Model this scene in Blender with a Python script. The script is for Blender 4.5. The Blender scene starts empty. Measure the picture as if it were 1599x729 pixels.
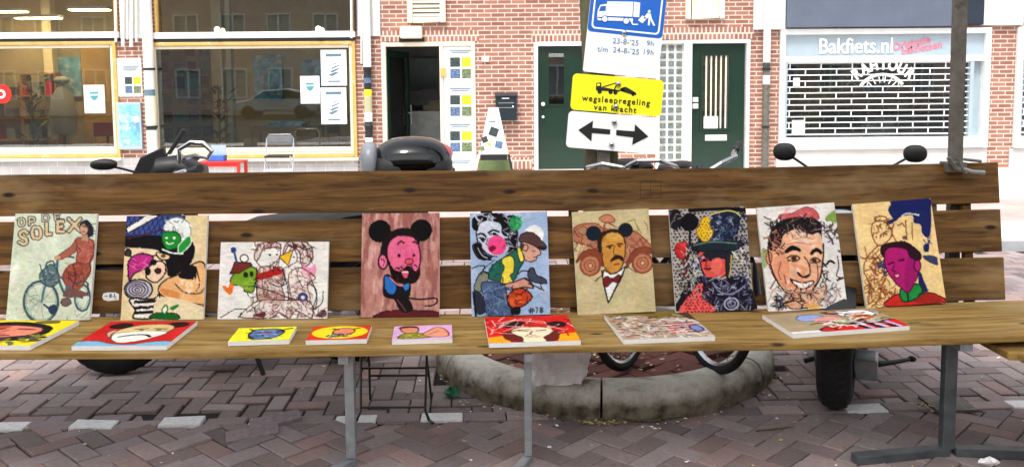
import bpy, bmesh, math, random
import numpy as np
from mathutils import Vector, Matrix
random.seed(7); rng = np.random.default_rng(7)
R = math.radians
S = bpy.context.scene
COL = S.collection
# ------------------------------------------------------------------ camera
F = 1370.0; CAMH = 1.42; PITCH = R(5); ROLL = R(-.5)
PPX = 799.5; PPY = 136 + F*math.tan(PITCH)
cd = bpy.data.cameras.new('camera'); cam = bpy.data.objects.new('camera', cd); COL.objects.link(cam)
cd.sensor_width = 36; cd.lens = F/1599*36; cd.clip_start = .05; cd.clip_end = 900
cd.shift_y = (PPY-364.5)/1599
CM = Matrix.Rotation(math.pi/2-PITCH, 3, 'X') @ Matrix.Rotation(ROLL, 3, 'Z')
cam.matrix_world = Matrix.Translation((0, 0, CAMH)) @ CM.to_4x4()
S.camera = cam
# ------------------------------------------------------------------ light
SUN_EL, SUN_AZ = 63, 200          # soft overcast sun, from behind and left of the viewer
w = bpy.data.worlds.new('World'); S.world = w; w.use_nodes = True
nt = w.node_tree; nt.nodes.clear()
sky = nt.nodes.new('ShaderNodeTexSky'); sky.sky_type = 'NISHITA'; sky.sun_disc = False
sky.sun_elevation = R(SUN_EL); sky.sun_rotation = R(SUN_AZ); sky.air_density = 1.0; sky.dust_density = 3
hs = nt.nodes.new('ShaderNodeHueSaturation'); hs.inputs['Saturation'].default_value = .22
bg = nt.nodes.new('ShaderNodeBackground'); bg.inputs[1].default_value = .15
wo = nt.nodes.new('ShaderNodeOutputWorld')
nt.links.new(sky.outputs[0], hs.inputs['Color']); nt.links.new(hs.outputs[0], bg.inputs[0]); nt.links.new(bg.outputs[0], wo.inputs[0])
sd_ = bpy.data.lights.new('sun', 'SUN'); sd_.energy = 1.5; sd_.angle = R(12); sd_.color = (1, .97, .92)
sun = bpy.data.objects.new('sun', sd_); COL.objects.link(sun)
az = R(SUN_AZ); v = Vector((math.sin(az)*math.cos(R(SUN_EL)), math.cos(az)*math.cos(R(SUN_EL)), math.sin(R(SUN_EL))))
sun.rotation_euler = v.to_track_quat('Z', 'Y').to_euler()
S.view_settings.view_transform = 'Standard'; S.view_settings.look = 'None'
S.view_settings.exposure = 1.12; S.view_settings.gamma = 1.0
# ------------------------------------------------------------------ geometry of the place
def ray(px, py): return CM @ Vector(((px-PPX)/F, -(py-PPY)/F, -1))
def onY(px, py, Y): d = ray(px, py); return Vector((0, 0, CAMH)) + d*(Y/d.y)
def onZ(px, py, z): d = ray(px, py); return Vector((0, 0, CAMH)) + d*((z-CAMH)/d.z)
YF = 14.7
def rect(x0, y0, x1, y1, Y=YF):
    xm, ym = (x0+x1)/2, (y0+y1)/2
    return onY(x0, ym, Y).x, onY(x1, ym, Y).x, onY(xm, y1, Y).z, onY(xm, y0, Y).z
# ------------------------------------------------------------------ materials
def lin(c):
    return tuple(((x/255)/12.92 if x/255 <= .04045 else ((x/255+.055)/1.055)**2.4) for x in c[:3])
MT = {}
def mat(name, rgb, rough=.6, metal=0, var=.12, scale=8, bump=.0, coat=0, stretch=(1, 1, 1), spec=.5, dirt=None):
    if name in MT: return MT[name]
    m = bpy.data.materials.new(name); m.use_nodes = True; n = m.node_tree.nodes; l = m.node_tree.links
    b = n['Principled BSDF']; c = lin(rgb)
    b.inputs['Roughness'].default_value = rough; b.inputs['Metallic'].default_value = metal
    b.inputs['Specular IOR Level'].default_value = spec
    if coat: b.inputs['Coat Weight'].default_value = coat; b.inputs['Coat Roughness'].default_value = .06
    tc = n.new('ShaderNodeTexCoord'); mp = n.new('ShaderNodeMapping'); mp.inputs['Scale'].default_value = stretch
    no = n.new('ShaderNodeTexNoise'); no.inputs['Scale'].default_value = scale; no.inputs['Detail'].default_value = 6; no.inputs['Roughness'].default_value = .62
    rp = n.new('ShaderNodeValToRGB'); e = rp.color_ramp.elements
    e[0].position = .3; e[1].position = .7
    e[0].color = tuple(max(0, x*(1-var*1.6)) for x in c)+(1,); e[1].color = tuple(min(1, x*(1+var)) for x in c)+(1,)
    l.new(tc.outputs['Object'], mp.inputs[0]); l.new(mp.outputs[0], no.inputs[0]); l.new(no.outputs[0], rp.inputs[0])
    out = rp.outputs[0]
    if dirt:
        n2 = n.new('ShaderNodeTexNoise'); n2.inputs['Scale'].default_value = dirt[1]; n2.inputs['Detail'].default_value = 9; n2.inputs['Roughness'].default_value = .7
        r2 = n.new('ShaderNodeValToRGB'); r2.color_ramp.elements[0].position = dirt[2]; r2.color_ramp.elements[1].position = dirt[2]+.16
        mx = n.new('ShaderNodeMix'); mx.data_type = 'RGBA'; mx.inputs[7].default_value = lin(dirt[0])+(1,)
        l.new(tc.outputs['Object'], n2.inputs[0]); l.new(n2.outputs[0], r2.inputs[0]); l.new(r2.outputs[0], mx.inputs[0]); l.new(out, mx.inputs[6]); out = mx.outputs[2]
    l.new(out, b.inputs['Base Color'])
    if bump:
        bp = n.new('ShaderNodeBump'); bp.inputs['Strength'].default_value = bump; bp.inputs['Distance'].default_value = .01
        l.new(no.outputs[0], bp.inputs['Height']); l.new(bp.outputs[0], b.inputs['Normal'])
    MT[name] = m; return m
def wood(name, dark, light, knots=True):
    m = bpy.data.materials.new(name); m.use_nodes = True; n = m.node_tree.nodes; l = m.node_tree.links; b = n['Principled BSDF']
    b.inputs['Roughness'].default_value = .72; b.inputs['Specular IOR Level'].default_value = .3
    tc = n.new('ShaderNodeTexCoord')
    def noise(sc, st, det=6, dist=0):
        mp = n.new('ShaderNodeMapping'); mp.inputs['Scale'].default_value = st; l.new(tc.outputs['Object'], mp.inputs[0])
        q = n.new('ShaderNodeTexNoise'); q.inputs['Scale'].default_value = sc; q.inputs['Detail'].default_value = det; q.inputs['Distortion'].default_value = dist
        q.inputs['Roughness'].default_value = .65
        l.new(mp.outputs[0], q.inputs[0]); return q.outputs[0]
    g = noise(2.2, (1, 16, 16), 8, .7)
    r1 = n.new('ShaderNodeValToRGB'); e = r1.color_ramp.elements; e[0].position = .36; e[1].position = .66
    e[0].color = lin(dark)+(1,); e[1].color = lin(light)+(1,)
    l.new(g, r1.inputs[0]); out = r1.outputs[0]
    # slow colour drift, grey wear, dark stains
    def mix(fac, lo, hi, col, blend='MIX'):
        nonlocal out
        rr = n.new('ShaderNodeMapRange'); rr.inputs[1].default_value = lo; rr.inputs[2].default_value = hi
        l.new(fac, rr.inputs[0]); mx = n.new('ShaderNodeMix'); mx.data_type = 'RGBA'; mx.blend_type = blend
        mx.inputs[7].default_value = lin(col)+(1,); l.new(rr.outputs[0], mx.inputs[0]); l.new(out, mx.inputs[6]); out = mx.outputs[2]
    mix(noise(1.6, (1, 3, 3), 4), .5, .8, [(a+b_)/2*1.12 for a, b_ in zip(light, (150, 140, 120))])
    mix(noise(3.4, (.8, 3, 3), 9, .6), .60, .74, [x*.45 for x in dark])
    mix(noise(7, (1.2, 34, 34), 5, .4), .60, .80, [x*.55 for x in dark])
    mix(noise(60, (.12, 2, 2), 3), .66, .80, [min(255, x*1.25) for x in light])
    if knots:
        sx_ = n.new('ShaderNodeSeparateXYZ'); l.new(tc.outputs['Object'], sx_.inputs[0]); ad = n.new('ShaderNodeMath'); l.new(sx_.outputs[1], ad.inputs[0]); l.new(sx_.outputs[2], ad.inputs[1])
        cb = n.new('ShaderNodeCombineXYZ'); l.new(sx_.outputs[0], cb.inputs[0]); l.new(ad.outputs[0], cb.inputs[1])
        mp = n.new('ShaderNodeMapping'); mp.inputs['Scale'].default_value = (2.9, 6.5, 1); l.new(cb.outputs[0], mp.inputs[0])
        vo = n.new('ShaderNodeTexVoronoi'); vo.voronoi_dimensions = '2D'; vo.inputs['Scale'].default_value = 1.0; l.new(mp.outputs[0], vo.inputs[0])
        rr = n.new('ShaderNodeMapRange'); rr.inputs[1].default_value = .10; rr.inputs[2].default_value = .045; l.new(vo.outputs[0], rr.inputs[0])
        mx = n.new('ShaderNodeMix'); mx.data_type = 'RGBA'; mx.inputs[7].default_value = lin([x*.5 for x in dark])+(1,)
        sc_ = n.new('ShaderNodeSeparateColor'); l.new(vo.outputs['Color'], sc_.inputs[0]); gt = n.new('ShaderNodeMath'); gt.operation = 'GREATER_THAN'; gt.inputs[1].default_value = .66; l.new(sc_.outputs[0], gt.inputs[0])
        mu = n.new('ShaderNodeMath'); mu.operation = 'MULTIPLY'; l.new(gt.outputs[0], mu.inputs[0]); l.new(rr.outputs[0], mu.inputs[1])
        l.new(mu.outputs[0], mx.inputs[0]); l.new(out, mx.inputs[6]); out = mx.outputs[2]
    l.new(out, b.inputs['Base Color'])
    bp = n.new('ShaderNodeBump'); bp.inputs['Strength'].default_value = .35; bp.inputs['Distance'].default_value = .004
    l.new(g, bp.inputs['Height']); l.new(bp.outputs[0], b.inputs['Normal'])
    MT[name] = m; return m
def brick(name, c1, c2, mortar, bw, rh, ms=.12, rot=(math.pi/2, 0, 0), offs=.5, swap=False):
    m = bpy.data.materials.new(name); m.use_nodes = True; n = m.node_tree.nodes; l = m.node_tree.links; b = n['Principled BSDF']
    b.inputs['Roughness'].default_value = .85
    tc = n.new('ShaderNodeTexCoord'); sp = n.new('ShaderNodeSeparateXYZ'); cb = n.new('ShaderNodeCombineXYZ')
    l.new(tc.outputs['Object'], sp.inputs[0])
    a = n.new('ShaderNodeMath'); a.operation = 'ADD'; l.new(sp.outputs[0], a.inputs[0]); l.new(sp.outputs[1], a.inputs[1])
    if rot[0]: l.new(a.outputs[0], cb.inputs[0]); l.new(sp.outputs[2], cb.inputs[1])
    elif swap: l.new(sp.outputs[1], cb.inputs[0]); l.new(sp.outputs[0], cb.inputs[1])
    else: l.new(sp.outputs[0], cb.inputs[0]); l.new(sp.outputs[1], cb.inputs[1])
    # slightly wandering courses
    nz = n.new('ShaderNodeTexNoise'); nz.inputs['Scale'].default_value = 3; l.new(cb.outputs[0], nz.inputs[0])
    vm = n.new('ShaderNodeVectorMath'); vm.operation = 'MULTIPLY_ADD'; vm.inputs[1].default_value = (.006, .006, 0)
    l.new(nz.outputs[1], vm.inputs[0]); l.new(cb.outputs[0], vm.inputs[2])
    t = n.new('ShaderNodeTexBrick'); t.inputs['Scale'].default_value = 1; t.inputs['Brick Width'].default_value = bw; t.inputs['Row Height'].default_value = rh
    t.inputs['Mortar Size'].default_value = ms*rh; t.inputs['Mortar Smooth'].default_value = .25; t.offset = offs
    t.inputs['Color1'].default_value = lin(c1)+(1,); t.inputs['Color2'].default_value = lin(c2)+(1,); t.inputs['Mortar'].default_value = lin(mortar)+(1,)
    l.new(vm.outputs[0], t.inputs[0])
    no = n.new('ShaderNodeTexNoise'); no.inputs['Scale'].default_value = 2.2; no.inputs['Detail'].default_value = 9; no.inputs['Roughness'].default_value = .7
    l.new(tc.outputs['Object'], no.inputs[0])
    rr = n.new('ShaderNodeMapRange'); rr.inputs[1].default_value = .3; rr.inputs[2].default_value = .7; rr.inputs[3].default_value = .8; rr.inputs[4].default_value = 1.18
    l.new(no.outputs[0], rr.inputs[0])
    mx = n.new('ShaderNodeMix'); mx.data_type = 'RGBA'; mx.blend_type = 'MULTIPLY'; mx.inputs[0].default_value = 1
    l.new(t.outputs[0], mx.inputs[6]); l.new(rr.outputs[0], mx.inputs[7]); l.new(mx.outputs[2], b.inputs['Base Color'])
    bp = n.new('ShaderNodeBump'); bp.invert = True; bp.inputs['Strength'].default_value = .5; bp.inputs['Distance'].default_value = .006
    l.new(t.outputs['Fac'], bp.inputs['Height']); l.new(bp.outputs[0], b.inputs['Normal'])
    MT[name] = m; return m
def glassmat(name, tint=(.8, .86, .84), refl=1.0):
    m = bpy.data.materials.new(name); m.use_nodes = True; n = m.node_tree.nodes; l = m.node_tree.links; n.clear()
    o = n.new('ShaderNodeOutputMaterial'); t = n.new('ShaderNodeBsdfTransparent'); t.inputs[0].default_value = tint+(1,)
    g = n.new('ShaderNodeBsdfGlossy'); g.inputs['Roughness'].default_value = .012; g.inputs[0].default_value = (1, 1, 1, 1)
    tc = n.new('ShaderNodeTexCoord'); no = n.new('ShaderNodeTexNoise'); no.inputs['Scale'].default_value = .9; l.new(tc.outputs['Object'], no.inputs[0])
    bp = n.new('ShaderNodeBump'); bp.inputs['Strength'].default_value = .05; bp.inputs['Distance'].default_value = .02; l.new(no.outputs[0], bp.inputs['Height']); l.new(bp.outputs[0], g.inputs['Normal'])
    fr = n.new('ShaderNodeFresnel'); fr.inputs[0].default_value = 1.75
    ml = n.new('ShaderNodeMath'); ml.operation = 'MULTIPLY'; ml.inputs[1].default_value = refl*1.6; ml.use_clamp = True; l.new(fr.outputs[0], ml.inputs[0])
    mx = n.new('ShaderNodeMixShader'); l.new(ml.outputs[0], mx.inputs[0]); l.new(t.outputs[0], mx.inputs[1]); l.new(g.outputs[0], mx.inputs[2]); l.new(mx.outputs[0], o.inputs[0])
    MT[name] = m; return m
def attrmat(name, rough=.55, var=.1, scale=60, bump=.1, spec=.35, dark=False):
    m = bpy.data.materials.new(name); m.use_nodes = True; n = m.node_tree.nodes; l = m.node_tree.links; b = n['Principled BSDF']
    b.inputs['Roughness'].default_value = rough; b.inputs['Specular IOR Level'].default_value = spec
    a = n.new('ShaderNodeAttribute'); a.attribute_name = 'Col'
    tc = n.new('ShaderNodeTexCoord'); no = n.new('ShaderNodeTexNoise'); no.inputs['Scale'].default_value = scale; no.inputs['Detail'].default_value = 5
    l.new(tc.outputs['Object'], no.inputs[0])
    rr = n.new('ShaderNodeMapRange'); rr.inputs[1].default_value = .25; rr.inputs[2].default_value = .75; rr.inputs[3].default_value = 1-var; rr.inputs[4].default_value = 1+var
    l.new(no.outputs[0], rr.inputs[0])
    mx = n.new('ShaderNodeMix'); mx.data_type = 'RGBA'; mx.blend_type = 'MULTIPLY'; mx.inputs[0].default_value = 1
    l.new(a.outputs[0], mx.inputs[6]); l.new(rr.outputs[0], mx.inputs[7]); out = mx.outputs[2]
    if dark:
        n2 = n.new('ShaderNodeTexNoise'); n2.inputs['Scale'].default_value = 1.7; n2.inputs['Detail'].default_value = 8; n2.inputs['Roughness'].default_value = .7; l.new(tc.outputs['Object'], n2.inputs[0])
        r2 = n.new('ShaderNodeMapRange'); r2.inputs[1].default_value = .35; r2.inputs[2].default_value = .7; r2.inputs[3].default_value = .78; r2.inputs[4].default_value = 1.15; l.new(n2.outputs[0], r2.inputs[0])
        m2 = n.new('ShaderNodeMix'); m2.data_type = 'RGBA'; m2.blend_type = 'MULTIPLY'; m2.inputs[0].default_value = 1
        l.new(out, m2.inputs[6]); l.new(r2.outputs[0], m2.inputs[7]); out = m2.outputs[2]
    l.new(out, b.inputs['Base Color'])
    bp = n.new('ShaderNodeBump'); bp.inputs['Strength'].default_value = bump; bp.inputs['Distance'].default_value = .003
    l.new(no.outputs[0], bp.inputs['Height']); l.new(bp.outputs[0], b.inputs['Normal'])
    MT[name] = m; return m
def tarpmat(name, rgb):
    m = bpy.data.materials.new(name); m.use_nodes = True; n = m.node_tree.nodes; l = m.node_tree.links; n.clear(); o = n.new('ShaderNodeOutputMaterial')
    d = n.new('ShaderNodeBsdfDiffuse'); d.inputs[0].default_value = lin(rgb)+(1,); t = n.new('ShaderNodeBsdfTranslucent'); t.inputs[0].default_value = lin(rgb)+(1,)
    mx = n.new('ShaderNodeMixShader'); mx.inputs[0].default_value = .75; l.new(d.outputs[0], mx.inputs[1]); l.new(t.outputs[0], mx.inputs[2]); l.new(mx.outputs[0], o.inputs[0]); MT[name] = m; return m
def emis(name, rgb, st):
    m = bpy.data.materials.new(name); m.use_nodes = True; b = m.node_tree.nodes['Principled BSDF']
    b.inputs['Base Color'].default_value = lin(rgb)+(1,); b.inputs['Emission Color'].default_value = lin(rgb)+(1,); b.inputs['Emission Strength'].default_value = st
    MT[name] = m; return m
# ------------------------------------------------------------------ mesh building
class MB:
    def __init__(s): s.v = []; s.f = []; s.m = []
    def add(s, vs, fs, m=0):
        o = len(s.v); s.v += [Vector(p) for p in vs]; s.f += [tuple(i+o for i in f) for f in fs]; s.m += [m]*len(fs); return s
    def box(s, x0, x1, y0, y1, z0, z1, m=0, X=None):
        vs = [Vector(p) for p in ((x0, y0, z0), (x1, y0, z0), (x1, y1, z0), (x0, y1, z0), (x0, y0, z1), (x1, y0, z1), (x1, y1, z1), (x0, y1, z1))]
        if X: vs = [X @ p for p in vs]
        return s.add(vs, [(0, 3, 2, 1), (4, 5, 6, 7), (0, 1, 5, 4), (1, 2, 6, 5), (2, 3, 7, 6), (3, 0, 4, 7)], m)
    def tube(s, pts, r, seg=8, m=0, closed=False, flat=1):
        pts = [Vector(p) for p in pts]; n = len(pts); rs = r if isinstance(r, (list, tuple)) else [r]*n
        vs = []; up = None
        for i, p in enumerate(pts):
            if closed: t = pts[(i+1) % n]-pts[i-1]
            else: t = pts[min(i+1, n-1)]-pts[max(i-1, 0)]
            t.normalize()
            if up is None:
                up = Vector((0, 0, 1)) if abs(t.z) < .9 else Vector((0, 1, 0))
            a = (up - t*up.dot(t)).normalized(); b = t.cross(a); up = a
            for k in range(seg):
                an = 2*math.pi*(k+.5)/seg
                vs.append(p + (a*math.cos(an)*flat + b*math.sin(an))*rs[i])
        fs = []
        for i in range(n if closed else n-1):
            j = (i+1) % n
            for k in range(seg): fs.append((i*seg+k, i*seg+(k+1) % seg, j*seg+(k+1) % seg, j*seg+k))
        if not closed: fs += [tuple(range(seg))[::-1], tuple((n-1)*seg+k for k in range(seg))]
        return s.add(vs, fs, m)
    def lathe(s, prof, seg=16, X=None, m=0, arc=(0, 2*math.pi)):      # prof = (r, h) about local Z
        X = X or Matrix.Identity(4); full = abs(arc[1]-arc[0]-2*math.pi) < 1e-6; ns = seg if full else seg+1
        vs = [X @ Vector((r*math.cos(arc[0]+(arc[1]-arc[0])*k/seg), r*math.sin(arc[0]+(arc[1]-arc[0])*k/seg), h)) for r, h in prof for k in range(ns)]
        fs = []
        for i in range(len(prof)-1):
            for k in range(seg):
                k2 = (k+1) % ns; fs.append((i*ns+k, i*ns+k2, (i+1)*ns+k2, (i+1)*ns+k))
        return s.add(vs, fs, m)
    def ell(s, c, r, X=None, m=0, n=14, p=1.0):
        def se(a): return math.copysign(abs(a)**p, a)
        X = X or Matrix.Identity(4); vs = []; fs = []
        for i in range(n+1):
            th = -math.pi/2+math.pi*i/n
            for k in range(2*n):
                ph = math.pi*k/n
                vs.append(X @ Vector((c[0]+r[0]*se(math.cos(th))*se(math.cos(ph)), c[1]+r[1]*se(math.cos(th))*se(math.sin(ph)), c[2]+r[2]*se(math.sin(th)))))
        for i in range(n):
            for k in range(2*n): fs.append((i*2*n+k, i*2*n+(k+1) % (2*n), (i+1)*2*n+(k+1) % (2*n), (i+1)*2*n+k))
        return s.add(vs, fs, m)
    def prism(s, poly, d0, d1, ax='y', m=0, X=None):                    # poly in the plane across ax
        def P(a, b, d): return Vector((a, d, b)) if ax == 'y' else (Vector((a, b, d)) if ax == 'z' else Vector((d, a, b)))
        n = len(poly); vs = [P(a, b, d0) for a, b in poly]+[P(a, b, d1) for a, b in poly]
        if X: vs = [X @ p for p in vs]
        return s.add(vs, [tuple(range(n)), tuple(range(2*n-1, n-1, -1))]+[(i, n+i, n+(i+1) % n, (i+1) % n) for i in range(n)], m)
    def build(s, name, mats, parent=None, smooth=False, bevel=0, off=None, sub=0, loc=None):
        me = bpy.data.meshes.new(name)
        o3 = Vector(off) if off is not None else Vector((0, 0, 0))
        me.from_pydata([tuple(p-o3) for p in s.v], [], s.f)
        for mm in (mats if isinstance(mats, (list, tuple)) else [mats]): me.materials.append(mm)
        me.polygons.foreach_set('material_index', s.m)
        bm = bmesh.new(); bm.from_mesh(me); bmesh.ops.remove_doubles(bm, verts=bm.verts, dist=1e-5); bmesh.ops.recalc_face_normals(bm, faces=bm.faces)
        for fc in bm.faces: fc.smooth = smooth
        bm.to_mesh(me); bm.free()
        if smooth: me.set_sharp_from_angle(angle=R(38))
        o = bpy.data.objects.new(name, me); COL.objects.link(o)
        if parent: o.parent = parent
        if loc: o.location = loc
        if bevel:
            b = o.modifiers.new('bevel', 'BEVEL'); b.width = bevel; b.segments = 2; b.limit_method = 'ANGLE'; b.angle_limit = R(40); b.harden_normals = False
        if sub: q = o.modifiers.new('sub', 'SUBSURF'); q.levels = q.render_levels = sub
        return o
def tag(o, label=None, cat=None, group=None, kind=None):
    if label: o['label'] = label
    if cat: o['category'] = cat
    if group: o['group'] = group
    if kind: o['kind'] = kind
    return o
def thing(name, label, cat, loc=(0, 0, 0), rz=0, group=None):
    o = bpy.data.objects.new(name, None); COL.objects.link(o); o.empty_display_size = .1
    o.location = loc; o.rotation_euler = (0, 0, rz); return tag(o, label, cat, group)
def copy_tree(o, parent=None):
    c = o.copy(); COL.objects.link(c); c.parent = parent
    for ch in [x for x in bpy.data.objects if x.parent == o]: copy_tree(ch, c)
    return c
def text_obj(name, txt, size, m, parent, loc, rot=(math.pi/2, 0, 0), extrude=.0008, offset=0, align='CENTER', sx=1, spacing=1, mw=None):
    cu = bpy.data.curves.new(name, 'FONT'); cu.body = txt; cu.size = size; cu.extrude = extrude; cu.offset = offset
    cu.align_x = align; cu.align_y = 'CENTER'; cu.space_character = spacing; cu.resolution_u = 4
    t = bpy.data.objects.new('tmp', cu); COL.objects.link(t)
    me = bpy.data.meshes.new_from_object(t)
    bpy.data.objects.remove(t); me.name = name
    me.materials.clear(); me.materials.append(m)
    o = bpy.data.objects.new(name, me); COL.objects.link(o); o.parent = parent
    if mw is not None: o.matrix_local = mw @ Matrix.Diagonal((sx, 1, 1, 1))
    else: o.location = loc; o.rotation_euler = rot; o.scale = (sx, 1, 1)
    return o
def wallmesh(X0, X1, Z0, Z1, Y, th, holes):
    xs = sorted(set([X0, X1]+[max(X0, min(X1, h[i])) for h in holes for i in (0, 1)])); zs = sorted(set([Z0, Z1]+[max(Z0, min(Z1, h[i])) for h in holes for i in (2, 3)]))
    full = lambda i, j: 0 <= i < len(xs)-1 and 0 <= j < len(zs)-1 and not any(h[0]-1e-6 < (xs[i]+xs[i+1])/2 < h[1]+1e-6 and h[2]-1e-6 < (zs[j]+zs[j+1])/2 < h[3]+1e-6 for h in holes)
    b = MB()
    for i in range(len(xs)-1):
        for j in range(len(zs)-1):
            if not full(i, j): continue
            x0, x1, z0, z1 = xs[i], xs[i+1], zs[j], zs[j+1]
            b.add([(x0, Y, z0), (x1, Y, z0), (x1, Y, z1), (x0, Y, z1)], [(0, 1, 2, 3)]); b.add([(x0, Y+th, z0), (x1, Y+th, z0), (x1, Y+th, z1), (x0, Y+th, z1)], [(3, 2, 1, 0)])
            for di, dj, q in ((-1, 0, ((x0, z0), (x0, z1))), (1, 0, ((x1, z0), (x1, z1))), (0, -1, ((x0, z0), (x1, z0))), (0, 1, ((x0, z1), (x1, z1)))):
                if not full(i+di, j+dj): b.add([(q[0][0], Y, q[0][1]), (q[1][0], Y, q[1][1]), (q[1][0], Y+th, q[1][1]), (q[0][0], Y+th, q[0][1])], [(0, 1, 2, 3)])
    return b
def frame(b, r, t, y0, y1, m=0, bottom=True):
    X0, X1, Z0, Z1 = r
    b.box(X0, X0+t, y0, y1, Z0, Z1, m); b.box(X1-t, X1, y0, y1, Z0, Z1, m); b.box(X0+t, X1-t, y0, y1, Z1-t, Z1, m)
    if bottom: b.box(X0+t, X1-t, y0, y1, Z0, Z0+t, m)
    return b
def ins(r, a, b_=None): b_ = a if b_ is None else b_; return (r[0]+a, r[1]-a, r[2]+b_, r[3]-a)
# ------------------------------------------------------------------ material instances
M = {}
M['brickL'] = brick('brick_red', (170, 118, 98), (140, 90, 74), (204, 192, 180), .225, .0715, .14)
M['brickS'] = brick('brick_soldier', (170, 116, 98), (144, 92, 76), (204, 192, 180), .0715, .19, .075)
M['brickD'] = brick('brick_opposite', (206, 166, 146), (188, 146, 128), (222, 214, 204), .23, .075, .12)
M['tile'] = brick('wall_tile', (176, 172, 170), (166, 162, 162), (206, 204, 202), .31, .155, .03)
M['cycle'] = brick('cycle_clinker', (200, 166, 160), (190, 154, 148), (180, 156, 150), .2, .1, .06, rot=(0, 0, 0))
M['slab'] = brick('pavement_slab', (214, 212, 208), (200, 198, 196), (160, 158, 154), .3, .3, .02, rot=(0, 0, 0))
M['cream'] = mat('cream_paint', (232, 222, 196), .5, var=.05, scale=5, dirt=((170, 150, 120), 6, .66))
M['white'] = mat('white_paint', (232, 232, 228), .5, var=.04, scale=4, dirt=((190, 186, 176), 5, .68))
M['gold'] = mat('ochre_paint', (208, 170, 96), .45, var=.10, scale=6, dirt=((236, 222, 186), 4, .6))
M['plaster'] = mat('grey_plaster', (196, 190, 186), .85, var=.05, scale=3, dirt=((168, 160, 152), 2.5, .6))
M['green'] = mat('dark_green_paint', (14, 46, 33), .32, var=.08, scale=5, coat=.3)
M['dark'] = mat('dark_metal', (34, 36, 38), .45, var=.1, scale=10)
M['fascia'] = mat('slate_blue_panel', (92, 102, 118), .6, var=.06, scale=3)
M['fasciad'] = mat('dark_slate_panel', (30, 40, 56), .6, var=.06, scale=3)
M['navy'] = mat('dark_slate_metal', (30, 42, 50), .35, var=.08, scale=10)
M['room'] = mat('room_wall', (196, 182, 152), .9, var=.10, scale=1.5)
M['roomd'] = mat('dark_room_wall', (158, 160, 160), .9, var=.15, scale=2)
M['roomf'] = mat('room_floor', (140, 120, 98), .7, var=.12, scale=2)
M['shut'] = mat('shutter_metal', (236, 240, 240), .4, var=.03, scale=6)
M['paleblue'] = mat('pale_blue_panel', (166, 182, 192), .5, var=.04, scale=4)
M['paper'] = mat('paper', (242, 242, 240), .7, var=.02, scale=8)
M['teal'] = mat('teal_print', (70, 150, 160), .6, var=.1, scale=30)
M['blueprint'] = mat('light_blue_print', (120, 186, 226), .6, var=.35, scale=5, dirt=((226, 240, 246), 6, .5))
M['ink'] = mat('black_ink', (16, 16, 18), .6, var=.05, scale=20)
M['greyink'] = mat('grey_ink', (96, 124, 140), .6, var=.1, scale=30)
M['yel'] = mat('yellow_print', (236, 226, 40), .55, var=.04, scale=12)
M['photoA'] = mat('print_dark', (52, 66, 66), .6, var=.9, scale=38)
M['photoB'] = mat('print_blue', (92, 116, 150), .6, var=.8, scale=36)
M['photoC'] = mat('print_green', (112, 126, 92), .6, var=.8, scale=34)
M['red'] = mat('red_paint', (214, 44, 34), .4, var=.06, scale=8)
M['chrome'] = mat('chrome', (200, 202, 206), .22, 1, var=.05, scale=10)
M['steel'] = mat('galvanised_steel', (158, 164, 166), .42, .55, var=.2, scale=14, dirt=((92, 84, 74), 14, .62))
M['dsteel'] = mat('weathered_dark_steel', (112, 108, 100), .6, .35, var=.25, scale=16, dirt=((56, 46, 38), 9, .55))
M['gsteel'] = mat('dark_grey_steel', (92, 98, 100), .5, .4, var=.25, scale=14, dirt=((70, 58, 46), 11, .62))
M['rubber'] = mat('black_rubber', (22, 22, 23), .8, var=.2, scale=30)
M['black'] = mat('glossy_black_paint', (6, 7, 8), .1, var=.05, scale=5, coat=.35, spec=.35)
M['bplastic'] = mat('black_plastic', (22, 23, 25), .5, var=.15, scale=24, bump=.1)
M['gplastic'] = mat('grey_vinyl', (120, 124, 130), .4, var=.12, scale=10)
M['glass'] = glassmat('window_glass')
M['mirror'] = mat('mirror_glass', (220, 224, 228), .03, 1, var=.01)
M['redlens'] = mat('red_lens', (190, 26, 40), .15, var=.1, coat=1)
M['bark'] = mat('bark', (92, 84, 62), .95, var=.35, scale=14, bump=1, stretch=(3, 3, .6), dirt=((96, 104, 60), 3, .5))
M['leaf'] = mat('leaf', (60, 92, 36), .6, var=.4, scale=20)
M['stone'] = mat('kerb_stone', (214, 211, 198), .9, var=.16, scale=22, bump=.6, dirt=((112, 104, 86), 5.5, .5))
M['kerb'] = mat('pavement_kerb', (170, 172, 174), .85, var=.1, scale=10)
M['sand'] = mat('joint_sand', (40, 35, 33), .95, var=.3, scale=40, bump=.4)
M['bag'] = mat('white_bag', (252, 252, 253), .4, var=.10, scale=6)
M['tarp'] = tarpmat('white_tarpaulin', (252, 252, 250))
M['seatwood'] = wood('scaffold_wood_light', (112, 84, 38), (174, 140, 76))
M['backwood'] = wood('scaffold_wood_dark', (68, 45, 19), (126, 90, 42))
M['canvas'] = mat('canvas_edge', (238, 238, 236), .8, var=.03, scale=30)
M['pine'] = mat('pine', (190, 148, 92), .6, var=.1, scale=4)
M['lamp'] = emis('warm_lamp', (255, 214, 150), 24.0)
M['bulb'] = emis('bulb_glow', (255, 244, 220), 3.0)
M['paint'] = attrmat('painted_canvas', rough=.75, var=.06, scale=90, bump=.3, spec=.12)
M['paver'] = attrmat('road_clinker', rough=.75, var=.14, scale=55, bump=.35, spec=.35, dark=True)
def struct(o): return tag(o, kind='structure')
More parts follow.
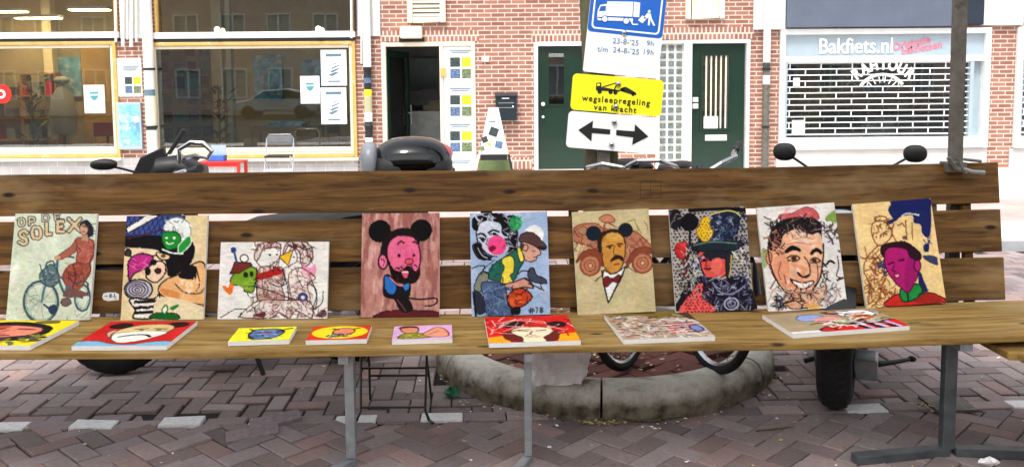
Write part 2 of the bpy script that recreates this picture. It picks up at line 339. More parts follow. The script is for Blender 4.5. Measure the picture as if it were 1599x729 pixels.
# ------------------------------------------------------------------ ground
g = MB(); g.add([(-400, -400, -.014), (400, -400, -.014), (400, 400, -.014), (-400, 400, -.014)], [(0, 1, 2, 3)]); struct(g.build('ground', M['sand']))
ROADROT = R(2.0); LB, WB = .186, .093
tr = math.tan(ROADROT)
LINE0 = (0, 3.70)                                         # the course with the white bricks crosses the road here
def line_d(x, y): return -(x-LINE0[0])*math.sin(ROADROT)+(y-LINE0[1])*math.cos(ROADROT)
def pavers(name, cells, rot, org, keep, colf, hgt=.05, amp=.0022, rough=None):
    ca, sa = math.cos(rot), math.sin(rot); V = []; Fc = []; C = []
    for (cx, cy, horiz) in cells:
        L2, W2 = (LB/2, WB/2) if horiz else (WB/2, LB/2)
        wx = org[0]+ca*cx-sa*cy; wy = org[1]+sa*cx+ca*cy
        if not keep(wx, wy): continue
        q = rough(wx, wy) if rough else 1
        gp = random.uniform(.0016, .0036)*min(q, 2.2); dz = random.gauss(0, amp*q)-(.008 if abs(line_d(wx, wy)) < WB*1.05 and name in ('brick_road', 'brick_footway') else 0); tx = random.gauss(0, .010*q); ty = random.gauss(0, .010*q); dr = random.gauss(0, .006*q)
        base = len(V); hw, hh = L2-gp, W2-gp
        for zz, s in ((-hgt, 0), (dz-.004, 0), (dz, .0035)):
            for sx, sy in ((-1, -1), (1, -1), (1, 1), (-1, 1)):
                lx, ly = sx*(hw-s), sy*(hh-s); lx, ly = lx-dr*ly, ly+dr*lx
                V.append((org[0]+ca*(cx+lx)-sa*(cy+ly), org[1]+sa*(cx+lx)+ca*(cy+ly), zz+(lx*tx+ly*ty if zz > -hgt else 0)))
        for a in (0, 4):
            for k in range(4): Fc.append((base+a+k, base+a+(k+1) % 4, base+a+4+(k+1) % 4, base+a+4+k))
        Fc.append((base+8, base+9, base+10, base+11))
        c = colf(wx, wy); C += [c]*12
    me = bpy.data.meshes.new(name); me.from_pydata(V, [], Fc); me.materials.append(M['paver'])
    at = me.color_attributes.new('Col', 'FLOAT_COLOR', 'POINT'); at.data.foreach_set('color', np.array([tuple(c)+(1,) for c in C], dtype=np.float32).ravel())
    o = bpy.data.objects.new(name, me); COL.objects.link(o); return struct(o)
def herring(n0, n1, m0, m1):
    out = []
    for x in range(n0, n1):
        for y in range(m0, m1):
            t = (x-y) % 4
            if t == 0: out.append(((x+1)*WB, (y+.5)*WB, True))
            if t == 3: out.append(((x+.5)*WB, (y+1)*WB, False))
    return out
PALB = [(146, 131, 129), (136, 121, 119), (152, 139, 137), (140, 128, 128), (152, 134, 130), (126, 111, 109), (146, 132, 131), (146, 124, 119)]
def paver_col(x, y):
    c = np.array(random.choice(PALB), float)*random.uniform(.9, 1.08); return tuple(lin(np.clip(c, 0, 255)))
PITC = Vector((.464, 4.51)); PITR = .866
def outpit(x, y): return math.hypot(x-PITC.x, y-PITC.y) > PITR-.02
def rf(x, y): return 1+2.0*max(0, 1-math.hypot((x+1.25)/.9, (y-3.75)/.5))+.35*max(0, 1-math.hypot((x+2)/1.3, (y-4.5)/1.2))
pavers('brick_road', herring(-62, 72, -6, 48), ROADROT, (LINE0[0], LINE0[1]+WB/2), lambda x, y: line_d(x, y) > WB*.05 and outpit(x, y) and y < 7.3, paver_col, rough=rf)
cells = [((i+.5)*LB, 0, True) for i in range(-28, 34)]
cnt = {'i': 0}
worn = {}
def colrow(x, y):
    i = int(round((x/math.cos(ROADROT))/LB-.5))
    if i % 2 == 0 and not (-0.1 < x < 1.25): return tuple(lin(np.array((248, 248, 246))*random.uniform(.94, 1)))
    if i % 2 == 0: return tuple(lin((168, 152, 148)))
    return paver_col(x, y)
pavers('painted_brick_row', cells, ROADROT, (LINE0[0]-.035, LINE0[1]+.012), outpit, colrow, rough=rf)
pavers('brick_footway', herring(-60, 60, -60, 60), ROADROT+R(45), (LINE0[0], 2.2), lambda x, y: line_d(x, y) < -WB*.05 and y > .6 and abs(x) < 4, paver_col, rough=rf)
c = MB(); 
for k in range(12): c.box(-11+2*k, -9.01+2*k, 7.39, 7.52, -.05, .085)
struct(c.build('kerb', M['kerb'], bevel=.012))
c = MB(); c.box(-14, 14, 7.52, 8.45, -.05, .082); struct(c.build('pavement_strip', M['slab']))
c = MB(); c.box(-14, 14, 8.45, 10.5, -.05, .02); struct(c.build('cycle_path', M['cycle']))
c = MB(); c.box(-14, 14, 10.5, YF+.3, -.05, .0); struct(c.build('pavement', M['slab']))
# ------------------------------------------------------------------ buildings
def rel(b, name, m, par, **k):                          # geometry given in world coordinates, kept relative to the thing's own origin
    r_ = par
    while r_.parent: r_ = r_.parent
    return b.build(name, m, par, off=r_.location, **k)
# ---- left shop
LX = -10.6
rA = rect(-120, 66, 186, 247); rB = rect(236, 66, 557, 247); rAu = rect(-120, -150, 181, 56); rBu = rect(239, -150, 551, 55)
XS = onY(590, 130, YF).x; XM = onY(1178, 130, YF).x; XE = 12.0
sl = thing('shop_building', 'red brick shop with wide ochre framed windows and clerestory panes, left of the recessed doorway', 'building', ((LX+XS)/2, YF, 0))
rel(wallmesh(LX, XS, -.05, 6.5, YF, .28, [rA, rB, rAu, rBu]), 'wall', M['brickL'], sl)
b = MB(); b.box(LX, XS-.36, YF-.03, YF-.002, -.05, rA[2]-.01); rel(b, 'base_tiling', M['tile'], sl)
for i, r in enumerate((rA, rB)):
    f = MB(); frame(f, r, .055, YF-.05, YF+.1, 0); w_ = rel(f, 'window', M['gold'], sl, bevel=.006)
    f = MB(); r2 = ins(r, .057); frame(f, r2, .05, YF-.02, YF+.08, 0); f.box(r2[0]+.05, r2[1]-.05, YF-.03, YF+.08, r2[2]+.05, r2[2]+.12)
    q = rel(f, 'inner_frame', M['cream'], w_, bevel=.004)
    f = MB(); f.box(r2[0]+.03, r2[1]-.03, YF+.02, YF+.026, r2[2]+.03, r2[3]-.03); rel(f, 'pane', M['glass'], w_)
    f = MB(); f.box(r[0]-.02, r[1]+.02, YF-.09, YF+.02, r[2]-.05, r[2]-.004); rel(f, 'sill', M['cream'], w_, bevel=.006)
for r in (rAu, rBu):
    f = MB(); frame(f, r, .05, YF-.04, YF+.1, 0); w_ = rel(f, 'clerestory_window', M['gold'], sl, bevel=.006)
    f = MB(); f.box(r[0]-.02, r[1]+.02, YF-.07, YF+.02, r[2]-.055, r[2]+.048); rel(f, 'sill', M['white'], w_, bevel=.006)
    f = MB(); f.box(r[0]+.03, r[1]-.03, YF+.02, YF+.026, r[2]+.03, r[3]-.03); rel(f, 'pane', M['glass'], w_)
    f = MB(); f.box(r[0]-.02, r[1]+.02, YF-.05, YF-.003, r[2]-.10, r[2]-.057); rel(f, 'lead_flashing', M['dark'], w_)
# white panels and conduit bundles at the top of the two piers
rp = rect(182, -150, 238, 70); f = MB(); f.box(rp[0]+.03, rp[1]-.03, YF-.03, YF-.003, rp[2]+.1, rp[3]); rel(f, 'pier_panel', M['white'], sl)
for k, (px, yb) in enumerate(((181, 66), (192, 72), (199, 62), (205, 74), (213, 66))):
    p0 = onY(px, yb, YF-.08); p1 = onY(px-2+k % 2*3, -150, YF-.08); f = MB(); f.tube([p0, p1], .028 if k % 2 else .02, 8); rel(f, 'conduit', M['white'], sl, smooth=True)
rp = rect(556, -150, 592, 57); f = MB(); f.box(rp[0], rp[1], YF-.03, YF-.003, rp[2], rp[3]); rel(f, 'pier_panel', M['white'], sl)
for px, yb in ((549, 60), (555, 50), (565, 100)):
    p0 = onY(px, yb, YF-.07); p1 = onY(px-1, -150, YF-.07); f = MB(); f.tube([p0, p1], .02, 8); rel(f, 'conduit', M['dark' if px == 555 else 'white'], sl, smooth=True)
# drainpipes, with old stickers
def drain(name, label, pts, r, m, stickers=()):
    P = [onY(px, py, YF-.12) for px, py in pts]; P[0].x = P[1].x = P[2].x = onY(pts[0][0]-1, 160, YF-.12).x; P[0].z = 0; t = thing(name, label, 'drainpipe', (P[0].x, P[0].y, 0))
    f = MB(); f.tube(P, r, 12); rel(f, 'pipe', M[m], t, smooth=True)
    for py in (110, 200):
        p = onY(pts[0][0], py, YF-.12); f = MB(); f.lathe([(r+.001, 0), (r+.012, .003), (r+.012, .035), (r+.001, .038)], 14, Matrix.Translation((P[0].x, P[0].y, p.z))); f.box(P[0].x-.01, P[0].x+.01, P[0].y+r, YF, p.z, p.z+.03); rel(f, 'bracket', M['dark'], t)
    for (py0, py1, mm) in stickers:
        z0 = onY(pts[0][0], py1, YF-.12).z; z1 = onY(pts[0][0], py0, YF-.12).z
        f = MB(); f.lathe([(r+.003, z0), (r+.003, z1)], 12, Matrix.Translation((P[0].x, P[0].y, 0)), arc=(-math.pi*.95, -.05)); rel(f, 'sticker', M[mm], t, smooth=True)
    return t
drain('drainpipe', 'black drainpipe plastered with torn stickers on the brick pier left of the open doorway', ((576, 270), (573, 60), (571, -140)), .062, 'dark', ((0, 105, 'paper'), (122, 130, 'photoB'), (140, 176, 'yel'), (150, 190, 'paper'), (215, 222, 'paper'), (192, 198, 'photoA')))
drain('drainpipe', 'pale drainpipe, grey below, on the pier between the barred door and the shuttered shop', ((1197, 268), (1199, 60), (1201, -140)), .058, 'dsteel', ((-130, 98, 'white'), (118, 132, 'paper'), (100, 108, 'photoA')))
drain('drainpipe', 'thick white drainpipe between the two wide ochre shop windows', ((236, 270), (232, 60), (229, -140)), .085, 'white', ((140, 150, 'greyink'), (150, 195, 'cream'), (199, 203, 'photoA')))
# posters on the pier and in the windows
r = rect(184, 91, 222, 151); f = MB(); f.box(r[0], r[1], YF-.02, YF-.003, r[2], r[3]); ps = rel(f, 'poster', M['paper'], sl)
def on_panel(parent_thing, host, rr, y, mats4, s=.115):
    cx, cz = (rr[0]+rr[1])/2, (rr[2]+rr[3])/2
    for (dx, dz), mm in zip(((-.5, .5), (.5, .5), (-.5, -.5), (.5, -.5)), mats4):
        b = MB(); b.box(cx+dx*s*1.2-s*.5, cx+dx*s*1.2+s*.5, y-.004, y, cz+dz*s*1.25-s*.5, cz+dz*s*1.25+s*.5); rel(b, 'printed_picture', M[mm], host)
on_panel(sl, ps, rect(195, 112, 222, 154), YF-.021, ('photoA', 'yel', 'photoB', 'photoC'), .12)
for k in range(3):
    rr = rect(193, 103+k*3, 219-k*3, 104.6+k*3); b = MB(); b.box(rr[0], rr[1], YF-.024, YF-.0215, rr[2], rr[3]); b.build('text_line', M['greyink'], ps, off=sl.location)
r = rect(185, 160, 223, 233); f = MB(); f.box(r[0], r[1], YF-.06, YF-.003, r[2], r[3]); ps = rel(f, 'map_board', M['paleblue'], sl, bevel=.006)
f = MB(); f.box(r[0]+.05, r[1]-.03, YF-.064, YF-.061, r[2]+.07, r[3]-.04); rel(f, 'map_print', M['blueprint'], ps)
def crest_poster(px0, py0, px1, py1):
    r = rect(px0, py0, px1, py1); f = MB(); f.box(r[0], r[1], YF+.008, YF+.016, r[2], r[3]); p = rel(f, 'poster', M['paper'], sl)
    cx = (r[0]+r[1])/2; cz = r[2]+(r[3]-r[2])*.62; s = (r[1]-r[0])*.2
    sh = [(-s, s), (s, s), (s, -.2*s), (.6*s, -.8*s), (0, -1.2*s), (-.6*s, -.8*s), (-s, -.2*s)]
    f = MB(); f.prism([(cx+a, cz+b_) for a, b_ in sh], YF+.004, YF+.0078); rel(f, 'crest', M['teal'], p)
    f = MB(); f.box(cx-s*.9, cx+s*.9, YF+.001, YF+.0035, cz+.05*s, cz+.4*s); f.box(cx-1.6*s, cx+1.6*s, YF+.004, YF+.0078, cz-2*s, cz-1.8*s); rel(f, 'crest_band', M['paper'], p)
crest_poster(131, 133, 163, 177); crest_poster(469, 119, 499, 162)
for (y0, y1, tx) in ((78, 134, 'A'), (137, 194, 'B')):
    r = rect(501, y0, 541, y1); f = MB(); f.box(r[0], r[1], YF+.008, YF+.016, r[2], r[3]); p = rel(f, 'poster', M['paper'], sl)
    cx = (r[0]+r[1])/2; h = r[3]-r[2]
    f = MB(); f.box(cx-.13, cx+.13, YF+.004, YF+.0078, r[3]-.19*h, r[3]-.11*h); f.box(cx-.1, cx+.1, YF+.004, YF+.0078, r[3]-.9*h, r[3]-.86*h)
    for k in range(4): f.prism([(cx-.1+.03*k, r[2]+h*(.30+.1*k)), (cx+.03+.03*k, r[2]+h*(.38+.1*k)), (cx+.09+.01*k, r[2]+h*(.37+.1*k)), (cx-.03, r[2]+h*(.26+.1*k))], YF+.004, YF+.0078)
    rel(f, 'print', M['greyink'], p)
# red round sticker with white 0 at the left edge
p = onY(3, 147, YF); f = MB(); f.lathe([(0, -.009), (.16, -.009), (.16, 0), (0, 0)], 28, Matrix.Translation((p.x-.01, YF+.016, p.z)) @ Matrix.Rotation(math.pi/2, 4, 'X')); rs = rel(f, 'round_sticker', M['red'], sl)
text_obj('lettering', 'o', .30, M['paper'], rs, Vector((p.x-.02, YF+.004, p.z+.02))-sl.location, offset=.006)
# shop interior
f = MB(); f.box(LX, XS-.3, 17.9, 18, -.02, 4.2); f.box(LX-.1, LX, YF+.28, 19.7, -.02, 4.2); f.box(XS-.3, XS-.2, YF+.28, 19.7, -.02, 4.2); rel(f, 'room_wall', M['room'], sl)
f = MB(); f.box(LX, XS-.3, YF+.28, 19.6, -.04, .01); rel(f, 'room_floor', M['roomf'], sl)
f = MB(); f.box(LX, XS-.3, YF+.28, 19.6, 4.0, 4.1); rel(f, 'room_ceiling', M['roomd'], sl)
f = MB()
for px0, px1, y in ((70, 84, 17.5), (205, 214, 17), (333, 348, 16.6), (355, 362, 16.2)): a = onY(px0, 130, y).x; c_ = onY(px1, 130, y).x; f.box(a, c_, y, y+.2, 0, 4.0)
rel(f, 'room_pillar', M['cream'], sl)
for (px, py, wd, y) in ((12, 20, .75, 17), (60, 30, .85, 16.6), (140, 17, .75, 16.4), (160, 45, .5, 18.5), (22, 41, .4, 19)):
    p = onY(px, py, y); t = thing('ceiling_lamp', {12: 'leftmost warm lamp strip seen through the left clerestory window', 60: 'longest warm lamp strip in the left clerestory window, beside the leftmost one', 140: 'warm lamp strip high at the right end of the left clerestory window', 160: 'short warm lamp strip low at the right end of the left clerestory window', 22: 'small lamp strip low in the left clerestory window, under the leftmost lamp'}[px], 'ceiling lamp', (p.x, y, p.z+.02))
    f = MB(); f.box(-wd/2, wd/2, -.12, .12, 0, .05); f.build('housing', M['white'], t, bevel=.01)
    f = MB(); f.box(-wd/2+.03, wd/2-.03, -.1, .1, -.02, -.002); f.build('diffuser', M['lamp'], t)
for px, py in ((339, 47), (497, 46)):
    p = onY(px, py, YF-.12); t = thing('bulb_lamp', 'small glowing bulb lamp on the sill of the clerestory window, '+('the left one of two' if px == 339 else 'the right one of two'), 'lamp', (p.x, YF-.12, p.z-.05))
    f = MB(); f.ell((0, 0, .05), (.045, .045, .05)); f.build('bulb', M['bulb'], t, smooth=True); f = MB(); f.lathe([(0, 0), (.03, 0), (.03, .03), (0, .03)], 10); f.build('socket', M['dark'], t)
# more of the shop's insides
M['leafin'] = mat('house_plant', (70, 110, 50), .7, var=.4, scale=12); M['amber'] = mat('amber_curtain', (186, 150, 92), .9, var=.15, scale=3)
def plant(px, y, h, lab):
    x = onY(px, 150, y).x; t = thing('potted_plant', lab, 'plant', (x, y, 0)); b = MB(); b.lathe([(0, 0), (.12, 0), (.17, .3), (.15, .3), (0, .27)], 16); b.build('pot', M['white'], t, smooth=True); b = MB(); rr_ = random.Random(px)
    for _ in range(70):
        a = rr_.uniform(0, 6.28); d = rr_.uniform(.05, .34); z = rr_.uniform(.4, h); c0 = Vector((d*math.cos(a), d*math.sin(a), z)); e = Vector((math.cos(a), math.sin(a), rr_.uniform(-.3, .8)))*.12; s = Vector((-math.sin(a), math.cos(a), 0))*.045
        b.add([c0-e, c0+s, c0+e, c0-s], [(0, 1, 2, 3)])
    b.tube([(0, 0, .25), (.02, 0, h*.6), (0, .02, h)], .012, 6); b.build('foliage', M['leafin'], t)
plant(48, 16.2, 1.7, 'tall potted plant behind the leftmost shop window'); plant(340, 15.7, 1.5, 'potted plant beside the cream pillar in the second shop window')
t = thing('shelf_unit', 'pale shelf unit with dark boxes behind the leftmost window', 'shelf', (onY(38, 150, 17.4).x, 17.4, 0)); b = MB()
for z in (.02, .45, .88, 1.31, 1.74): b.box(-.7, .7, -.15, .15, z, z+.03)
for x in (-.7, 0, .68): b.box(x, x+.025, -.15, .15, .05, 1.74)
b.build('shelves', M['pine'] if 'pine' in M else M['cream'], t)
for i in range(4):
    for j in range(5): b = MB(); x = -.6+j*.27; hh = random.uniform(.14, .34); b.box(x, x+random.uniform(.1, .2), -.1, .1, .051+.43*i, .051+.43*i+hh); b.build('shelf_box', M[random.choice(['photoA', 'photoB', 'roomd', 'red', 'photoC'])], t)
for px, y, mm in ((150, 17.6, 'amber'), (205, 17.7, 'amber')): a = onY(px, 100, y).x; f = MB(); f.box(a-.3, a+.3, y, y+.05, .1, 2.5); rel(f, 'inner_curtain', M[mm], sl)
for px0, px1, z0, z1 in ((85, 125, 1.3, 2.1), (395, 440, 1.2, 2.1), (470, 520, 1.3, 2.0)): a, c_ = onY(px0, 100, 17.8).x, onY(px1, 100, 17.8).x; f = MB(); f.box(a, c_, 17.82, 17.88, z0, z1); rel(f, 'wall_picture', M['blueprint'], sl)
# picture board in the right window
A = onY(246, 160, 15.4); Bp = onY(332, 160, 16.3)
t = thing('picture_board', 'white display board covered in rows of dark blue pictures behind the second shop window', 'display board', (A.x, A.y, .45))
d = (Bp-A); an = math.atan2(d.y, d.x); t.rotation_euler = (0, 0, an); L = math.hypot(d.x, d.y)
f = MB(); f.box(0, L, 0, .04, 0, 1.85); f.build('board', mat('board_grey', (150, 152, 150), .7), t)
for i in range(4):
    for j in range(6):
        if (i*7+j*3) % 9 == 4: continue
        f = MB(); x0 = .06+i*L/4.1; z0 = .12+j*.29; wv = L/4.1*random.uniform(.6, .85); hv = random.uniform(.16, .23); f.box(x0, x0+wv, -.012, -.001, z0, z0+hv); f.build('picture', M[random.choice(['photoA', 'photoB', 'photoB', 'teal'])], t)
def make_table(name, label, m, lm, loc, w_, d_, h, rz=0, lt=.03, cat='table'):
    t = thing(name, label, cat, loc, rz)
    f = MB(); f.box(-w_/2, w_/2, -d_/2, d_/2, h-.035, h); f.build('table_top', m, t, bevel=.006)
    for sx in (-1, 1):
        for sy in (-1, 1): f = MB(); X = sx*(w_/2-lt*1.4); Y = sy*(d_/2-lt*1.4); f.box(X-lt/2, X+lt/2, Y-lt/2, Y+lt/2, 0, h-.037); f.build('leg', lm, t)
    f = MB(); f.box(-w_/2+lt*2, w_/2-lt*2, -d_/2+lt, -d_/2+lt*1.6, h-.09, h-.037); f.build('apron', lm, t)
    return t
M['pinkred'] = mat('red_cloth', (176, 60, 52), .8)
p = onZ(125, 236, .0); make_table('table', 'white topped table in the shop behind the leftmost window', M['white'], M['dark'], (-6.9, 16.6, 0), 1.3, .7, .78)
make_table('table', 'pine table with papers behind the second shop window', M['pine'], M['pine'], (onY(450, 200, 16.0).x, 16.0, 0), 1.25, .6, .74)
f = MB(); f.box(-.35, .3, -.2, .2, 0, .05); f.box(-.2, .35, -.16, .22, .052, .09)
tag(f.build('paper_stack', M['blueprint'], loc=(onY(450, 200, 16.0).x, 16.0, .742)), 'blue and white paper stack on the pine table behind the glass', 'papers')
def room_chair(x, y, rz, m, label):
    t = thing('chair', label, 'chair', (x, y, 0), rz, 'chairs inside the shop')
    f = MB(); f.box(-.2, .2, -.2, .2, .43, .46); f.build('seat', M[m], t, bevel=.01); f = MB(); f.box(-.2, .2, .19, .22, .6, .85); f.build('backrest', M[m], t, bevel=.01)
    for sx in (-1, 1):
        for sy in (-1, 1): f = MB(); f.tube([(sx*.19, sy*.19, 0), (sx*.18, sy*.2, .43 if sy < 0 else .86)], .012, 6); f.build('leg', M['pine'], t)
room_chair(-7.35, 16.0, 3.3, 'pinkred', 'red chair at the left end of the white topped table inside the shop')
room_chair(-6.8, 15.95, 2.9, 'pinkred', 'red chair in front of the middle of the white topped table inside the shop')
room_chair(-6.35, 16.1, 3.4, 'pine', 'pine chair at the right end of the white topped table inside the shop')
room_chair(-3.1, 16.1, 1.2, 'roomd', 'dark chair at the right end of the pine table inside the shop')
# a dark figure-less coat stand
t = thing('coat_stand', 'dark coats hanging on a stand behind the leftmost window', 'coat stand', (onY(98, 160, 17).x, 17, 0))
f = MB(); f.tube([(0, 0, 0), (0, 0, 1.7)], .02); f.build('pole', M['dark'], t)
f = MB(); f.lathe([(.03, .55), (.22, .6), (.25, .9), (.2, 1.3), (.08, 1.5), (.02, 1.52)], 14); f.ell((0, 0, 1.62), (.15, .12, .08)); f.build('coat', M['roomd'], t, smooth=True)

# ---- middle house
mh = thing('brick_house', 'red brick house with open dark doorway, two dark green doors and a glass block strip', 'building', ((XS+XM)/2, YF, 0))
d1 = rect(597, 66, 743, 268); d2 = rect(834, 66, 925, 268); d3 = rect(1024, 63, 1170, 268)
d1 = (d1[0], d1[1], -.05, d1[3]); d2 = (d2[0], d2[1], -.05, d2[3]); d3 = (d3[0], d3[1], -.05, d3[3])
rel(wallmesh(XS, XM, -.05, 6.5, YF, .28, [d1, d2, d3]), 'wall', M['brickL'], mh)
for (a, c_, y0, y1) in ((592, 748, 48, 65), (830, 930, 48, 65), (1018, 1178, 43, 62)):
    r = rect(a, y0, c_, y1); f = MB(); f.box(r[0], r[1], YF-.005, YF-.001, r[2], r[3]); rel(f, 'soldier_course', M['brickS'], mh)
for (a, c_) in ((745, 832), (562, 597), (980, 1022)):
    r = rect(a, 246, c_, 264); f = MB(); f.box(r[0]+.01, r[1]-.01, YF-.005, YF-.001, r[2], r[3]); rel(f, 'soldier_course', M['brickS'], mh if a != 562 else sl)
# doorway one: open door
f = MB(); X0, X1, Z0, Z1 = d1; frame(f, (X0, X1, 0.0, Z1), .07, YF-.03, YF+.12, 0, False); xm = onY(690, 150, YF).x; f.box(xm-.03, xm+.03, YF-.03, YF+.12, 0, Z1-.07)
dw = rel(f, 'door_frame', M['cream'], mh, bevel=.006)
f = MB(); f.box(xm+.035, X1-.075, YF+.0, YF+.03, .02, Z1-.075); pp = rel(f, 'side_panel', M['paper'], dw)
for (y0, y1) in ((90, 122), (149, 180), (205, 236), (262, 290)):
    rr = rect(703, y0, 737, y1); 
    if rr[2] < 0.02: rr = (rr[0], rr[1], rr[2], rr[3])
    cx = (rr[0]+rr[1])/2
    for (ix, iz, mm) in ((0, 0, 'photoA'), (1, 0, 'yel'), (0, 1, 'photoB'), (1, 1, 'photoC')):
        x0 = rr[0]+ix*.195; z1 = rr[3]-iz*.19
        if z1-.165 < .02: continue
        b = MB(); b.box(x0, x0+.165, YF-.004, YF-.001, z1-.155, z1); rel(b, 'printed_picture', M[mm], pp)
    b = MB(); rr2 = rect(702, y0-11, 735, y0-9.3); b.box(rr2[0], rr2[1], YF-.004, YF-.001, rr2[2], rr2[3]); rr2 = rect(705, y0-8, 732, y0-6.6); b.box(rr2[0], rr2[1], YF-.004, YF-.001, rr2[2], rr2[3]); rel(b, 'text_line', M['greyink'], pp)
r = rect(688, 107, 697, 120); f = MB(); f.box(r[0], r[1], YF-.06, YF-.032, r[2], r[3]); rel(f, 'intercom', M['gold'], dw, bevel=.004)
# open leaf swung inward on the left
hx = X0+.08; ang = R(72)
X_ = Matrix.Translation((hx, YF+.1, 0)) @ Matrix.Rotation(ang, 4, 'Z')
f = MB()
for q in ((0, .1, .02, 2.05), (.78, .88, .02, 2.05)): f.box(q[0], q[1], 0, .045, q[2], q[3], 0, X_)
f.box(.1, .78, 0, .045, .02, .3, 0, X_); f.box(.1, .78, 0, .045, 1.95, 2.05, 0, X_); dr = rel(f, 'door', M['green'], mh)
f = MB(); f.box(.1, .78, .018, .026, .3, 1.95, 0, X_); rel(f, 'pane', M['glass'], dr)
f = MB(); f.tube([X_ @ Vector((.82, -.05, .78)), X_ @ Vector((.82, -.05, 1.12))], .014, 8); f.tube([X_ @ Vector((.82, -.05, .98)), X_ @ Vector((.7, -.06, .98))], .012, 8); rel(f, 'handle', M['chrome'], dr, smooth=True)
# hallway
HX0, HX1 = X0-.25, xm+.35
f = MB(); f.box(HX0-.1, HX0, YF+.28, 20, 0, 2.6); f.box(HX1, HX1+.1, YF+.28, 20, 0, 2.6); f.box(HX0, HX1, 17.6, 17.7, 0, 2.6); rel(f, 'room_wall', M['roomd'], mh)
f = MB(); f.box(HX0, HX1, YF+.1, 20, -.03, .01); rel(f, 'room_floor', mat('grey_floor', (150, 152, 146), .5), mh)
f = MB(); f.box(HX0, HX1, YF+.28, 20, 2.5, 2.6); rel(f, 'room_ceiling', M['roomd'], mh)
f = MB(); a = onY(652, 110, 17.5); f.box(a.x-.5, a.x+.42, 17.5, 17.58, 1.35, 2.0); rel(f, 'inner_window', mat('dim_window', (150, 166, 170), .3), mh); f = MB(); f.box(HX0+.25, HX1-.25, 16.6, 16.9, .012, .98); rel(f, 'counter', mat('grey_counter', (196, 200, 196), .6), mh, bevel=.01)
for k, (px, py, s) in enumerate(((648, 152, .22), (676, 150, .26), (676, 172, .24), (676, 205, .22), (655, 158, .25))):
    p = onY(px, py, 16.75); s *= .75; f = MB(); f.box(-s, s, -s*.5, s*.5, 0, s*1.1); t = f.build('cardboard_box', mat('box%d' % (k % 3), ((110, 96, 78), (84, 84, 86), (130, 118, 100))[k % 3], .8), bevel=.01)
    t.location = (p.x, 16.75-.0, max(.982, p.z-s*.4)) if k != 3 else (p.x, 16.35, .012); tag(t, ['small brown box on the hallway shelf, left of the stack', 'topmost box of the stack in the dark hallway', 'second box from the top of the hallway stack', 'lowest visible box of the hallway stack', 'grey box beside the small brown box in the hallway'][k], 'box')
    t.location.x = min(max(t.location.x, HX0+.32), HX1-.32)
r = rect(626, 42, 660, 61); f = MB(); f.box(r[0], r[1], YF-.16, YF-.004, r[2], r[3]); ol = thing('wall_lamp', 'flat white rectangular lamp mounted over the open doorway', 'wall lamp', ((r[0]+r[1])/2, YF, r[2])); rel(f, 'cover', M['cream'], ol, bevel=.02)
f = MB(); f.box(r[0]-.03, r[1]+.03, YF-.04, YF-.0045, r[2]-.05, r[2]+.02); rel(f, 'bracket', M['bplastic'], ol)
# vents
def vent(px0, py0, px1, py1, slats, side=True):
    r = rect(px0, py0, px1, py1); f = MB(); frame(f, r, .09, YF-.07, YF-.002); v_ = rel(f, 'vent', M['cream'], mh, bevel=.008)
    f = MB(); f.box(r[0]+.09, r[1]-.09, YF-.02, YF-.003, r[2]+.09, r[3]-.09); rel(f, 'backing', M['dark'] if slats else M['cream'], v_)
    n = int((r[3]-r[2]-.18)/.072)
    for k in range(n if slats else 0):
        z = r[2]+.1+k*.072; f = MB(); f.add([(r[0]+.09, YF-.055, z), (r[1]-.09, YF-.055, z), (r[1]-.09, YF-.022, z+.05), (r[0]+.09, YF-.022, z+.05), (r[0]+.09, YF-.055, z+.012), (r[1]-.09, YF-.055, z+.012), (r[1]-.09, YF-.022, z+.062), (r[0]+.09, YF-.022, z+.062)], [(0, 1, 2, 3), (4, 5, 6, 7), (0, 1, 5, 4), (2, 3, 7, 6), (0, 3, 7, 4), (1, 2, 6, 5)]); rel(f, 'slat', M['cream'], v_)
vent(636, -20, 696, 36, True); vent(1070, -40, 1131, 30, False)
# door two (green, small window)
def gdoor(px0, py0, px1, py1, win, bars, slot):
    r = rect(px0, py0, px1, py1); z0 = .03; f = MB(); wn = rect(*win)
    for q in ((r[0], wn[0], z0, r[3]), (wn[1], r[1], z0, r[3]), (wn[0], wn[1], z0, wn[2]), (wn[0], wn[1], wn[3], r[3])): f.box(q[0], q[1], YF+.06, YF+.1, q[2], q[3])
    d_ = rel(f, 'door', M['green'], mh)
    f = MB(); frame(f, (wn[0]-.03, wn[1]+.03, wn[2]-.03, wn[3]+.03), .032, YF+.045, YF+.0595); rel(f, 'moulding', M['green'] if not bars else M['green'], d_)
    f = MB(); f.box(wn[0], wn[1], YF+.075, YF+.082, wn[2], wn[3]); rel(f, 'pane', M['glass'], d_)
    if bars:
        n = 5
        for k in range(n): f = MB(); x = wn[0]+(k+.9)*(wn[1]-wn[0])/(n+.6); f.box(x-.012, x+.012, YF+.062, YF+.0735, wn[2], wn[3]); rel(f, 'bar', M['cream'], d_)
        f = MB(); f.box(wn[0]+.01, wn[1]-.01, YF+.2, YF+.21, wn[2]-.1, wn[3]+.1); rel(f, 'curtain', mat('curtain', (170, 170, 158), .9), d_)
        rr = rect(1100, 182, 1122, 201); f = MB(); f.box(rr[0], rr[1], YF+.05, YF+.0595, rr[2], rr[3]); rel(f, 'notice', M['paper'], d_)
    else:
        f = MB(); f.box(wn[0]-.1, wn[1]+.1, YF+.4, YF+.42, wn[2]-.2, wn[3]+.2); rel(f, 'curtain', mat('grey_blind', (70, 76, 80), .9), d_)
    if slot: rr = rect(*slot); f = MB(); f.box(rr[0], rr[1], YF+.045, YF+.0595, rr[2], rr[3]); rel(f, 'letter_slot', M['chrome'] if 0 else M['white'], d_, bevel=.004)
    return r, d_
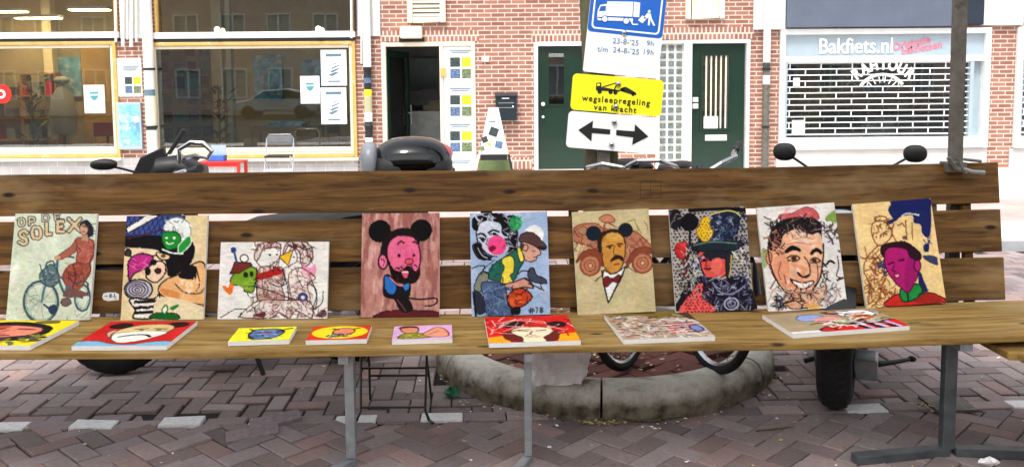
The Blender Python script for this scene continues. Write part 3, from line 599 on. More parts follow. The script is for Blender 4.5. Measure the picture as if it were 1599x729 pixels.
f = MB(); frame(f, d2, .065, YF-.03, YF+.12, 0, False); rel(f, 'door_frame', M['white'], mh, bevel=.006)
r, d_ = gdoor(841, 72, 920, 262, (857, 83, 881, 163), False, None)
f = MB(); f.box(d2[0]+.066, d2[1]-.066, YF-.05, YF+.2, -.04, .03); rel(f, 'threshold', M['white'], mh)
for py, s in ((163, .035), (183, .024)): p = onY(848, py, YF+.05); f = MB(); f.ell((p.x, YF+.03, p.z), (s, .03, s), n=8); rel(f, 'knob', M['white'], d_, smooth=True)
# glass blocks and door three
f = MB(); X0, X1, Z0, Z1 = d3; frame(f, (X0, X1, -.02, Z1), .055, YF-.03, YF+.12, 0, False); xa = onY(1067, 150, YF).x; xb = onY(1080, 150, YF).x; f.box(xa, xb, YF-.03, YF+.12, 0, Z1-.055); rel(f, 'door_frame', M['white'], mh, bevel=.006)
M['gblock'] = mat('glass_block', (116, 126, 122), .12, var=.3, scale=14, bump=.6, coat=.8); M['joint'] = mat('block_joint', (226, 226, 220), .8)
gx0, gx1 = X0+.058, xa-.003; n = 3; cw = (gx1-gx0)/n; rows = int((Z1-.06)/cw)
f = MB(); f.box(gx0, gx1, YF+.03, YF+.1, 0, Z1-.056); gp_ = rel(f, 'glass_block_panel', M['joint'], mh)
for j in range(rows+1):
    for i in range(n):
        z0 = Z1-.06-(j+1)*cw*.97
        if z0 < 0: continue
        f = MB(); f.box(gx0+i*cw+.018, gx0+(i+1)*cw-.018, YF+.012, YF+.0295, z0+.018, z0+cw*.97-.018); rel(f, 'glass_block', M['gblock'], gp_, bevel=.012)
r, d_ = gdoor(1081, 68, 1163, 266, (1097, 87, 1140, 201), True, (1102, 211, 1136, 220))
for py in (155, 165): p = onY(1086, py, YF); f = MB(); f.box(p.x-.04, p.x+.05, YF+.02, YF+.0595, p.z-.05, p.z+.03); rel(f, 'lock', M['white'], d_)
# mailbox
r = rect(774, 145, 807, 188); t = thing('mailbox', 'dark slate wall mailbox on the brick between the doorways', 'mailbox', ((r[0]+r[1])/2, YF, r[2]))
f = MB(); f.box(r[0], r[1], YF-.15, YF-.004, r[2], r[3]-.06); rel(f, 'body', M['navy'], t, bevel=.01)
f = MB(); f.prism([(YF-.17, r[3]-.065), (YF-.17, r[3]-.05), (YF-.004, r[3]), (YF-.004, r[3]-.058)], r[0]-.012, r[1]+.012, ax='x'); rel(f, 'lid', M['navy'], t)
for z in (.62, .45): f = MB(); zz = r[2]+(r[3]-r[2])*z; f.box(r[0]+.05, r[1]-.05, YF-.158, YF-.151, zz, zz+.012); rel(f, 'ridge', M['steel'], t)
p = onY(801, 167, YF); f = MB(); f.ell((p.x, YF-.155, p.z), (.016, .01, .016), n=6); rel(f, 'lock', M['chrome'], t)
f = MB(); f.box((r[0]+r[1])/2-.07, (r[0]+r[1])/2+.05, YF-.157, YF-.151, r[3]-.1, r[3]-.085); rel(f, 'name_strip', M['paper'], t)
# doorbell plates
f = MB(); rr = rect(752, 88, 764, 97); f.box(rr[0], rr[1], YF-.03, YF-.003, rr[2], rr[3]); rel(f, 'doorbell', M['cream'], mh, bevel=.006)

# ---- right shop with roller shutter
XR = XE
sr = thing('shuttered_shop_building', 'brick shop with white framed front, closed brick pattern roller shutter and slate blue fascia', 'building', ((XM+XR)/2, YF, 0))
o1 = rect(1216, 45, 1543, 232); o2 = rect(1584, 42, 1760, 230)
rel(wallmesh(XM, XR, -.05, 6.5, YF, .28, [o1, o2]), 'wall', M['brickL'], sr)
f = MB(); f.box(o1[0]-.03, o1[1]+.01, YF-.02, YF-.003, -.05, o1[2]-.01); f.box(o2[0]-.05, XR, YF-.02, YF-.003, -.05, o2[2]-.01); rel(f, 'base_plaster', M['plaster'], sr)
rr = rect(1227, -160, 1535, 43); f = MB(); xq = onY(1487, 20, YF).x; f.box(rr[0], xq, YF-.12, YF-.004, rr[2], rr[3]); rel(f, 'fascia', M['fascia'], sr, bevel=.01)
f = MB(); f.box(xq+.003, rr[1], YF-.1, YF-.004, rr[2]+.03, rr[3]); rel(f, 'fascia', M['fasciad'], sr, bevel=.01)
for a, c_, yb in ((1177, 1226, 47), (1536, 1598, 40)):
    rr = rect(a, -160, c_, yb); f = MB(); f.box(rr[0], rr[1], YF-.08, YF-.004, rr[2], rr[3]); rel(f, 'pier_panel', M['white'], sr, bevel=.008)
def shopfront(o, full):
    f = MB(); frame(f, o, .09, YF-.06, YF+.16); f.box(o[0]+.09, o[1]-.09, YF-.06, YF+.16, o[2]+.09, o[2]+.19); w_ = rel(f, 'shop_window', M['white'], sr, bevel=.006)
    f = MB(); i_ = (o[0]+.09, o[1]-.09, o[2]+.19, o[3]-.09); zb = i_[3]-.36
    f.box(i_[0], i_[1], YF+.02, YF+.06, zb, i_[3]); sb = rel(f, 'name_board', M['paleblue'], w_)
    f = MB(); f.box(i_[0], i_[1], YF-.02, YF+.1, zb-.1, zb-.002); rel(f, 'shutter_box', M['white'], w_, bevel=.01)
    f = MB(); x1 = i_[1]-(.22 if full else 0); f.box(i_[0]-.0, i_[0]+.05, YF-.01, YF+.09, i_[2], zb-.102); rel(f, 'guide_rail', M['paleblue'], w_); f = MB(); f.box(x1, x1+.06, YF-.01, YF+.09, i_[2], zb-.102); rel(f, 'guide_rail', M['paleblue'], w_)
    if full: f = MB(); f.box(x1+.06, i_[1], YF+.1, YF+.14, i_[2], zb-.102); rel(f, 'side_panel', M['paleblue'], w_)
    # the shutter: bars and staggered links
    f = MB(); z0, z1 = i_[2]+.01, zb-.11; X0, X1 = i_[0]+.052, x1-.003; ph = .099; n = int((z1-z0)/ph)
    for k in range(n+1): z = z1-k*ph; f.box(X0, X1, YF+.02, YF+.04, z-.009, z+.009)
    lw = .52
    for k in range(n):
        z = z1-k*ph; x = X0+.04+(k % 2)*lw/2
        while x < X1-.02: f.box(x, x+.016, YF+.022, YF+.038, z-ph+.009, z-.009); x += lw
    sh = rel(f, 'roller_shutter', M['shut'], w_)
    f = MB(); f.box(X0, X1, YF+.3, YF+.306, i_[2], zb); rel(f, 'pane', M['glass'], w_)
    return w_, sb, sh, i_, zb
w1, sb, sh, i_, zb = shopfront(o1, True)
p = onY(1337, 73, YF); M['ltr'] = mat('white_letters', (250, 250, 248), .4, var=.01); M['ltrs'] = mat('letter_outline', (150, 170, 182), .5)
text_obj('lettering_shadow', 'Bakfiets.nl', .36, M['ltrs'], sb, Vector((p.x+.012, YF+.017, p.z-.012))-sr.location, offset=.010, extrude=.002, sx=.86, align='CENTER')
text_obj('lettering', 'Bakfiets.nl', .36, M['ltr'], sb, Vector((p.x, YF+.010, p.z))-sr.location, offset=.005, extrude=.003, sx=.86)
p = onY(1440, 70, YF); Mrot = lambda a: Matrix.Rotation(math.pi/2, 4, 'X') @ Matrix.Rotation(a, 4, 'Z')
M['pinkl'] = mat('pink_letters', (226, 130, 150), .5)
text_obj('lettering', 'Originele', .17, M['pinkl'], sb, None, mw=Matrix.Translation(Vector((onY(1424, 66, YF).x, YF+.012, onY(1424, 68, YF).z))-sr.location) @ Mrot(.22), offset=.003)
text_obj('lettering', 'bakfietsen', .17, M['pinkl'], sb, None, mw=Matrix.Translation(Vector((onY(1440, 74, YF).x, YF+.012, onY(1452, 75, YF).z))-sr.location) @ Mrot(.16), offset=.003)
# RAHTOUR arc + half wheel on the shutter
cc = onY(1378, 167, YF); rad = .70; cw_ = onY(1377, 157, YF)
for k, ch in enumerate('RAHTOUR'):
    a = R(39-13*k); r_ = rad+.0
    pos = Vector((cc.x-math.sin(a)*r_, YF+.012, cc.z+math.cos(a)*r_))-sr.location
    text_obj('letter', ch, .25, M['ltr'], sh, None, mw=Matrix.Translation(pos) @ Mrot(a), offset=.010, sx=.78, extrude=.003)
f = MB(); pts = [(cw_.x+math.sin(R(q))*.43, YF+.012, cw_.z+math.cos(R(q))*.43) for q in range(-56, 57, 6)]; f.tube(pts, .026, 6)
for q in (-38, -24, -8, 8, 24, 38): f.tube([(cw_.x+math.sin(R(q))*.42, YF+.012, cw_.z+math.cos(R(q))*.42), (cw_.x+math.sin(R(q*.9))*.30, YF+.012, cw_.z+math.cos(R(q))*.30)], .009, 5)
rel(f, 'wheel_emblem', M['ltr'], sh)
for (a, b0, c_, d__) in ((1239, 122, 1249, 135), (1237, 188, 1257, 211)):
    rr = rect(a, b0, c_, d__); f = MB(); f.box(rr[0], rr[1], YF+.004, YF+.018, rr[2], rr[3]); rel(f, 'notice', M['paper'], sh)
w2, sb2, sh2, i2, zb2 = shopfront(o2, False)
f = MB(); f.box(XM+.1, XR, 18.5, 18.6, -.02, 3); f.box(XM, XM+.1, YF+.28, 18.6, -.02, 3); rel(f, 'room_wall', M['roomd'], sr); f = MB(); f.box(XM+.1, XR, YF+.28, 18.5, -.03, .01); rel(f, 'room_floor', M['roomd'], sr)
f = MB(); f.box(XM+.1, XR, YF+.28, 18.5, 2.5, 2.6); rel(f, 'room_ceiling', M['roomd'], sr)
M['olive'] = mat('olive_crate', (120, 100, 30), .6)
for k, (px, hh, mm) in enumerate(((1268, 1.7, 'olive'), (1300, 1.1, 'dark'), (1365, .9, 'steel'), (1415, 1.0, 'dark'), (1460, 1.3, 'navy'))):
    x = onY(px, 160, 16.2).x; t = thing('cargo_box', ['tall olive cargo box standing at the left behind the roller shutter', 'dark cargo box behind the shutter, right of the olive one', 'grey metal cargo box behind the middle of the shutter', 'dark cargo box behind the shutter under the end of the arched lettering', 'dark blue cargo box behind the right end of the shutter'][k], 'cargo box', (x, 16.2, 0))
    f = MB(); f.prism([(-.3, .3), (-.38, hh*.9), (.38, hh*.9), (.3, .3)], -.3, .3); f.build('box', M[mm], t, bevel=.02); f = MB(); f.box(-.4, .4, -.32, .32, hh*.9+.001, hh*.9+.04); f.build('lid', M['dark'], t)
    for s in (-1, 1): f = MB(); f.lathe([(0, -.03), (.2, -.03), (.25, -.02), (.25, .02), (.2, .03), (0, .03)], 20, Matrix.Translation((s*.25, -.36, .25)) @ Matrix.Rotation(math.pi/2, 4, 'X')); f.build('wheel', M['rubber'], t)
# ---- houses over the road behind the viewer, seen only in the panes
oh = thing('opposite_house_row', 'row of brick houses across the street mirrored in the shop panes', 'building', (0, -20, 0))
hl = []; 
for k in range(-13, 13):
    for z in (.9, 3.9, 6.9): hl.append((k*2.6-.7, k*2.6+.7, z, z+1.7))
wallmesh(-36, 36, -.05, 9.5, .28, .3, hl).build('wall', M['brickD'], oh)
f = MB()
for h in hl: frame(f, h, .09, .2, .3); f.box(h[0]+.65, h[1]-.65, .2, .3, h[2]+.09, h[3]-.09)
f.build('window_frames', M['white'], oh); f = MB()
for h in hl: f.box(h[0], h[1], .35, .4, h[2], h[3])
f.build('window_panes', M['roomd'], oh)
oh.rotation_euler = (0, 0, math.pi)
# ------------------------------------------------------------------ bench
PSI = R(1.0); BU = Vector((math.cos(PSI), math.sin(PSI), 0)); BN = Vector((-math.sin(PSI), math.cos(PSI), 0)); BO = Vector((0, 3.10, 0))
def zs(u):
    t = min(1, max(0, (u-.9)/1.5)); return .484+.030*t*t*(3-2*t)+.007*min(1, max(0, (-u-1.2)/.8))
def BP(u, n, z): return BO+BU*u+BN*n+Vector((0, 0, z))
def plank(parent, u0, u1, quad, m, name, sag=1.0, seed=0, step=.12):
    """quad = four (n, z-above-seat) corners of the section, swept along u following the gentle sag of the stall"""
    b = MB(); N = max(2, int((u1-u0)/step)); vs = []; rr = random.Random(seed)
    ph = rr.uniform(0, 6)
    for i in range(N+1):
        u = u0+(u1-u0)*i/N; dz = (zs(u)-.484)*sag+.0016*math.sin(u*2.3+ph)+.0008*math.sin(u*9+ph*2)
        for (n, z) in quad: vs.append(BP(u, n+.0012*math.sin(u*3+ph), .484+z+dz)-BO)
    k = len(quad); fs = [tuple(range(k)), tuple(range((N+1)*k-1, N*k-1, -1))]
    for i in range(N):
        for j in range(k): fs.append((i*k+j, i*k+(j+1) % k, (i+1)*k+(j+1) % k, (i+1)*k+j))
    b.add(vs, fs); return b.build(name, m, parent, bevel=.004)
bench = thing('market_bench', 'long slatted wooden stall bench on steel legs, holding all the paintings', 'bench', BO)
T = .026
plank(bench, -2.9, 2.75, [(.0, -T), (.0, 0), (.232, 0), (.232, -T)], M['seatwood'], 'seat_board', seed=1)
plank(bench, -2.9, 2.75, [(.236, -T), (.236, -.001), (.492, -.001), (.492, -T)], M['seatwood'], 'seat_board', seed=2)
LEAN = R(8.5)
def bsec(h0, h1, th=.024):
    c_, s_ = math.cos(LEAN), math.sin(LEAN); n0 = .500
    return [(n0+h0*s_, h0*c_), (n0+h1*s_, h1*c_), (n0+h1*s_+th*c_, h1*c_-th*s_), (n0+h0*s_+th*c_, h0*c_-th*s_)]
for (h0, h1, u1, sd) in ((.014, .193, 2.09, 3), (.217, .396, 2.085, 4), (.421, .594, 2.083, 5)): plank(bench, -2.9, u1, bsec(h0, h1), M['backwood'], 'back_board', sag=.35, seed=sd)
# battens behind the back boards, seen through the gaps
for (u, w_) in ((1.80, .05), (1.955, .035), (-1.35, .05), (-.1, .05), (.95, .05), (.27, .04)):
    sec = bsec(-.02, .57, .03); X0 = u-w_/2; b = MB(); vs = []
    for uu in (u-w_/2, u+w_/2):
        for n_, z_ in [(a+.027, z) for a, z in sec]: vs.append(BP(uu, n_, .484+z_+(zs(u)-.484)*.35)-BO)
    b.add(vs, [(0, 1, 2, 3), (7, 6, 5, 4)]+[(j, 4+j, 4+(j+1) % 4, (j+1) % 4) for j in range(4)]); b.build('batten', M['backwood'] if u < 1.7 or u > 1.9 else M['dsteel'], bench)
# steel trestles
def leg(u, wd=.048, m='steel'):
    t0 = zs(u)-T-.001; l = MB(); p = BP(u, .13, 0)-BO; l.box(p.x-wd/2, p.x+wd/2, p.y-.02, p.y+.02, .03, t0); l_ = l.build('leg', M[m], bench, bevel=.003)
    l = MB(); l.box(p.x-wd/2, p.x+wd/2, p.y-.12, p.y+.3, t0-.03, t0-.001); l.build('seat_bearer', M['steel'], l_)
    return l_, p
l1, p1 = leg(-.615, .036); l2, p2 = leg(.055, .028); l3, p3_ = leg(1.66, .047, 'gsteel')
def bar(p, q, w_, h, z): 
    d = (q-p); an = math.atan2(d.y, d.x); b = MB(); b.box(0, d.length, -w_/2, w_/2, 0, h, 0, Matrix.Translation((p.x, p.y, z)) @ Matrix.Rotation(an, 4, 'Z')); return b
bar(p1, p1+Vector((-.26, -.5, 0)), .04, .028, 0).build('foot', M['steel'], l1, bevel=.003)
bar(p2, p2+Vector((-.16, -.42, 0)), .034, .028, 0).build('foot', M['steel'], l2, bevel=.003)
bar(p3_+Vector((.0, 0, 0)), p3_+Vector((-.38, -.07, 0)), .05, .035, .0).build('foot', M['gsteel'], l3, bevel=.003); bar(p3_+Vector((.029, 0, 0)), p3_+Vector((.52, -.06, 0)), .05, .035, .0).build('foot', M['gsteel'], l3, bevel=.003)
# grey label stuck on the left of the back
a = BP(onY(173, 463, 3.55).x, 0, 0)
def onback(px, py):
    """a point of the back boards' front face"""
    c_, s_ = math.cos(LEAN), math.sin(LEAN); n = BN*c_-Vector((0, 0, s_)); o = BP(0, .500, .484); d = ray(px, py); C0 = Vector((0, 0, CAMH)); return C0+d*((o-C0).dot(n)/d.dot(n))
BACKX = Matrix.Rotation(PSI, 4, 'Z') @ Matrix.Rotation(-LEAN, 4, 'X')
p = onback(173, 463); t = MB(); pts = [(-.035, 0), (-.03, .014), (-.012, .018), (.02, .017), (.034, .01), (.034, -.014), (-.01, -.018), (-.03, -.012)]
t.prism(pts, -.0016, -.0004, X=Matrix.Translation(p-BO) @ BACKX); tg = t.build('paper_label', M['paper'], bench)
t = MB(); 
for (x, z, w_, h) in ((-.018, .003, .012, .004), (0, .004, .01, .016), (.016, 0, .014, .004), (.016, .008, .004, .012), (.02, -.008, .012, .003)): t.box(x-w_/2, x+w_/2, -.0023, -.0017, z-h/2, z+h/2, 0, Matrix.Translation(p-BO) @ BACKX)
t.build('label_print', M['greyink'], tg)
# carved square in the top board
p = onback(1016, 296); t = MB(); X = Matrix.Translation(p-BO) @ BACKX; s = .045
for q in ((-s, s, s*.75, s*.8), (-s, s, -s*.8, -s*.75), (-s, -s*.95, -s*.8, s*.8), (s*.95, s, -s*.8, s*.8), (-s*.05, 0, -s*.8, s*.8), (-s, s, -.002, 0)): t.box(q[0], q[1], -.0008, -.0002, q[2], q[3], 0, X)
t.build('scored_square', mat('scored_wood', (42, 28, 18), .8), bench)
# ------------------------------------------------------------------ stall poles, and an unseen canopy added to shade the bench
def stall_pole(px_t, px_b, Y, label):
    top = onY(px_t, 0, Y); bot = onY(px_b, 265, Y); d = (top-bot)/(top.z-bot.z); p0 = bot-d*bot.z; p1 = bot+d*(2.45-bot.z); t = thing('stall_pole', label, 'pole', (p0.x, p0.y, 0), 0, 'poles of the market stall')
    b = MB(); b.tube([Vector((0, 0, 0)), (p1-p0)], .033, 4); b.build('post', M['dsteel'], t, bevel=.003); b = MB(); b.box(-.09, .09, -.09, .09, 0, .012); b.build('base_plate', M['dsteel'], t); return t, p0, d
sp_, p0, dd = stall_pole(1499, 1491, 3.78, 'dark square stall pole behind the right end of the bench, in front of the shutter')
for x in (-2.55,):
    c2 = copy_tree(sp_); c2.location = (x, 3.74, 0); c2['label'] = 'stall pole beyond the left end of the bench, outside the picture'
for x in (-2.5, 1.95):
    c2 = copy_tree(sp_); c2.location = (x, 1.35, 0); c2['label'] = 'front stall pole beside the viewer, '+('left' if x < 0 else 'right')+' one'
cn = MB(); cn.add([(-2.7, 1.2, 2.35), (2.15, 1.2, 2.35), (2.15, 2.5, 2.75), (-2.7, 2.5, 2.75), (2.15, 3.58, 2.38), (-2.7, 3.58, 2.38)], [(0, 1, 2, 3), (3, 2, 4, 5)])  # added out of view; its eave is placed for the light on bench and signs
tc_ = cn.build('added_shade_canopy', M['tarp']); tag(tc_, 'unseen white tarpaulin roof added over the market stall to shade the bench', 'canopy')
# clamp at the bench end
cl = thing('clamp', 'dark steel clamp gripping the stall pole at the right end of the bench top', 'clamp', tuple(onY(1500, 262, 3.70)))
def lp(px, py, Y=3.69): return onY(px, py, Y)-Vector(cl.location)
b = MB(); b.tube([lp(1481, 246, 3.67), lp(1492, 262, 3.67), lp(1500, 266, 3.66)], .010, 6); b.build('jaw', M['dsteel'], cl)
b = MB(); b.tube([lp(1496, 247, 3.67), lp(1505, 266, 3.66), lp(1510, 271, 3.65)], .009, 6); b.build('jaw', M['dsteel'], cl)
b = MB(); b.tube([lp(1505, 249, 3.7), lp(1532, 252, 3.7)], .007, 6); b.build('screw_handle', M['dsteel'], cl)
b = MB(); b.tube([lp(1504, 264, 3.655), lp(1520, 269, 3.65), lp(1537, 270, 3.65)], [.008, .010, .011], 8); b.build('bolt', M['steel'], cl)
b = MB(); q = lp(1492, 258, 3.7); b.box(q.x-.04, q.x+.045, q.y-.012, q.y+.06, q.z-.03, q.z+.012); b.build('bracket', M['dsteel'], cl, bevel=.003)
# ------------------------------------------------------------------ second table at the lower right
q0 = onZ(1531, 527, .452); tb = thing('side_table', 'low wooden plank table at the right edge, end grain towards the bench', 'table', (q0.x, 0, 0))
for k in range(5):
    y1 = 3.285-k*.205; b = MB(); b.box(0+.008*(k % 2)+.024*k, 1.3, y1-.2, y1, .424+.0, .452-.002*(k % 2)); b.build('board', M['seatwood'], tb, bevel=.004)
for x in (.5, 1.2):
    for y in (2.5, 3.2): b = MB(); b.tube([(x, y, 0), (x, y, .423)], .02, 8); b.build('leg', M['steel'], tb)
# ------------------------------------------------------------------ paintings: a small brush on a grid of coloured points
class Art:
    def __init__(s, quad, bg, w, h, res=.0026, seed=0):
        s.q = [np.array(p, float) for p in quad]; s.nx = int(w/res); s.ny = int(h/res); s.asp = (w, h); s.rs = np.random.default_rng(seed)
        X, Y = np.meshgrid(np.arange(s.nx)+0., np.arange(s.ny)+0.); s.X, s.Y = X, Y
        s.I = np.ones((s.ny, s.nx, 3))*np.array(bg, float); s.k = s.nx/np.hypot(*(s.q[1]-s.q[0]))
    def T(s, P):
        P = np.array(P, float); tl, tr_, br, bl = s.q; out = []
        for p in P:
            u, v = .5, .5
            for _ in range(6):
                e = (1-v)*((1-u)*tl+u*tr_)+v*((1-u)*bl+u*br)-p; du = (1-v)*(tr_-tl)+v*(br-bl); dv = (1-u)*(bl-tl)+u*(br-tr_)
                d = du[0]*dv[1]-du[1]*dv[0]; u -= (e[0]*dv[1]-e[1]*dv[0])/d; v -= (du[0]*e[1]-du[1]*e[0])/d
            out.append((u*(s.nx-1), v*(s.ny-1)))
        return np.array(out)
    @staticmethod
    def cr(P, closed, n=5):
        m = len(P); out = []
        for i in range(m if closed else m-1):
            g = (lambda j: P[j % m]) if closed else (lambda j: P[min(max(j, 0), m-1)])
            a, b, c, d = g(i-1), g(i), g(i+1), g(i+2)
            for t in np.arange(n)/n: out.append(.5*((2*b)+(c-a)*t+(2*a-5*b+4*c-d)*t*t+(3*b-a-3*c+d)*t**3))
        if not closed: out.append(P[-1])
        return np.array(out)
    def seg(s, Q, closed):
        D = np.full(s.X.shape, 1e9, dtype=np.float32); m = len(Q); pad = 14
        x0, y0 = np.maximum(np.floor(Q.min(0)-pad), 0).astype(int); x1, y1 = np.ceil(Q.max(0)+pad).astype(int)
        X, Y = s.X[y0:max(y1, 0), x0:max(x1, 0)], s.Y[y0:max(y1, 0), x0:max(x1, 0)]
        if X.size == 0: return D
        d_ = np.full(X.shape, 1e9)
        for i in range(m if closed else m-1):
            a = Q[i]; d = Q[(i+1) % m]-a; L = d@d+1e-9
            t = np.clip(((X-a[0])*d[0]+(Y-a[1])*d[1])/L, 0, 1); d_ = np.minimum(d_, (X-a[0]-t*d[0])**2+(Y-a[1]-t*d[1])**2)
        D[y0:max(y1, 0), x0:max(x1, 0)] = np.sqrt(d_)
        return D
    def put(s, A, col, al=1.):
        A = (np.clip(A, 0, 1)*al)[..., None]; s.I = s.I*(1-A)+np.array(col, float)*A; return s
    def poly(s, P, col, ol=None, lw=5, sm=True, al=1.):
        Q = s.T(P); Q = s.cr(Q, True) if sm else Q; D = s.seg(Q, True); ins_ = np.zeros(s.X.shape, bool); m = len(Q)
        for i in range(m):
            a, b = Q[i], Q[(i+1) % m]
            if a[1] == b[1]: continue
            c = ((a[1] > s.Y) != (b[1] > s.Y)) & (s.X < (b[0]-a[0])*(s.Y-a[1])/(b[1]-a[1])+a[0]); ins_ ^= c
        s.put(np.where(ins_, D, -D)+.5, col, al)
        if ol is not None: s.put(lw*1.25*s.k/2-D+.5, ol)
        return s
    def line(s, P, col, lw=5, sm=True, al=1., closed=False):
        Q = s.T(P); Q = s.cr(Q, closed) if sm and len(P) > 2 else Q
        D = s.seg(Q, closed); j = 0; lw = lw*1.22; return s.put(max(lw*s.k/2, .5)-D+.5+j, col, al)
    def ell(s, cx, cy, rx, ry, col, ol=None, lw=5, al=1., rot=0):
        a = np.arange(0, 2*np.pi, np.pi/10); c_, s_ = math.cos(rot), math.sin(rot)
        P = [(cx+rx*math.cos(t)*c_-ry*math.sin(t)*s_, cy+rx*math.cos(t)*s_+ry*math.sin(t)*c_) for t in a]
        if col is None: return s.line(P, ol, lw, closed=True)
        return s.poly(P, col, ol, lw, al=al)
    def fbm(s, sx, sy):
        out = np.zeros(s.X.shape); amp = 1
        for o in range(4):
            gx, gy = max(2, int(sx*2**o)), max(2, int(sy*2**o)); G = s.rs.random((gy+2, gx+2)); fx = s.X/s.nx*gx; fy = s.Y/s.ny*gy
            i, j = fx.astype(int), fy.astype(int); a, b = fx-i, fy-j; a = a*a*(3-2*a); b = b*b*(3-2*b)
            out += amp*((G[j, i]*(1-a)+G[j, i+1]*a)*(1-b)+(G[j+1, i]*(1-a)+G[j+1, i+1]*a)*b-.5); amp *= .55
        return out
    def wash(s, amt=8, sx=5, sy=6): s.I = s.I+s.fbm(sx, sy)[..., None]*amt*2; return s
    def tint(s, col, sx, sy, th=0., soft=.3, al=1., box=None):
        A = np.clip((s.fbm(sx, sy)-th)/soft, 0, 1)
        if box is not None:
            Q = s.T([(box[0], box[1]), (box[2], box[3])]); A = A*((s.X > Q[0][0]) & (s.X < Q[1][0]) & (s.Y > Q[0][1]) & (s.Y < Q[1][1]))
        return s.put(A, col, al)
    def scrib(s, box, cols, n, lw, ln=30, wob=.8):
        ln *= .7; n = int(n*1.25); wob *= .45
        for _ in range(n):
            x, y = s.rs.uniform(box[0], box[2]), s.rs.uniform(box[1], box[3]); a = s.rs.uniform(0, 6.28); P = [(x, y)]
            for k in range(3): a += s.rs.normal(0, wob); x += math.cos(a)*ln/3; y += math.sin(a)*ln/3; P.append((x, y))
            s.line(P, cols[s.rs.integers(len(cols))], lw*s.rs.uniform(.5, 1.1), al=.8)
        return s
    def dots(s, box, col, step, r):
        y = box[1]; k = 0
        while y < box[3]:
            x = box[0]+(k % 2)*step/2
            while x < box[2]: s.ell(x+s.rs.normal(0, step*.1), y+s.rs.normal(0, step*.1), r, r*.85, col); x += step
            y += step*.85; k += 1
        return s
LET = {'O': [[(0, .5), (.15, .08), (.5, 0), (.85, .1), (1, .5), (.85, .92), (.5, 1), (.15, .9), (0, .5)]], 'P': [[(0, 1), (0, 0)], [(0, 0), (.8, .05), (.9, .3), (.7, .52), (0, .55)]], 'D': [[(0, 0), (0, 1)], [(0, 0), (.7, .1), (.95, .5), (.7, .9), (0, 1)]],
       'E': [[(.9, 0), (0, 0)], [(0, 0), (0, 1)], [(0, 1), (.9, 1)], [(0, .5), (.7, .5)]], 'S': [[(.95, .15), (.5, 0), (.1, .2), (.3, .45), (.8, .6), (.9, .85), (.5, 1), (0, .85)]], 'L': [[(0, 0), (0, 1)], [(0, 1), (.85, 1)]], 'X': [[(0, 0), (1, 1)], [(1, 0), (0, 1)]],
       '#': [[(.35, 0), (.25, 1)], [(.75, 0), (.65, 1)], [(0, .35), (1, .3)], [(0, .7), (1, .65)]], '7': [[(0, 0), (1, 0)], [(1, 0), (.4, 1)]], '8': [[(.5, .45), (.1, .2), (.5, 0), (.9, .2), (.5, .45), (.0, .75), (.5, 1), (1, .75), (.5, .45)]]}
def letters(A, txt, quads, c1, lw1, c2=None, lw2=0):
    for c_, lw in ((c1, lw1), (c2, lw2)):
        if c_ is None: continue
        for ch, (x, y, w_, h) in zip(txt, quads):
            for st in LET[ch]: A.line([(x+a*w_, y+b*h) for a, b in st], c_, lw, sm=ch in 'OS8P')
K = (18, 15, 18)
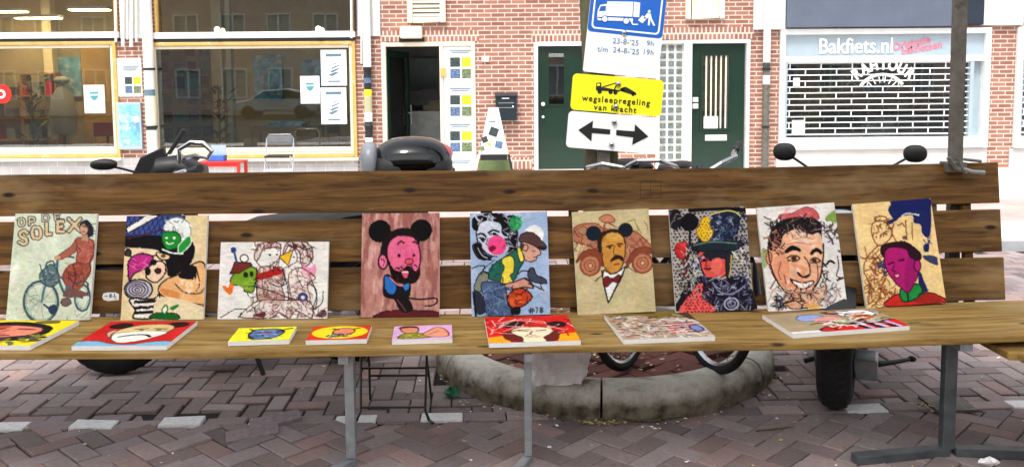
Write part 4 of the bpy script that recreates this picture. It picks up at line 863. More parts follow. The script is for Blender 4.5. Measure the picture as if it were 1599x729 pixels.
def p1():                                                    # woman on a motor bicycle
    A = Art([(72, 68), (440, 68), (408, 550), (25, 550)], (206, 216, 192), .336, .435, seed=1); A.wash(9, 3, 4)
    A.tint((176, 186, 150), 4, 9, .25, .3, .6, (25, 420, 420, 550)); A.tint((232, 236, 220), 3, 4, .2, .4, .7)
    letters(A, 'OP', [(86, 92, 26, 32), (134, 86, 26, 34)], (64, 70, 76), 13, (206, 190, 150), 6)
    letters(A, 'DE', [(195, 72, 30, 30), (250, 70, 24, 26)], (58, 66, 86), 10, (214, 204, 170), 4)
    letters(A, 'SOLEX', [(88, 148, 38, 60), (146, 130, 40, 52), (212, 112, 22, 50), (262, 104, 30, 46), (312, 92, 52, 56)], (70, 66, 64), 18, (216, 190, 148), 10)
    A.ell(186, 468, 78, 92, None, (60, 84, 92), 9); A.ell(186, 468, 68, 82, None, (140, 160, 158), 3); A.ell(376, 450, 34, 58, None, (66, 88, 96), 8); A.ell(376, 450, 24, 46, None, (150, 170, 166), 3)
    for a in range(0, 360, 40): A.line([(186, 468), (186+66*math.cos(R(a)), 468+80*math.sin(R(a)))], (150, 160, 160), 2)
    A.line([(262, 275), (262, 350), (300, 440), (340, 440)], (60, 100, 110), 9); A.line([(250, 300), (205, 400), (190, 468)], (70, 110, 120), 8); A.line([(340, 440), (376, 450)], (60, 90, 96), 7); A.line([(262, 350), (345, 400)], (70, 100, 108), 7); A.line([(250, 270), (290, 262), (335, 268)], (70, 84, 88), 7)
    A.poly([(180, 345), (205, 318), (235, 300), (262, 330), (268, 375), (230, 400), (190, 382)], (94, 116, 120), (44, 60, 70), 4); A.scrib((188, 320, 255, 385), [(46, 60, 74), (180, 196, 190), (60, 84, 110)], 16, 4, 30)
    A.poly([(222, 490), (250, 480), (262, 505), (240, 525), (222, 512)], (44, 60, 84)); A.line([(200, 480), (232, 505)], (40, 60, 80), 6)
    A.poly([(285, 350), (320, 300), (400, 280), (412, 330), (370, 400), (330, 420), (300, 395)], (150, 76, 60), (96, 44, 40), 3); A.poly([(300, 395), (325, 400), (320, 440), (296, 440)], (96, 90, 110))
    A.poly([(340, 190), (370, 176), (420, 190), (430, 240), (410, 290), (350, 290), (350, 240)], (170, 92, 76), (110, 54, 46), 3); A.poly([(345, 190), (320, 220), (262, 262), (270, 278), (340, 245)], (168, 96, 80), (104, 54, 48), 3)
    A.ell(262, 270, 14, 10, (196, 150, 120)); A.poly([(300, 420), (340, 410), (400, 430), (380, 445), (290, 446)], (110, 74, 72)); A.ell(300, 470, 24, 18, (116, 90, 92), (60, 56, 70), 3)
    A.poly([(362, 112), (392, 98), (418, 120), (424, 160), (400, 178), (390, 150), (366, 150)], (38, 40, 46)); A.poly([(374, 160), (394, 160), (398, 192), (372, 190)], (190, 146, 118)); A.ell(380, 140, 19, 26, (196, 152, 122), (80, 60, 50), 2); A.scrib((350, 190, 410, 280), [(120, 54, 48), (200, 130, 104)], 12, 3, 40, .6); A.scrib((300, 300, 400, 400), [(110, 50, 44), (190, 110, 84), (70, 40, 50)], 16, 4, 50, .6)
    A.line([(372, 120), (380, 128), (392, 124)], (50, 40, 40), 3); A.line([(374, 150), (384, 154)], (130, 50, 50), 4); A.line([(420, 195), (428, 240), (408, 290), (412, 330), (372, 400)], (90, 40, 38), 4); A.line([(330, 300), (345, 350), (330, 410)], (80, 40, 44), 4); A.line([(300, 330), (330, 350), (380, 340)], (90, 44, 40), 3); A.line([(205, 318), (215, 290), (240, 285), (250, 300)], (50, 64, 80), 5)
    A.line([(345, 385), (395, 380), (400, 440)], (50, 70, 80), 5); A.line([(210, 395), (190, 330), (182, 300)], (60, 80, 90), 4); A.scrib((380, 100, 424, 170), [(16, 18, 24)], 10, 3, 20)
    A.scrib((40, 440, 180, 540), [(150, 160, 130), (120, 140, 120)], 12, 3, 50, .3); A.scrib((280, 500, 400, 545), [(130, 140, 120)], 6, 3, 30)
    return A
def p2_():
    A = Art([(55, 52), (438, 52), (418, 548), (25, 548)], (226, 204, 158), .336, .426, seed=2); A.wash(4)
    A.poly([(50, 48), (330, 48), (330, 80), (270, 150), (120, 165), (48, 160)], (62, 82, 150), sm=False)
    for k in range(-6, 14): A.line([(60+k*26, 40), (40+k*26+60, 165)], (24, 28, 58), 3, False); A.line([(60+k*26, 40), (20+k*26-60, 165)], (24, 28, 58), 3, False)
    A.poly([(335, 40), (445, 40), (445, 300), (335, 180)], (226, 204, 158), sm=False)
    A.poly([(52, 150), (250, 150), (350, 170), (378, 210), (360, 280), (300, 330), (250, 340), (230, 260), (120, 220), (48, 200)], K)
    A.poly([(150, 50), (215, 50), (60, 135), (52, 110)], (238, 236, 230), K, 4, False); A.line([(60, 160), (220, 120), (330, 60)], (70, 34, 60), 7)
    A.poly([(50, 205), (120, 205), (200, 215), (210, 240), (100, 250), (48, 240)], (232, 206, 170), K, 5); A.ell(62, 230, 14, 18, (60, 50, 50), K, 4)
    A.poly([(230, 120), (250, 75), (300, 62), (350, 90), (356, 150), (320, 190), (290, 130)], (236, 238, 236), (120, 130, 130), 3); A.scrib((245, 72, 350, 170), [(90, 100, 104), (250, 250, 250)], 24, 4, 34)
    A.poly([(222, 150), (250, 130), (300, 140), (312, 180), (290, 210), (240, 208)], (28, 140, 44), (12, 70, 26), 4); A.poly([(300, 200), (350, 150), (358, 190), (310, 236)], (34, 150, 50), (230, 236, 230), 4)
    A.line([(240, 180), (256, 190), (276, 184)], (220, 240, 220), 5); A.ell(244, 160, 7, 5, (230, 246, 226)); A.ell(280, 162, 7, 5, (230, 246, 226)); A.line([(225, 215), (270, 232), (320, 236)], (230, 240, 230), 6)
    A.poly([(195, 230), (250, 240), (255, 262), (215, 262)], (230, 204, 160), K, 5); A.ell(228, 246, 12, 9, (90, 80, 40))
    A.poly([(62, 300), (72, 260), (110, 236), (160, 240), (182, 262), (150, 300), (90, 330), (68, 365)], (186, 44, 128), K, 5); A.scrib((80, 250, 165, 310), [(226, 110, 170), (120, 24, 84)], 12, 5, 40, .6)
    A.poly([(150, 320), (170, 290), (210, 270), (238, 290), (230, 340), (190, 372), (150, 350)], (240, 206, 176), K, 5); A.ell(155, 320, 14, 18, K); A.ell(204, 318, 13, 12, (70, 30, 40), K, 4); A.ell(182, 276, 18, 14, K)
    A.poly([(205, 400), (240, 360), (310, 330), (360, 290), (425, 290), (425, 480), (330, 470), (230, 440)], (232, 178, 118), K, 5); A.poly([(220, 400), (300, 420), (300, 450), (230, 430)], (214, 140, 76)); A.poly([(300, 345), (345, 295), (382, 300), (384, 350), (360, 360)], K)
    A.line([(285, 380), (330, 420), (400, 425), (425, 400)], K, 4); A.line([(384, 300), (400, 380), (384, 415)], K, 4); A.scrib((300, 360, 400, 420), [(246, 222, 190)], 14, 6, 30)
    A.line([(208, 430), (205, 480), (190, 530)], K, 6); A.line([(210, 455), (420, 480)], K, 5)
    A.ell(110, 405, 66, 48, (196, 190, 200), K, 6); 
    for q in (52, 38, 24, 10): A.ell(104, 405, q, q*.72, None, (74, 68, 82), 5)
    A.poly([(70, 450), (180, 450), (210, 430), (205, 530), (90, 540), (95, 500)], (236, 230, 220), K, 6); 
    for y in (465, 492, 515): A.line([(95, y), (200, y-6)], K, 11)
    A.poly([(215, 440), (420, 490), (420, 548), (200, 548)], (230, 212, 172)); A.poly([(170, 540), (180, 520), (230, 515), (290, 520), (300, 545)], (20, 96, 30), K, 3); A.poly([(262, 490), (300, 476), (296, 490), (270, 502)], (30, 120, 40)); A.poly([(222, 500), (240, 482), (250, 500), (232, 520)], (236, 236, 220), (30, 110, 40), 5)
    return A
def p3_art():
    A = Art([(60, 65), (670, 65), (655, 503), (30, 510)], (232, 230, 224), .4465, .3136, seed=3); A.wash(3)
    Bn = (96, 44, 40); Bl = (150, 100, 92)
    A.poly([(120, 310), (110, 280), (150, 230), (210, 210), (250, 215), (262, 250), (250, 300), (235, 355), (190, 350), (175, 320)], (120, 160, 40), (36, 44, 30), 5); A.ell(197, 255, 14, 18, (24, 40, 24)); A.ell(230, 250, 11, 16, (24, 40, 24)); A.line([(175, 320), (240, 320), (250, 300)], (36, 44, 30), 4); A.tint((160, 190, 70), 8, 8, .3, .2, .6, (125, 220, 240, 340))
    A.poly([(108, 250), (135, 180), (225, 185), (235, 200), (160, 245)], (112, 44, 34), (40, 20, 20), 4, False); A.line([(148, 185), (136, 130), (130, 115)], (40, 60, 120), 9); A.ell(130, 111, 17, 17, (34, 60, 130)); A.ell(190, 160, 23, 22, None, (30, 26, 30), 5)
    A.poly([(62, 322), (80, 318), (92, 330), (105, 300), (126, 312), (122, 345), (108, 370), (80, 350)], (238, 116, 34))
    A.poly([(250, 130), (275, 80), (330, 66), (385, 72), (400, 105), (380, 95), (300, 110), (268, 170), (250, 165)], (216, 200, 190), Bn, 5); A.scrib((252, 72, 395, 110), [Bn, (60, 30, 28)], 26, 4, 34, .4)
    A.line([(268, 160), (262, 185), (290, 210), (330, 205), (370, 180), (392, 150), (398, 110)], Bn, 4); A.ell(336, 140, 7, 6, K); A.ell(376, 138, 6, 5, K); A.line([(345, 180), (362, 182)], Bn, 4)
    A.poly([(268, 230), (310, 205), (370, 210), (410, 225), (400, 320), (410, 400), (270, 405), (262, 320)], (214, 196, 188), Bn, 4); A.tint(Bl, 12, 14, .1, .2, .6, (265, 225, 410, 500)); A.tint(Bl, 14, 14, .1, .2, .55, (440, 260, 560, 490))
    A.scrib((270, 220, 400, 400), [Bn, Bl], 34, 3, 50); A.line([(265, 265), (380, 225), (392, 240), (278, 272)], (178, 30, 26), 22, False); A.line([(270, 270), (240, 285)], (60, 20, 20), 5)
    A.poly([(410, 150), (430, 75), (500, 62), (560, 80), (580, 140), (560, 190), (515, 205), (505, 130), (470, 95), (440, 90)], (222, 208, 200), Bn, 5); A.scrib((515, 80, 575, 190), [Bn, (64, 30, 28)], 30, 4, 40, .5); A.scrib((430, 66, 520, 100), [Bn], 14, 4, 30, .4)
    A.poly([(400, 165), (388, 150), (468, 110), (440, 200)], (236, 190, 40), (60, 30, 20), 4, False); A.ell(480, 92, 14, 14, (90, 30, 30)); A.line([(380, 180), (350, 230)], K, 4); A.line([(390, 165), (380, 230), (430, 210), (440, 200)], K, 3)
    A.line([(490, 130), (486, 180), (450, 200), (440, 215)], Bn, 4); A.ell(472, 152, 6, 5, K)
    A.poly([(520, 200), (560, 215), (590, 195), (596, 240), (560, 280), (520, 255)], (240, 140, 180), al=.85)
    A.poly([(450, 240), (510, 215), (580, 260), (590, 280), (545, 310), (560, 400), (470, 420), (440, 300)], (226, 212, 206), Bn, 4, al=.5); A.scrib((445, 240, 570, 420), [Bn, Bl], 40, 3, 54)
    A.line([(240, 322), (330, 345), (420, 380), (500, 400)], (32, 28, 34), 5); A.line([(330, 300), (380, 322), (420, 310), (440, 290)], K, 4); A.line([(410, 230), (420, 290), (400, 320)], K, 4)
    A.ell(520, 384, 26, 24, (70, 74, 130), (30, 30, 70), 5); A.ell(520, 384, 11, 11, (220, 220, 232))
    A.line([(555, 300), (600, 350), (580, 440)], K, 4); A.line([(570, 280), (600, 380), (590, 450)], K, 4); A.line([(636, 350), (630, 410), (590, 450), (570, 440)], K, 4)
    A.poly([(265, 405), (410, 400), (560, 410), (570, 500), (480, 460), (440, 500), (380, 470), (340, 500), (170, 500), (180, 470)], (222, 210, 202), Bn, 5, al=.6); A.scrib((230, 410, 560, 500), [Bn, Bl, (70, 30, 28)], 60, 4, 46); A.scrib((270, 210, 400, 400), [K, (120, 70, 64)], 22, 3, 60, .4); A.line([(262, 215), (255, 300), (262, 400)], K, 4); A.line([(405, 225), (430, 300), (440, 400)], K, 4); A.line([(330, 205), (345, 230), (372, 210)], Bn, 4); A.line([(300, 225), (290, 300), (300, 380)], Bn, 3); A.line([(500, 215), (490, 260), (520, 330)], K, 3); A.scrib((455, 70, 575, 120), [K], 12, 4, 40, .3)
    A.line([(50, 500), (130, 452), (200, 452), (150, 500)], K, 4, False); A.line([(200, 470), (260, 430), (280, 400)], K, 3); A.line([(205, 360), (215, 385), (250, 380)], K, 3); A.poly([(236, 490), (300, 465), (300, 495)], Bn); A.poly([(590, 490), (640, 450), (655, 490)], Bn, al=.8); A.scrib((560, 440, 650, 500), [Bn, K], 14, 3, 40)
    return A
def p4():                                                    # pink-faced bearded man
    A = Art([(45, 40), (412, 40), (415, 535), (42, 530)], (188, 132, 122), .3225, .4273, seed=4); A.tint((140, 80, 74), 16, 5, -.05, .35, .75); A.tint((222, 182, 168), 18, 6, .15, .25, .6)
    A.ell(130, 126, 54, 54, (12, 10, 12)); A.ell(325, 124, 52, 53, (12, 10, 12))
    A.poly([(135, 250), (136, 200), (160, 150), (205, 118), (262, 112), (300, 140), (318, 190), (250, 160), (190, 170), (165, 240)], (26, 14, 16))
    A.poly([(165, 240), (170, 190), (200, 155), (255, 148), (300, 165), (320, 220), (322, 280), (306, 320), (270, 350), (215, 345), (180, 300)], (226, 104, 142), (40, 16, 24), 5); A.tint((206, 78, 120), 5, 6, .1, .4, .5, (175, 160, 315, 330))
    A.ell(146, 272, 22, 34, (226, 110, 146), (30, 14, 20), 6); A.line([(138, 262), (152, 270), (146, 290)], (60, 20, 40), 4)
    A.poly([(168, 255), (195, 305), (232, 318), (262, 292), (300, 320), (318, 300), (322, 340), (300, 372), (262, 380), (220, 372), (188, 345)], (30, 12, 12)); A.scrib((180, 290, 320, 370), [(64, 26, 22), (10, 6, 8)], 24, 5, 26)
    A.poly([(232, 322), (252, 312), (270, 322), (262, 346), (244, 348)], (216, 80, 110), K, 4); A.line([(238, 322), (264, 322)], (240, 236, 236), 4)
    A.line([(215, 190), (228, 174), (244, 184)], (70, 16, 40), 6); A.line([(288, 182), (296, 178), (306, 188)], (70, 16, 40), 6); A.ell(222, 243, 8, 9, (60, 14, 40)); A.ell(292, 244, 7, 8, (60, 14, 40)); A.ell(270, 272, 19, 13, (222, 84, 96), (90, 20, 40), 4)
    A.poly([(165, 330), (190, 345), (240, 392), (270, 375), (280, 400), (270, 440), (250, 470), (200, 450), (150, 430), (150, 360)], (20, 18, 22))
    A.poly([(152, 345), (170, 340), (212, 385), (196, 428), (160, 410)], (40, 110, 190), K, 5); A.poly([(240, 388), (268, 372), (272, 398), (254, 410)], (50, 120, 200), K, 4); A.line([(178, 345), (215, 380), (240, 386)], (222, 120, 140), 5)
    A.poly([(120, 535), (135, 510), (200, 500), (330, 504), (400, 512), (412, 535)], (92, 30, 34), K, 3); A.poly([(200, 440), (260, 440), (290, 500), (235, 508)], (22, 18, 22)); A.line([(215, 450), (255, 505)], (120, 60, 60), 4)
    A.line([(268, 445), (330, 452), (395, 448), (403, 468), (380, 482), (350, 484)], K, 6)
    return A
def p5():                                                    # ink face with pink disc, man in a cap
    A = Art([(42, 38), (405, 32), (428, 520), (50, 528)], (158, 182, 214), .3237, .4245, seed=5); A.wash(8, 4, 6); A.tint((196, 208, 226), 4, 5, .2, .4, .6)
    A.ell(345, 143, 46, 43, (240, 240, 236))
    A.poly([(75, 120), (95, 75), (160, 60), (215, 80), (232, 150), (205, 215), (165, 246), (120, 225), (85, 180)], (198, 206, 224))
    A.poly([(52, 90), (60, 55), (120, 38), (200, 42), (225, 90), (232, 150), (195, 140), (185, 90), (130, 75), (90, 88), (78, 125), (55, 110)], K); A.scrib((60, 45, 210, 90), [(198, 206, 224), (230, 232, 240)], 14, 5, 44, .5)
    A.poly([(52, 200), (70, 180), (100, 190), (95, 225), (145, 250), (130, 265), (80, 255)], K); A.line([(62, 200), (80, 240), (120, 255)], (198, 206, 224), 4); A.scrib((215, 130, 265, 250), [K], 26, 7, 40, .5)
    A.poly([(190, 70), (238, 48), (262, 84), (270, 150), (262, 225), (236, 250), (222, 228), (236, 170), (215, 120)], K); A.scrib((205, 60, 262, 230), [(198, 206, 224)], 22, 3, 34, .5)
    A.line([(72, 130), (84, 190), (118, 236), (150, 250)], K, 5); A.line([(100, 168), (106, 172), (98, 166)], K, 7); A.ell(104, 160, 8, 6, K); A.ell(158, 138, 10, 7, K); A.poly([(60, 190), (88, 196), (110, 236), (150, 262), (110, 262), (74, 236)], K); A.line([(80, 205), (100, 240), (128, 254)], (198, 206, 224), 3)
    A.line([(82, 140), (98, 136), (118, 150)], K, 7); A.line([(86, 156), (104, 164), (116, 160)], K, 6); A.line([(130, 132), (152, 120), (178, 128)], K, 7); A.line([(136, 140), (156, 136), (172, 146)], K, 6); A.line([(88, 176), (102, 210), (135, 238), (170, 246)], K, 4); A.line([(128, 160), (118, 185), (130, 190)], K, 3)
    A.ell(170, 192, 46, 47, (238, 76, 136)); A.poly([(130, 205), (150, 195), (165, 200), (160, 215), (142, 222)], (130, 14, 50)); A.line([(195, 205), (210, 190)], (180, 40, 90), 4)
    A.ell(258, 88, 30, 35, (40, 150, 80), al=.9); A.scrib((240, 55, 285, 125), [(20, 90, 50), (90, 190, 120)], 12, 5, 26)
    A.poly([(275, 165), (290, 138), (340, 135), (385, 175), (405, 205), (380, 215), (330, 188), (285, 180)], (84, 58, 54), (40, 24, 24), 4); A.poly([(365, 198), (405, 205), (395, 218), (368, 212)], (40, 26, 30))
    A.poly([(285, 180), (330, 188), (368, 212), (378, 238), (362, 244), (356, 265), (325, 272), (300, 260), (285, 235)], (208, 160, 140), (50, 30, 30), 4); A.ell(306, 205, 12, 15, (214, 160, 138), K, 3); A.poly([(282, 185), (298, 186), (294, 212), (284, 225)], (60, 44, 40)); A.line([(340, 222), (352, 224)], K, 4); A.line([(345, 252), (358, 250)], K, 3)
    A.poly([(125, 345), (150, 290), (220, 240), (262, 215), (290, 232), (300, 262), (275, 310), (250, 360), (190, 365)], (34, 100, 84), (16, 40, 40), 4); A.scrib((140, 270, 200, 350), [(80, 150, 130), (20, 70, 60)], 10, 4, 40, .4)
    A.poly([(195, 260), (230, 243), (252, 262), (250, 320), (235, 335), (245, 370), (190, 372), (196, 330), (204, 300)], (232, 216, 70), (50, 44, 30), 4); A.poly([(268, 200), (285, 215), (298, 260), (282, 275), (270, 235)], (234, 220, 80), (50, 44, 30), 3)
    A.poly([(62, 400), (75, 350), (100, 318), (130, 330), (120, 370), (95, 410)], (128, 132, 110), K, 4); A.line([(100, 310), (160, 262)], K, 3)
    A.poly([(210, 378), (250, 368), (310, 350), (345, 395), (300, 392), (255, 400), (215, 402)], (206, 150, 128), K, 4); A.line([(300, 350), (330, 372), (345, 396)], K, 4); A.line([(320, 375), (360, 390), (395, 410)], K, 4)
    A.poly([(322, 310), (345, 302), (360, 335), (405, 358), (402, 378), (345, 368), (318, 345)], (62, 66, 84), K, 3); A.line([(272, 330), (290, 315), (325, 318)], K, 4); A.line([(375, 370), (385, 400)], K, 4)
    A.poly([(100, 370), (195, 375), (215, 410), (225, 470), (245, 525), (130, 525), (110, 450)], (76, 98, 132), (26, 34, 56), 4); A.scrib((110, 380, 235, 520), [(120, 144, 176), (40, 56, 88)], 26, 5, 70, .25); A.poly([(55, 410), (95, 420), (120, 500), (80, 520), (66, 470)], (40, 44, 60)); A.line([(58, 420), (70, 525)], K, 8); A.line([(52, 300), (110, 290), (95, 330)], K, 4)
    A.poly([(220, 445), (250, 405), (300, 400), (338, 438), (300, 478), (245, 490)], (190, 66, 30), K, 5); A.scrib((235, 415, 320, 475), [(90, 24, 16), (226, 110, 50)], 16, 5, 40, .5); A.poly([(240, 490), (280, 485), (280, 518), (240, 518)], K)
    letters(A, '#78', [(324, 490, 26, 24), (356, 488, 11, 24), (377, 488, 12, 24)], K, 3.4)
    return A
def p6():                                                    # moustached man before a vintage car
    A = Art([(40, 60), (400, 48), (440, 533), (68, 545)], (198, 184, 140), .3222, .4261, seed=6); A.wash(4)
    Rb = (134, 66, 46); Rl = (178, 118, 88)
    A.poly([(48, 195), (50, 140), (90, 118), (160, 118), (190, 140), (300, 150), (345, 160), (380, 190), (415, 225), (418, 240), (340, 240), (300, 300), (180, 300), (150, 240), (100, 215)], Rl, Rb, 5); A.scrib((60, 130, 400, 270), [Rb, (112, 50, 38), (206, 150, 116)], 60, 4, 60, .4)
    A.poly([(60, 300), (90, 250), (150, 238), (180, 270), (186, 320), (160, 290), (110, 270)], Rb, (100, 44, 34), 3); A.poly([(300, 300), (330, 250), (380, 230), (420, 240), (418, 262), (360, 262), (322, 300), (300, 330)], Rb, (100, 44, 34), 3)
    for cx, cy in ((127, 314), (375, 306)): A.ell(cx, cy, 47, 46, Rl, Rb, 7); A.ell(cx, cy, 27, 26, None, Rb, 4); A.ell(cx, cy, 11, 11, (206, 170, 130), Rb, 4)
    A.line([(285, 118), (335, 98), (352, 155)], (150, 140, 70), 4, False); A.poly([(170, 90), (200, 74), (232, 84), (240, 108), (205, 112), (180, 106)], (196, 128, 96), Rb, 4); A.line([(190, 130), (205, 112), (240, 130)], Rb, 5); A.ell(92, 148, 20, 18, (170, 130, 96), Rb, 3)
    A.ell(142, 163, 36, 36, (20, 28, 42)); A.ell(293, 149, 35, 34, (20, 28, 42))
    A.poly([(165, 245), (160, 190), (178, 160), (230, 145), (270, 155), (290, 190), (296, 240), (280, 190), (200, 185), (185, 250)], (40, 28, 20))
    A.poly([(180, 245), (182, 190), (215, 162), (262, 165), (288, 200), (292, 260), (278, 320), (250, 350), (220, 352), (190, 310)], (200, 140, 60), (70, 44, 24), 4); A.tint((168, 108, 40), 6, 7, .15, .3, .6, (185, 170, 288, 345)); A.poly([(205, 165), (262, 165), (276, 195), (215, 200)], (214, 168, 84), al=.7)
    A.line([(205, 226), (232, 220)], (50, 34, 20), 6); A.line([(254, 216), (276, 214)], (50, 34, 20), 6); A.ell(220, 232, 8, 5, (60, 40, 24)); A.ell(264, 226, 8, 5, (60, 40, 24)); A.line([(240, 225), (236, 260), (250, 265)], (120, 74, 30), 4)
    A.poly([(222, 300), (232, 275), (255, 266), (280, 276), (284, 298), (262, 286), (240, 292)], (44, 28, 18)); A.line([(240, 312), (264, 308)], (130, 60, 40), 5)
    A.poly([(190, 335), (222, 356), (250, 352), (292, 322), (280, 365), (213, 490), (196, 420), (186, 370)], (232, 232, 228), (30, 26, 24), 4, False); A.poly([(190, 380), (208, 366), (230, 378), (262, 360), (272, 378), (262, 398), (232, 392), (205, 416), (190, 404)], (116, 34, 36), (60, 16, 20), 3); A.line([(182, 340), (190, 400), (213, 492), (262, 390), (296, 322)], (30, 24, 22), 5, False); A.line([(150, 388), (182, 362)], (80, 60, 40), 4); A.line([(300, 320), (345, 350)], (80, 60, 40), 3)
    return A
def p7():                                                    # face in a dark hat on dots
    A = Art([(45, 48), (425, 42), (470, 545), (82, 553)], (172, 166, 158), .324, .4312, seed=7); A.dots((50, 55, 470, 550), (44, 36, 40), 19, 5.5)
    A.poly([(48, 60), (100, 55), (105, 140), (60, 140)], (24, 22, 28)); A.scrib((50, 55, 110, 140), [(170, 166, 158)], 6, 4, 40); A.line([(150, 55), (300, 50), (420, 60)], K, 16)
    D1 = (30, 36, 60); 
    A.poly([(180, 240), (225, 150), (255, 90), (300, 65), (370, 75), (395, 110), (385, 170), (375, 215), (340, 236), (250, 250)], D1, K, 5); A.scrib((240, 75, 390, 220), [(70, 86, 130), (16, 18, 30), (96, 110, 140), (40, 50, 60)], 70, 5, 30)
    A.line([(250, 80), (300, 66), (350, 62), (395, 80)], (210, 200, 120), 5); A.poly([(150, 230), (200, 215), (300, 212), (400, 215), (410, 235), (350, 262), (240, 262), (180, 256)], (26, 38, 48), K, 4); A.line([(170, 226), (260, 212), (380, 222)], (88, 120, 100), 6)
    A.poly([(198, 130), (215, 92), (248, 92), (250, 140), (266, 165), (245, 205), (215, 208), (188, 180), (182, 150)], (226, 186, 40), (120, 80, 20), 3); A.dots((195, 100, 256, 200), (90, 50, 20), 16, 3.6)
    A.ell(148, 112, 45, 45, (14, 14, 18)); A.line([(150, 150), (148, 240), (130, 330)], K, 9)
    A.poly([(75, 240), (85, 218), (115, 208), (138, 220), (140, 260), (125, 292), (95, 285), (80, 262)], (202, 44, 46), (110, 20, 24), 4); A.scrib((80, 215, 136, 285), [(150, 24, 30), (230, 90, 80)], 12, 4, 22); A.line([(112, 290), (135, 345), (110, 380)], (150, 30, 40), 9); A.line([(135, 335), (170, 370)], K, 9)
    A.poly([(188, 265), (240, 258), (340, 262), (352, 310), (330, 370), (290, 390), (235, 385), (212, 350), (200, 310)], (222, 84, 74), K, 5); A.poly([(222, 262), (340, 262), (345, 300), (300, 295), (262, 308), (228, 290)], (30, 30, 44)); A.poly([(262, 300), (300, 292), (310, 330), (290, 370), (255, 350)], (232, 104, 92)); A.line([(222, 340), (240, 345), (252, 340)], (60, 16, 24), 7); A.ell(222, 300, 10, 8, K); A.line([(240, 290), (228, 325), (240, 330)], (110, 30, 34), 4)
    A.scrib((130, 250, 200, 360), [(60, 80, 130), (200, 200, 200), K], 26, 6, 44, .6); A.line([(190, 300), (170, 350), (200, 400), (230, 380)], (190, 196, 196), 5)
    A.poly([(330, 270), (362, 262), (352, 330), (345, 385), (330, 375)], (34, 34, 46), K, 4); A.line([(356, 280), (352, 340), (345, 384)], (226, 196, 80), 4)
    A.poly([(95, 545), (100, 480), (140, 400), (210, 380), (300, 395), (400, 380), (440, 420), (470, 545)], (22, 20, 34)); A.scrib((215, 390, 460, 545), [(70, 60, 100), (120, 110, 130), (16, 14, 22), (90, 90, 110), (50, 60, 100)], 90, 6, 44, .5)
    A.poly([(105, 548), (120, 500), (165, 445), (190, 415), (215, 420), (210, 480), (262, 520), (262, 550)], (232, 90, 84)); A.dots((125, 430, 256, 548), (90, 20, 30), 17, 4.5); A.scrib((90, 380, 200, 470), [K, (150, 150, 140)], 30, 6, 40)
    A.scrib((100, 250, 200, 420), [K, (210, 208, 200)], 30, 5, 40); A.scrib((385, 60, 440, 240), [K, (40, 50, 90)], 26, 6, 36); A.scrib((240, 80, 380, 210), [(200, 206, 214)], 18, 3, 26); A.scrib((200, 380, 460, 545), [(200, 204, 214)], 26, 3, 34, .6)
    A.ell(356, 512, 34, 28, None, (176, 180, 196), 6); A.ell(356, 512, 18, 14, None, (150, 154, 180), 5); A.line([(265, 410), (300, 455), (360, 465), (420, 430)], (130, 136, 160), 6); A.line([(360, 260), (390, 300), (430, 320), (440, 380)], (220, 220, 216), 5); A.scrib((380, 240, 450, 400), [K, (220, 220, 216), (60, 70, 110)], 22, 5, 40)
    return A
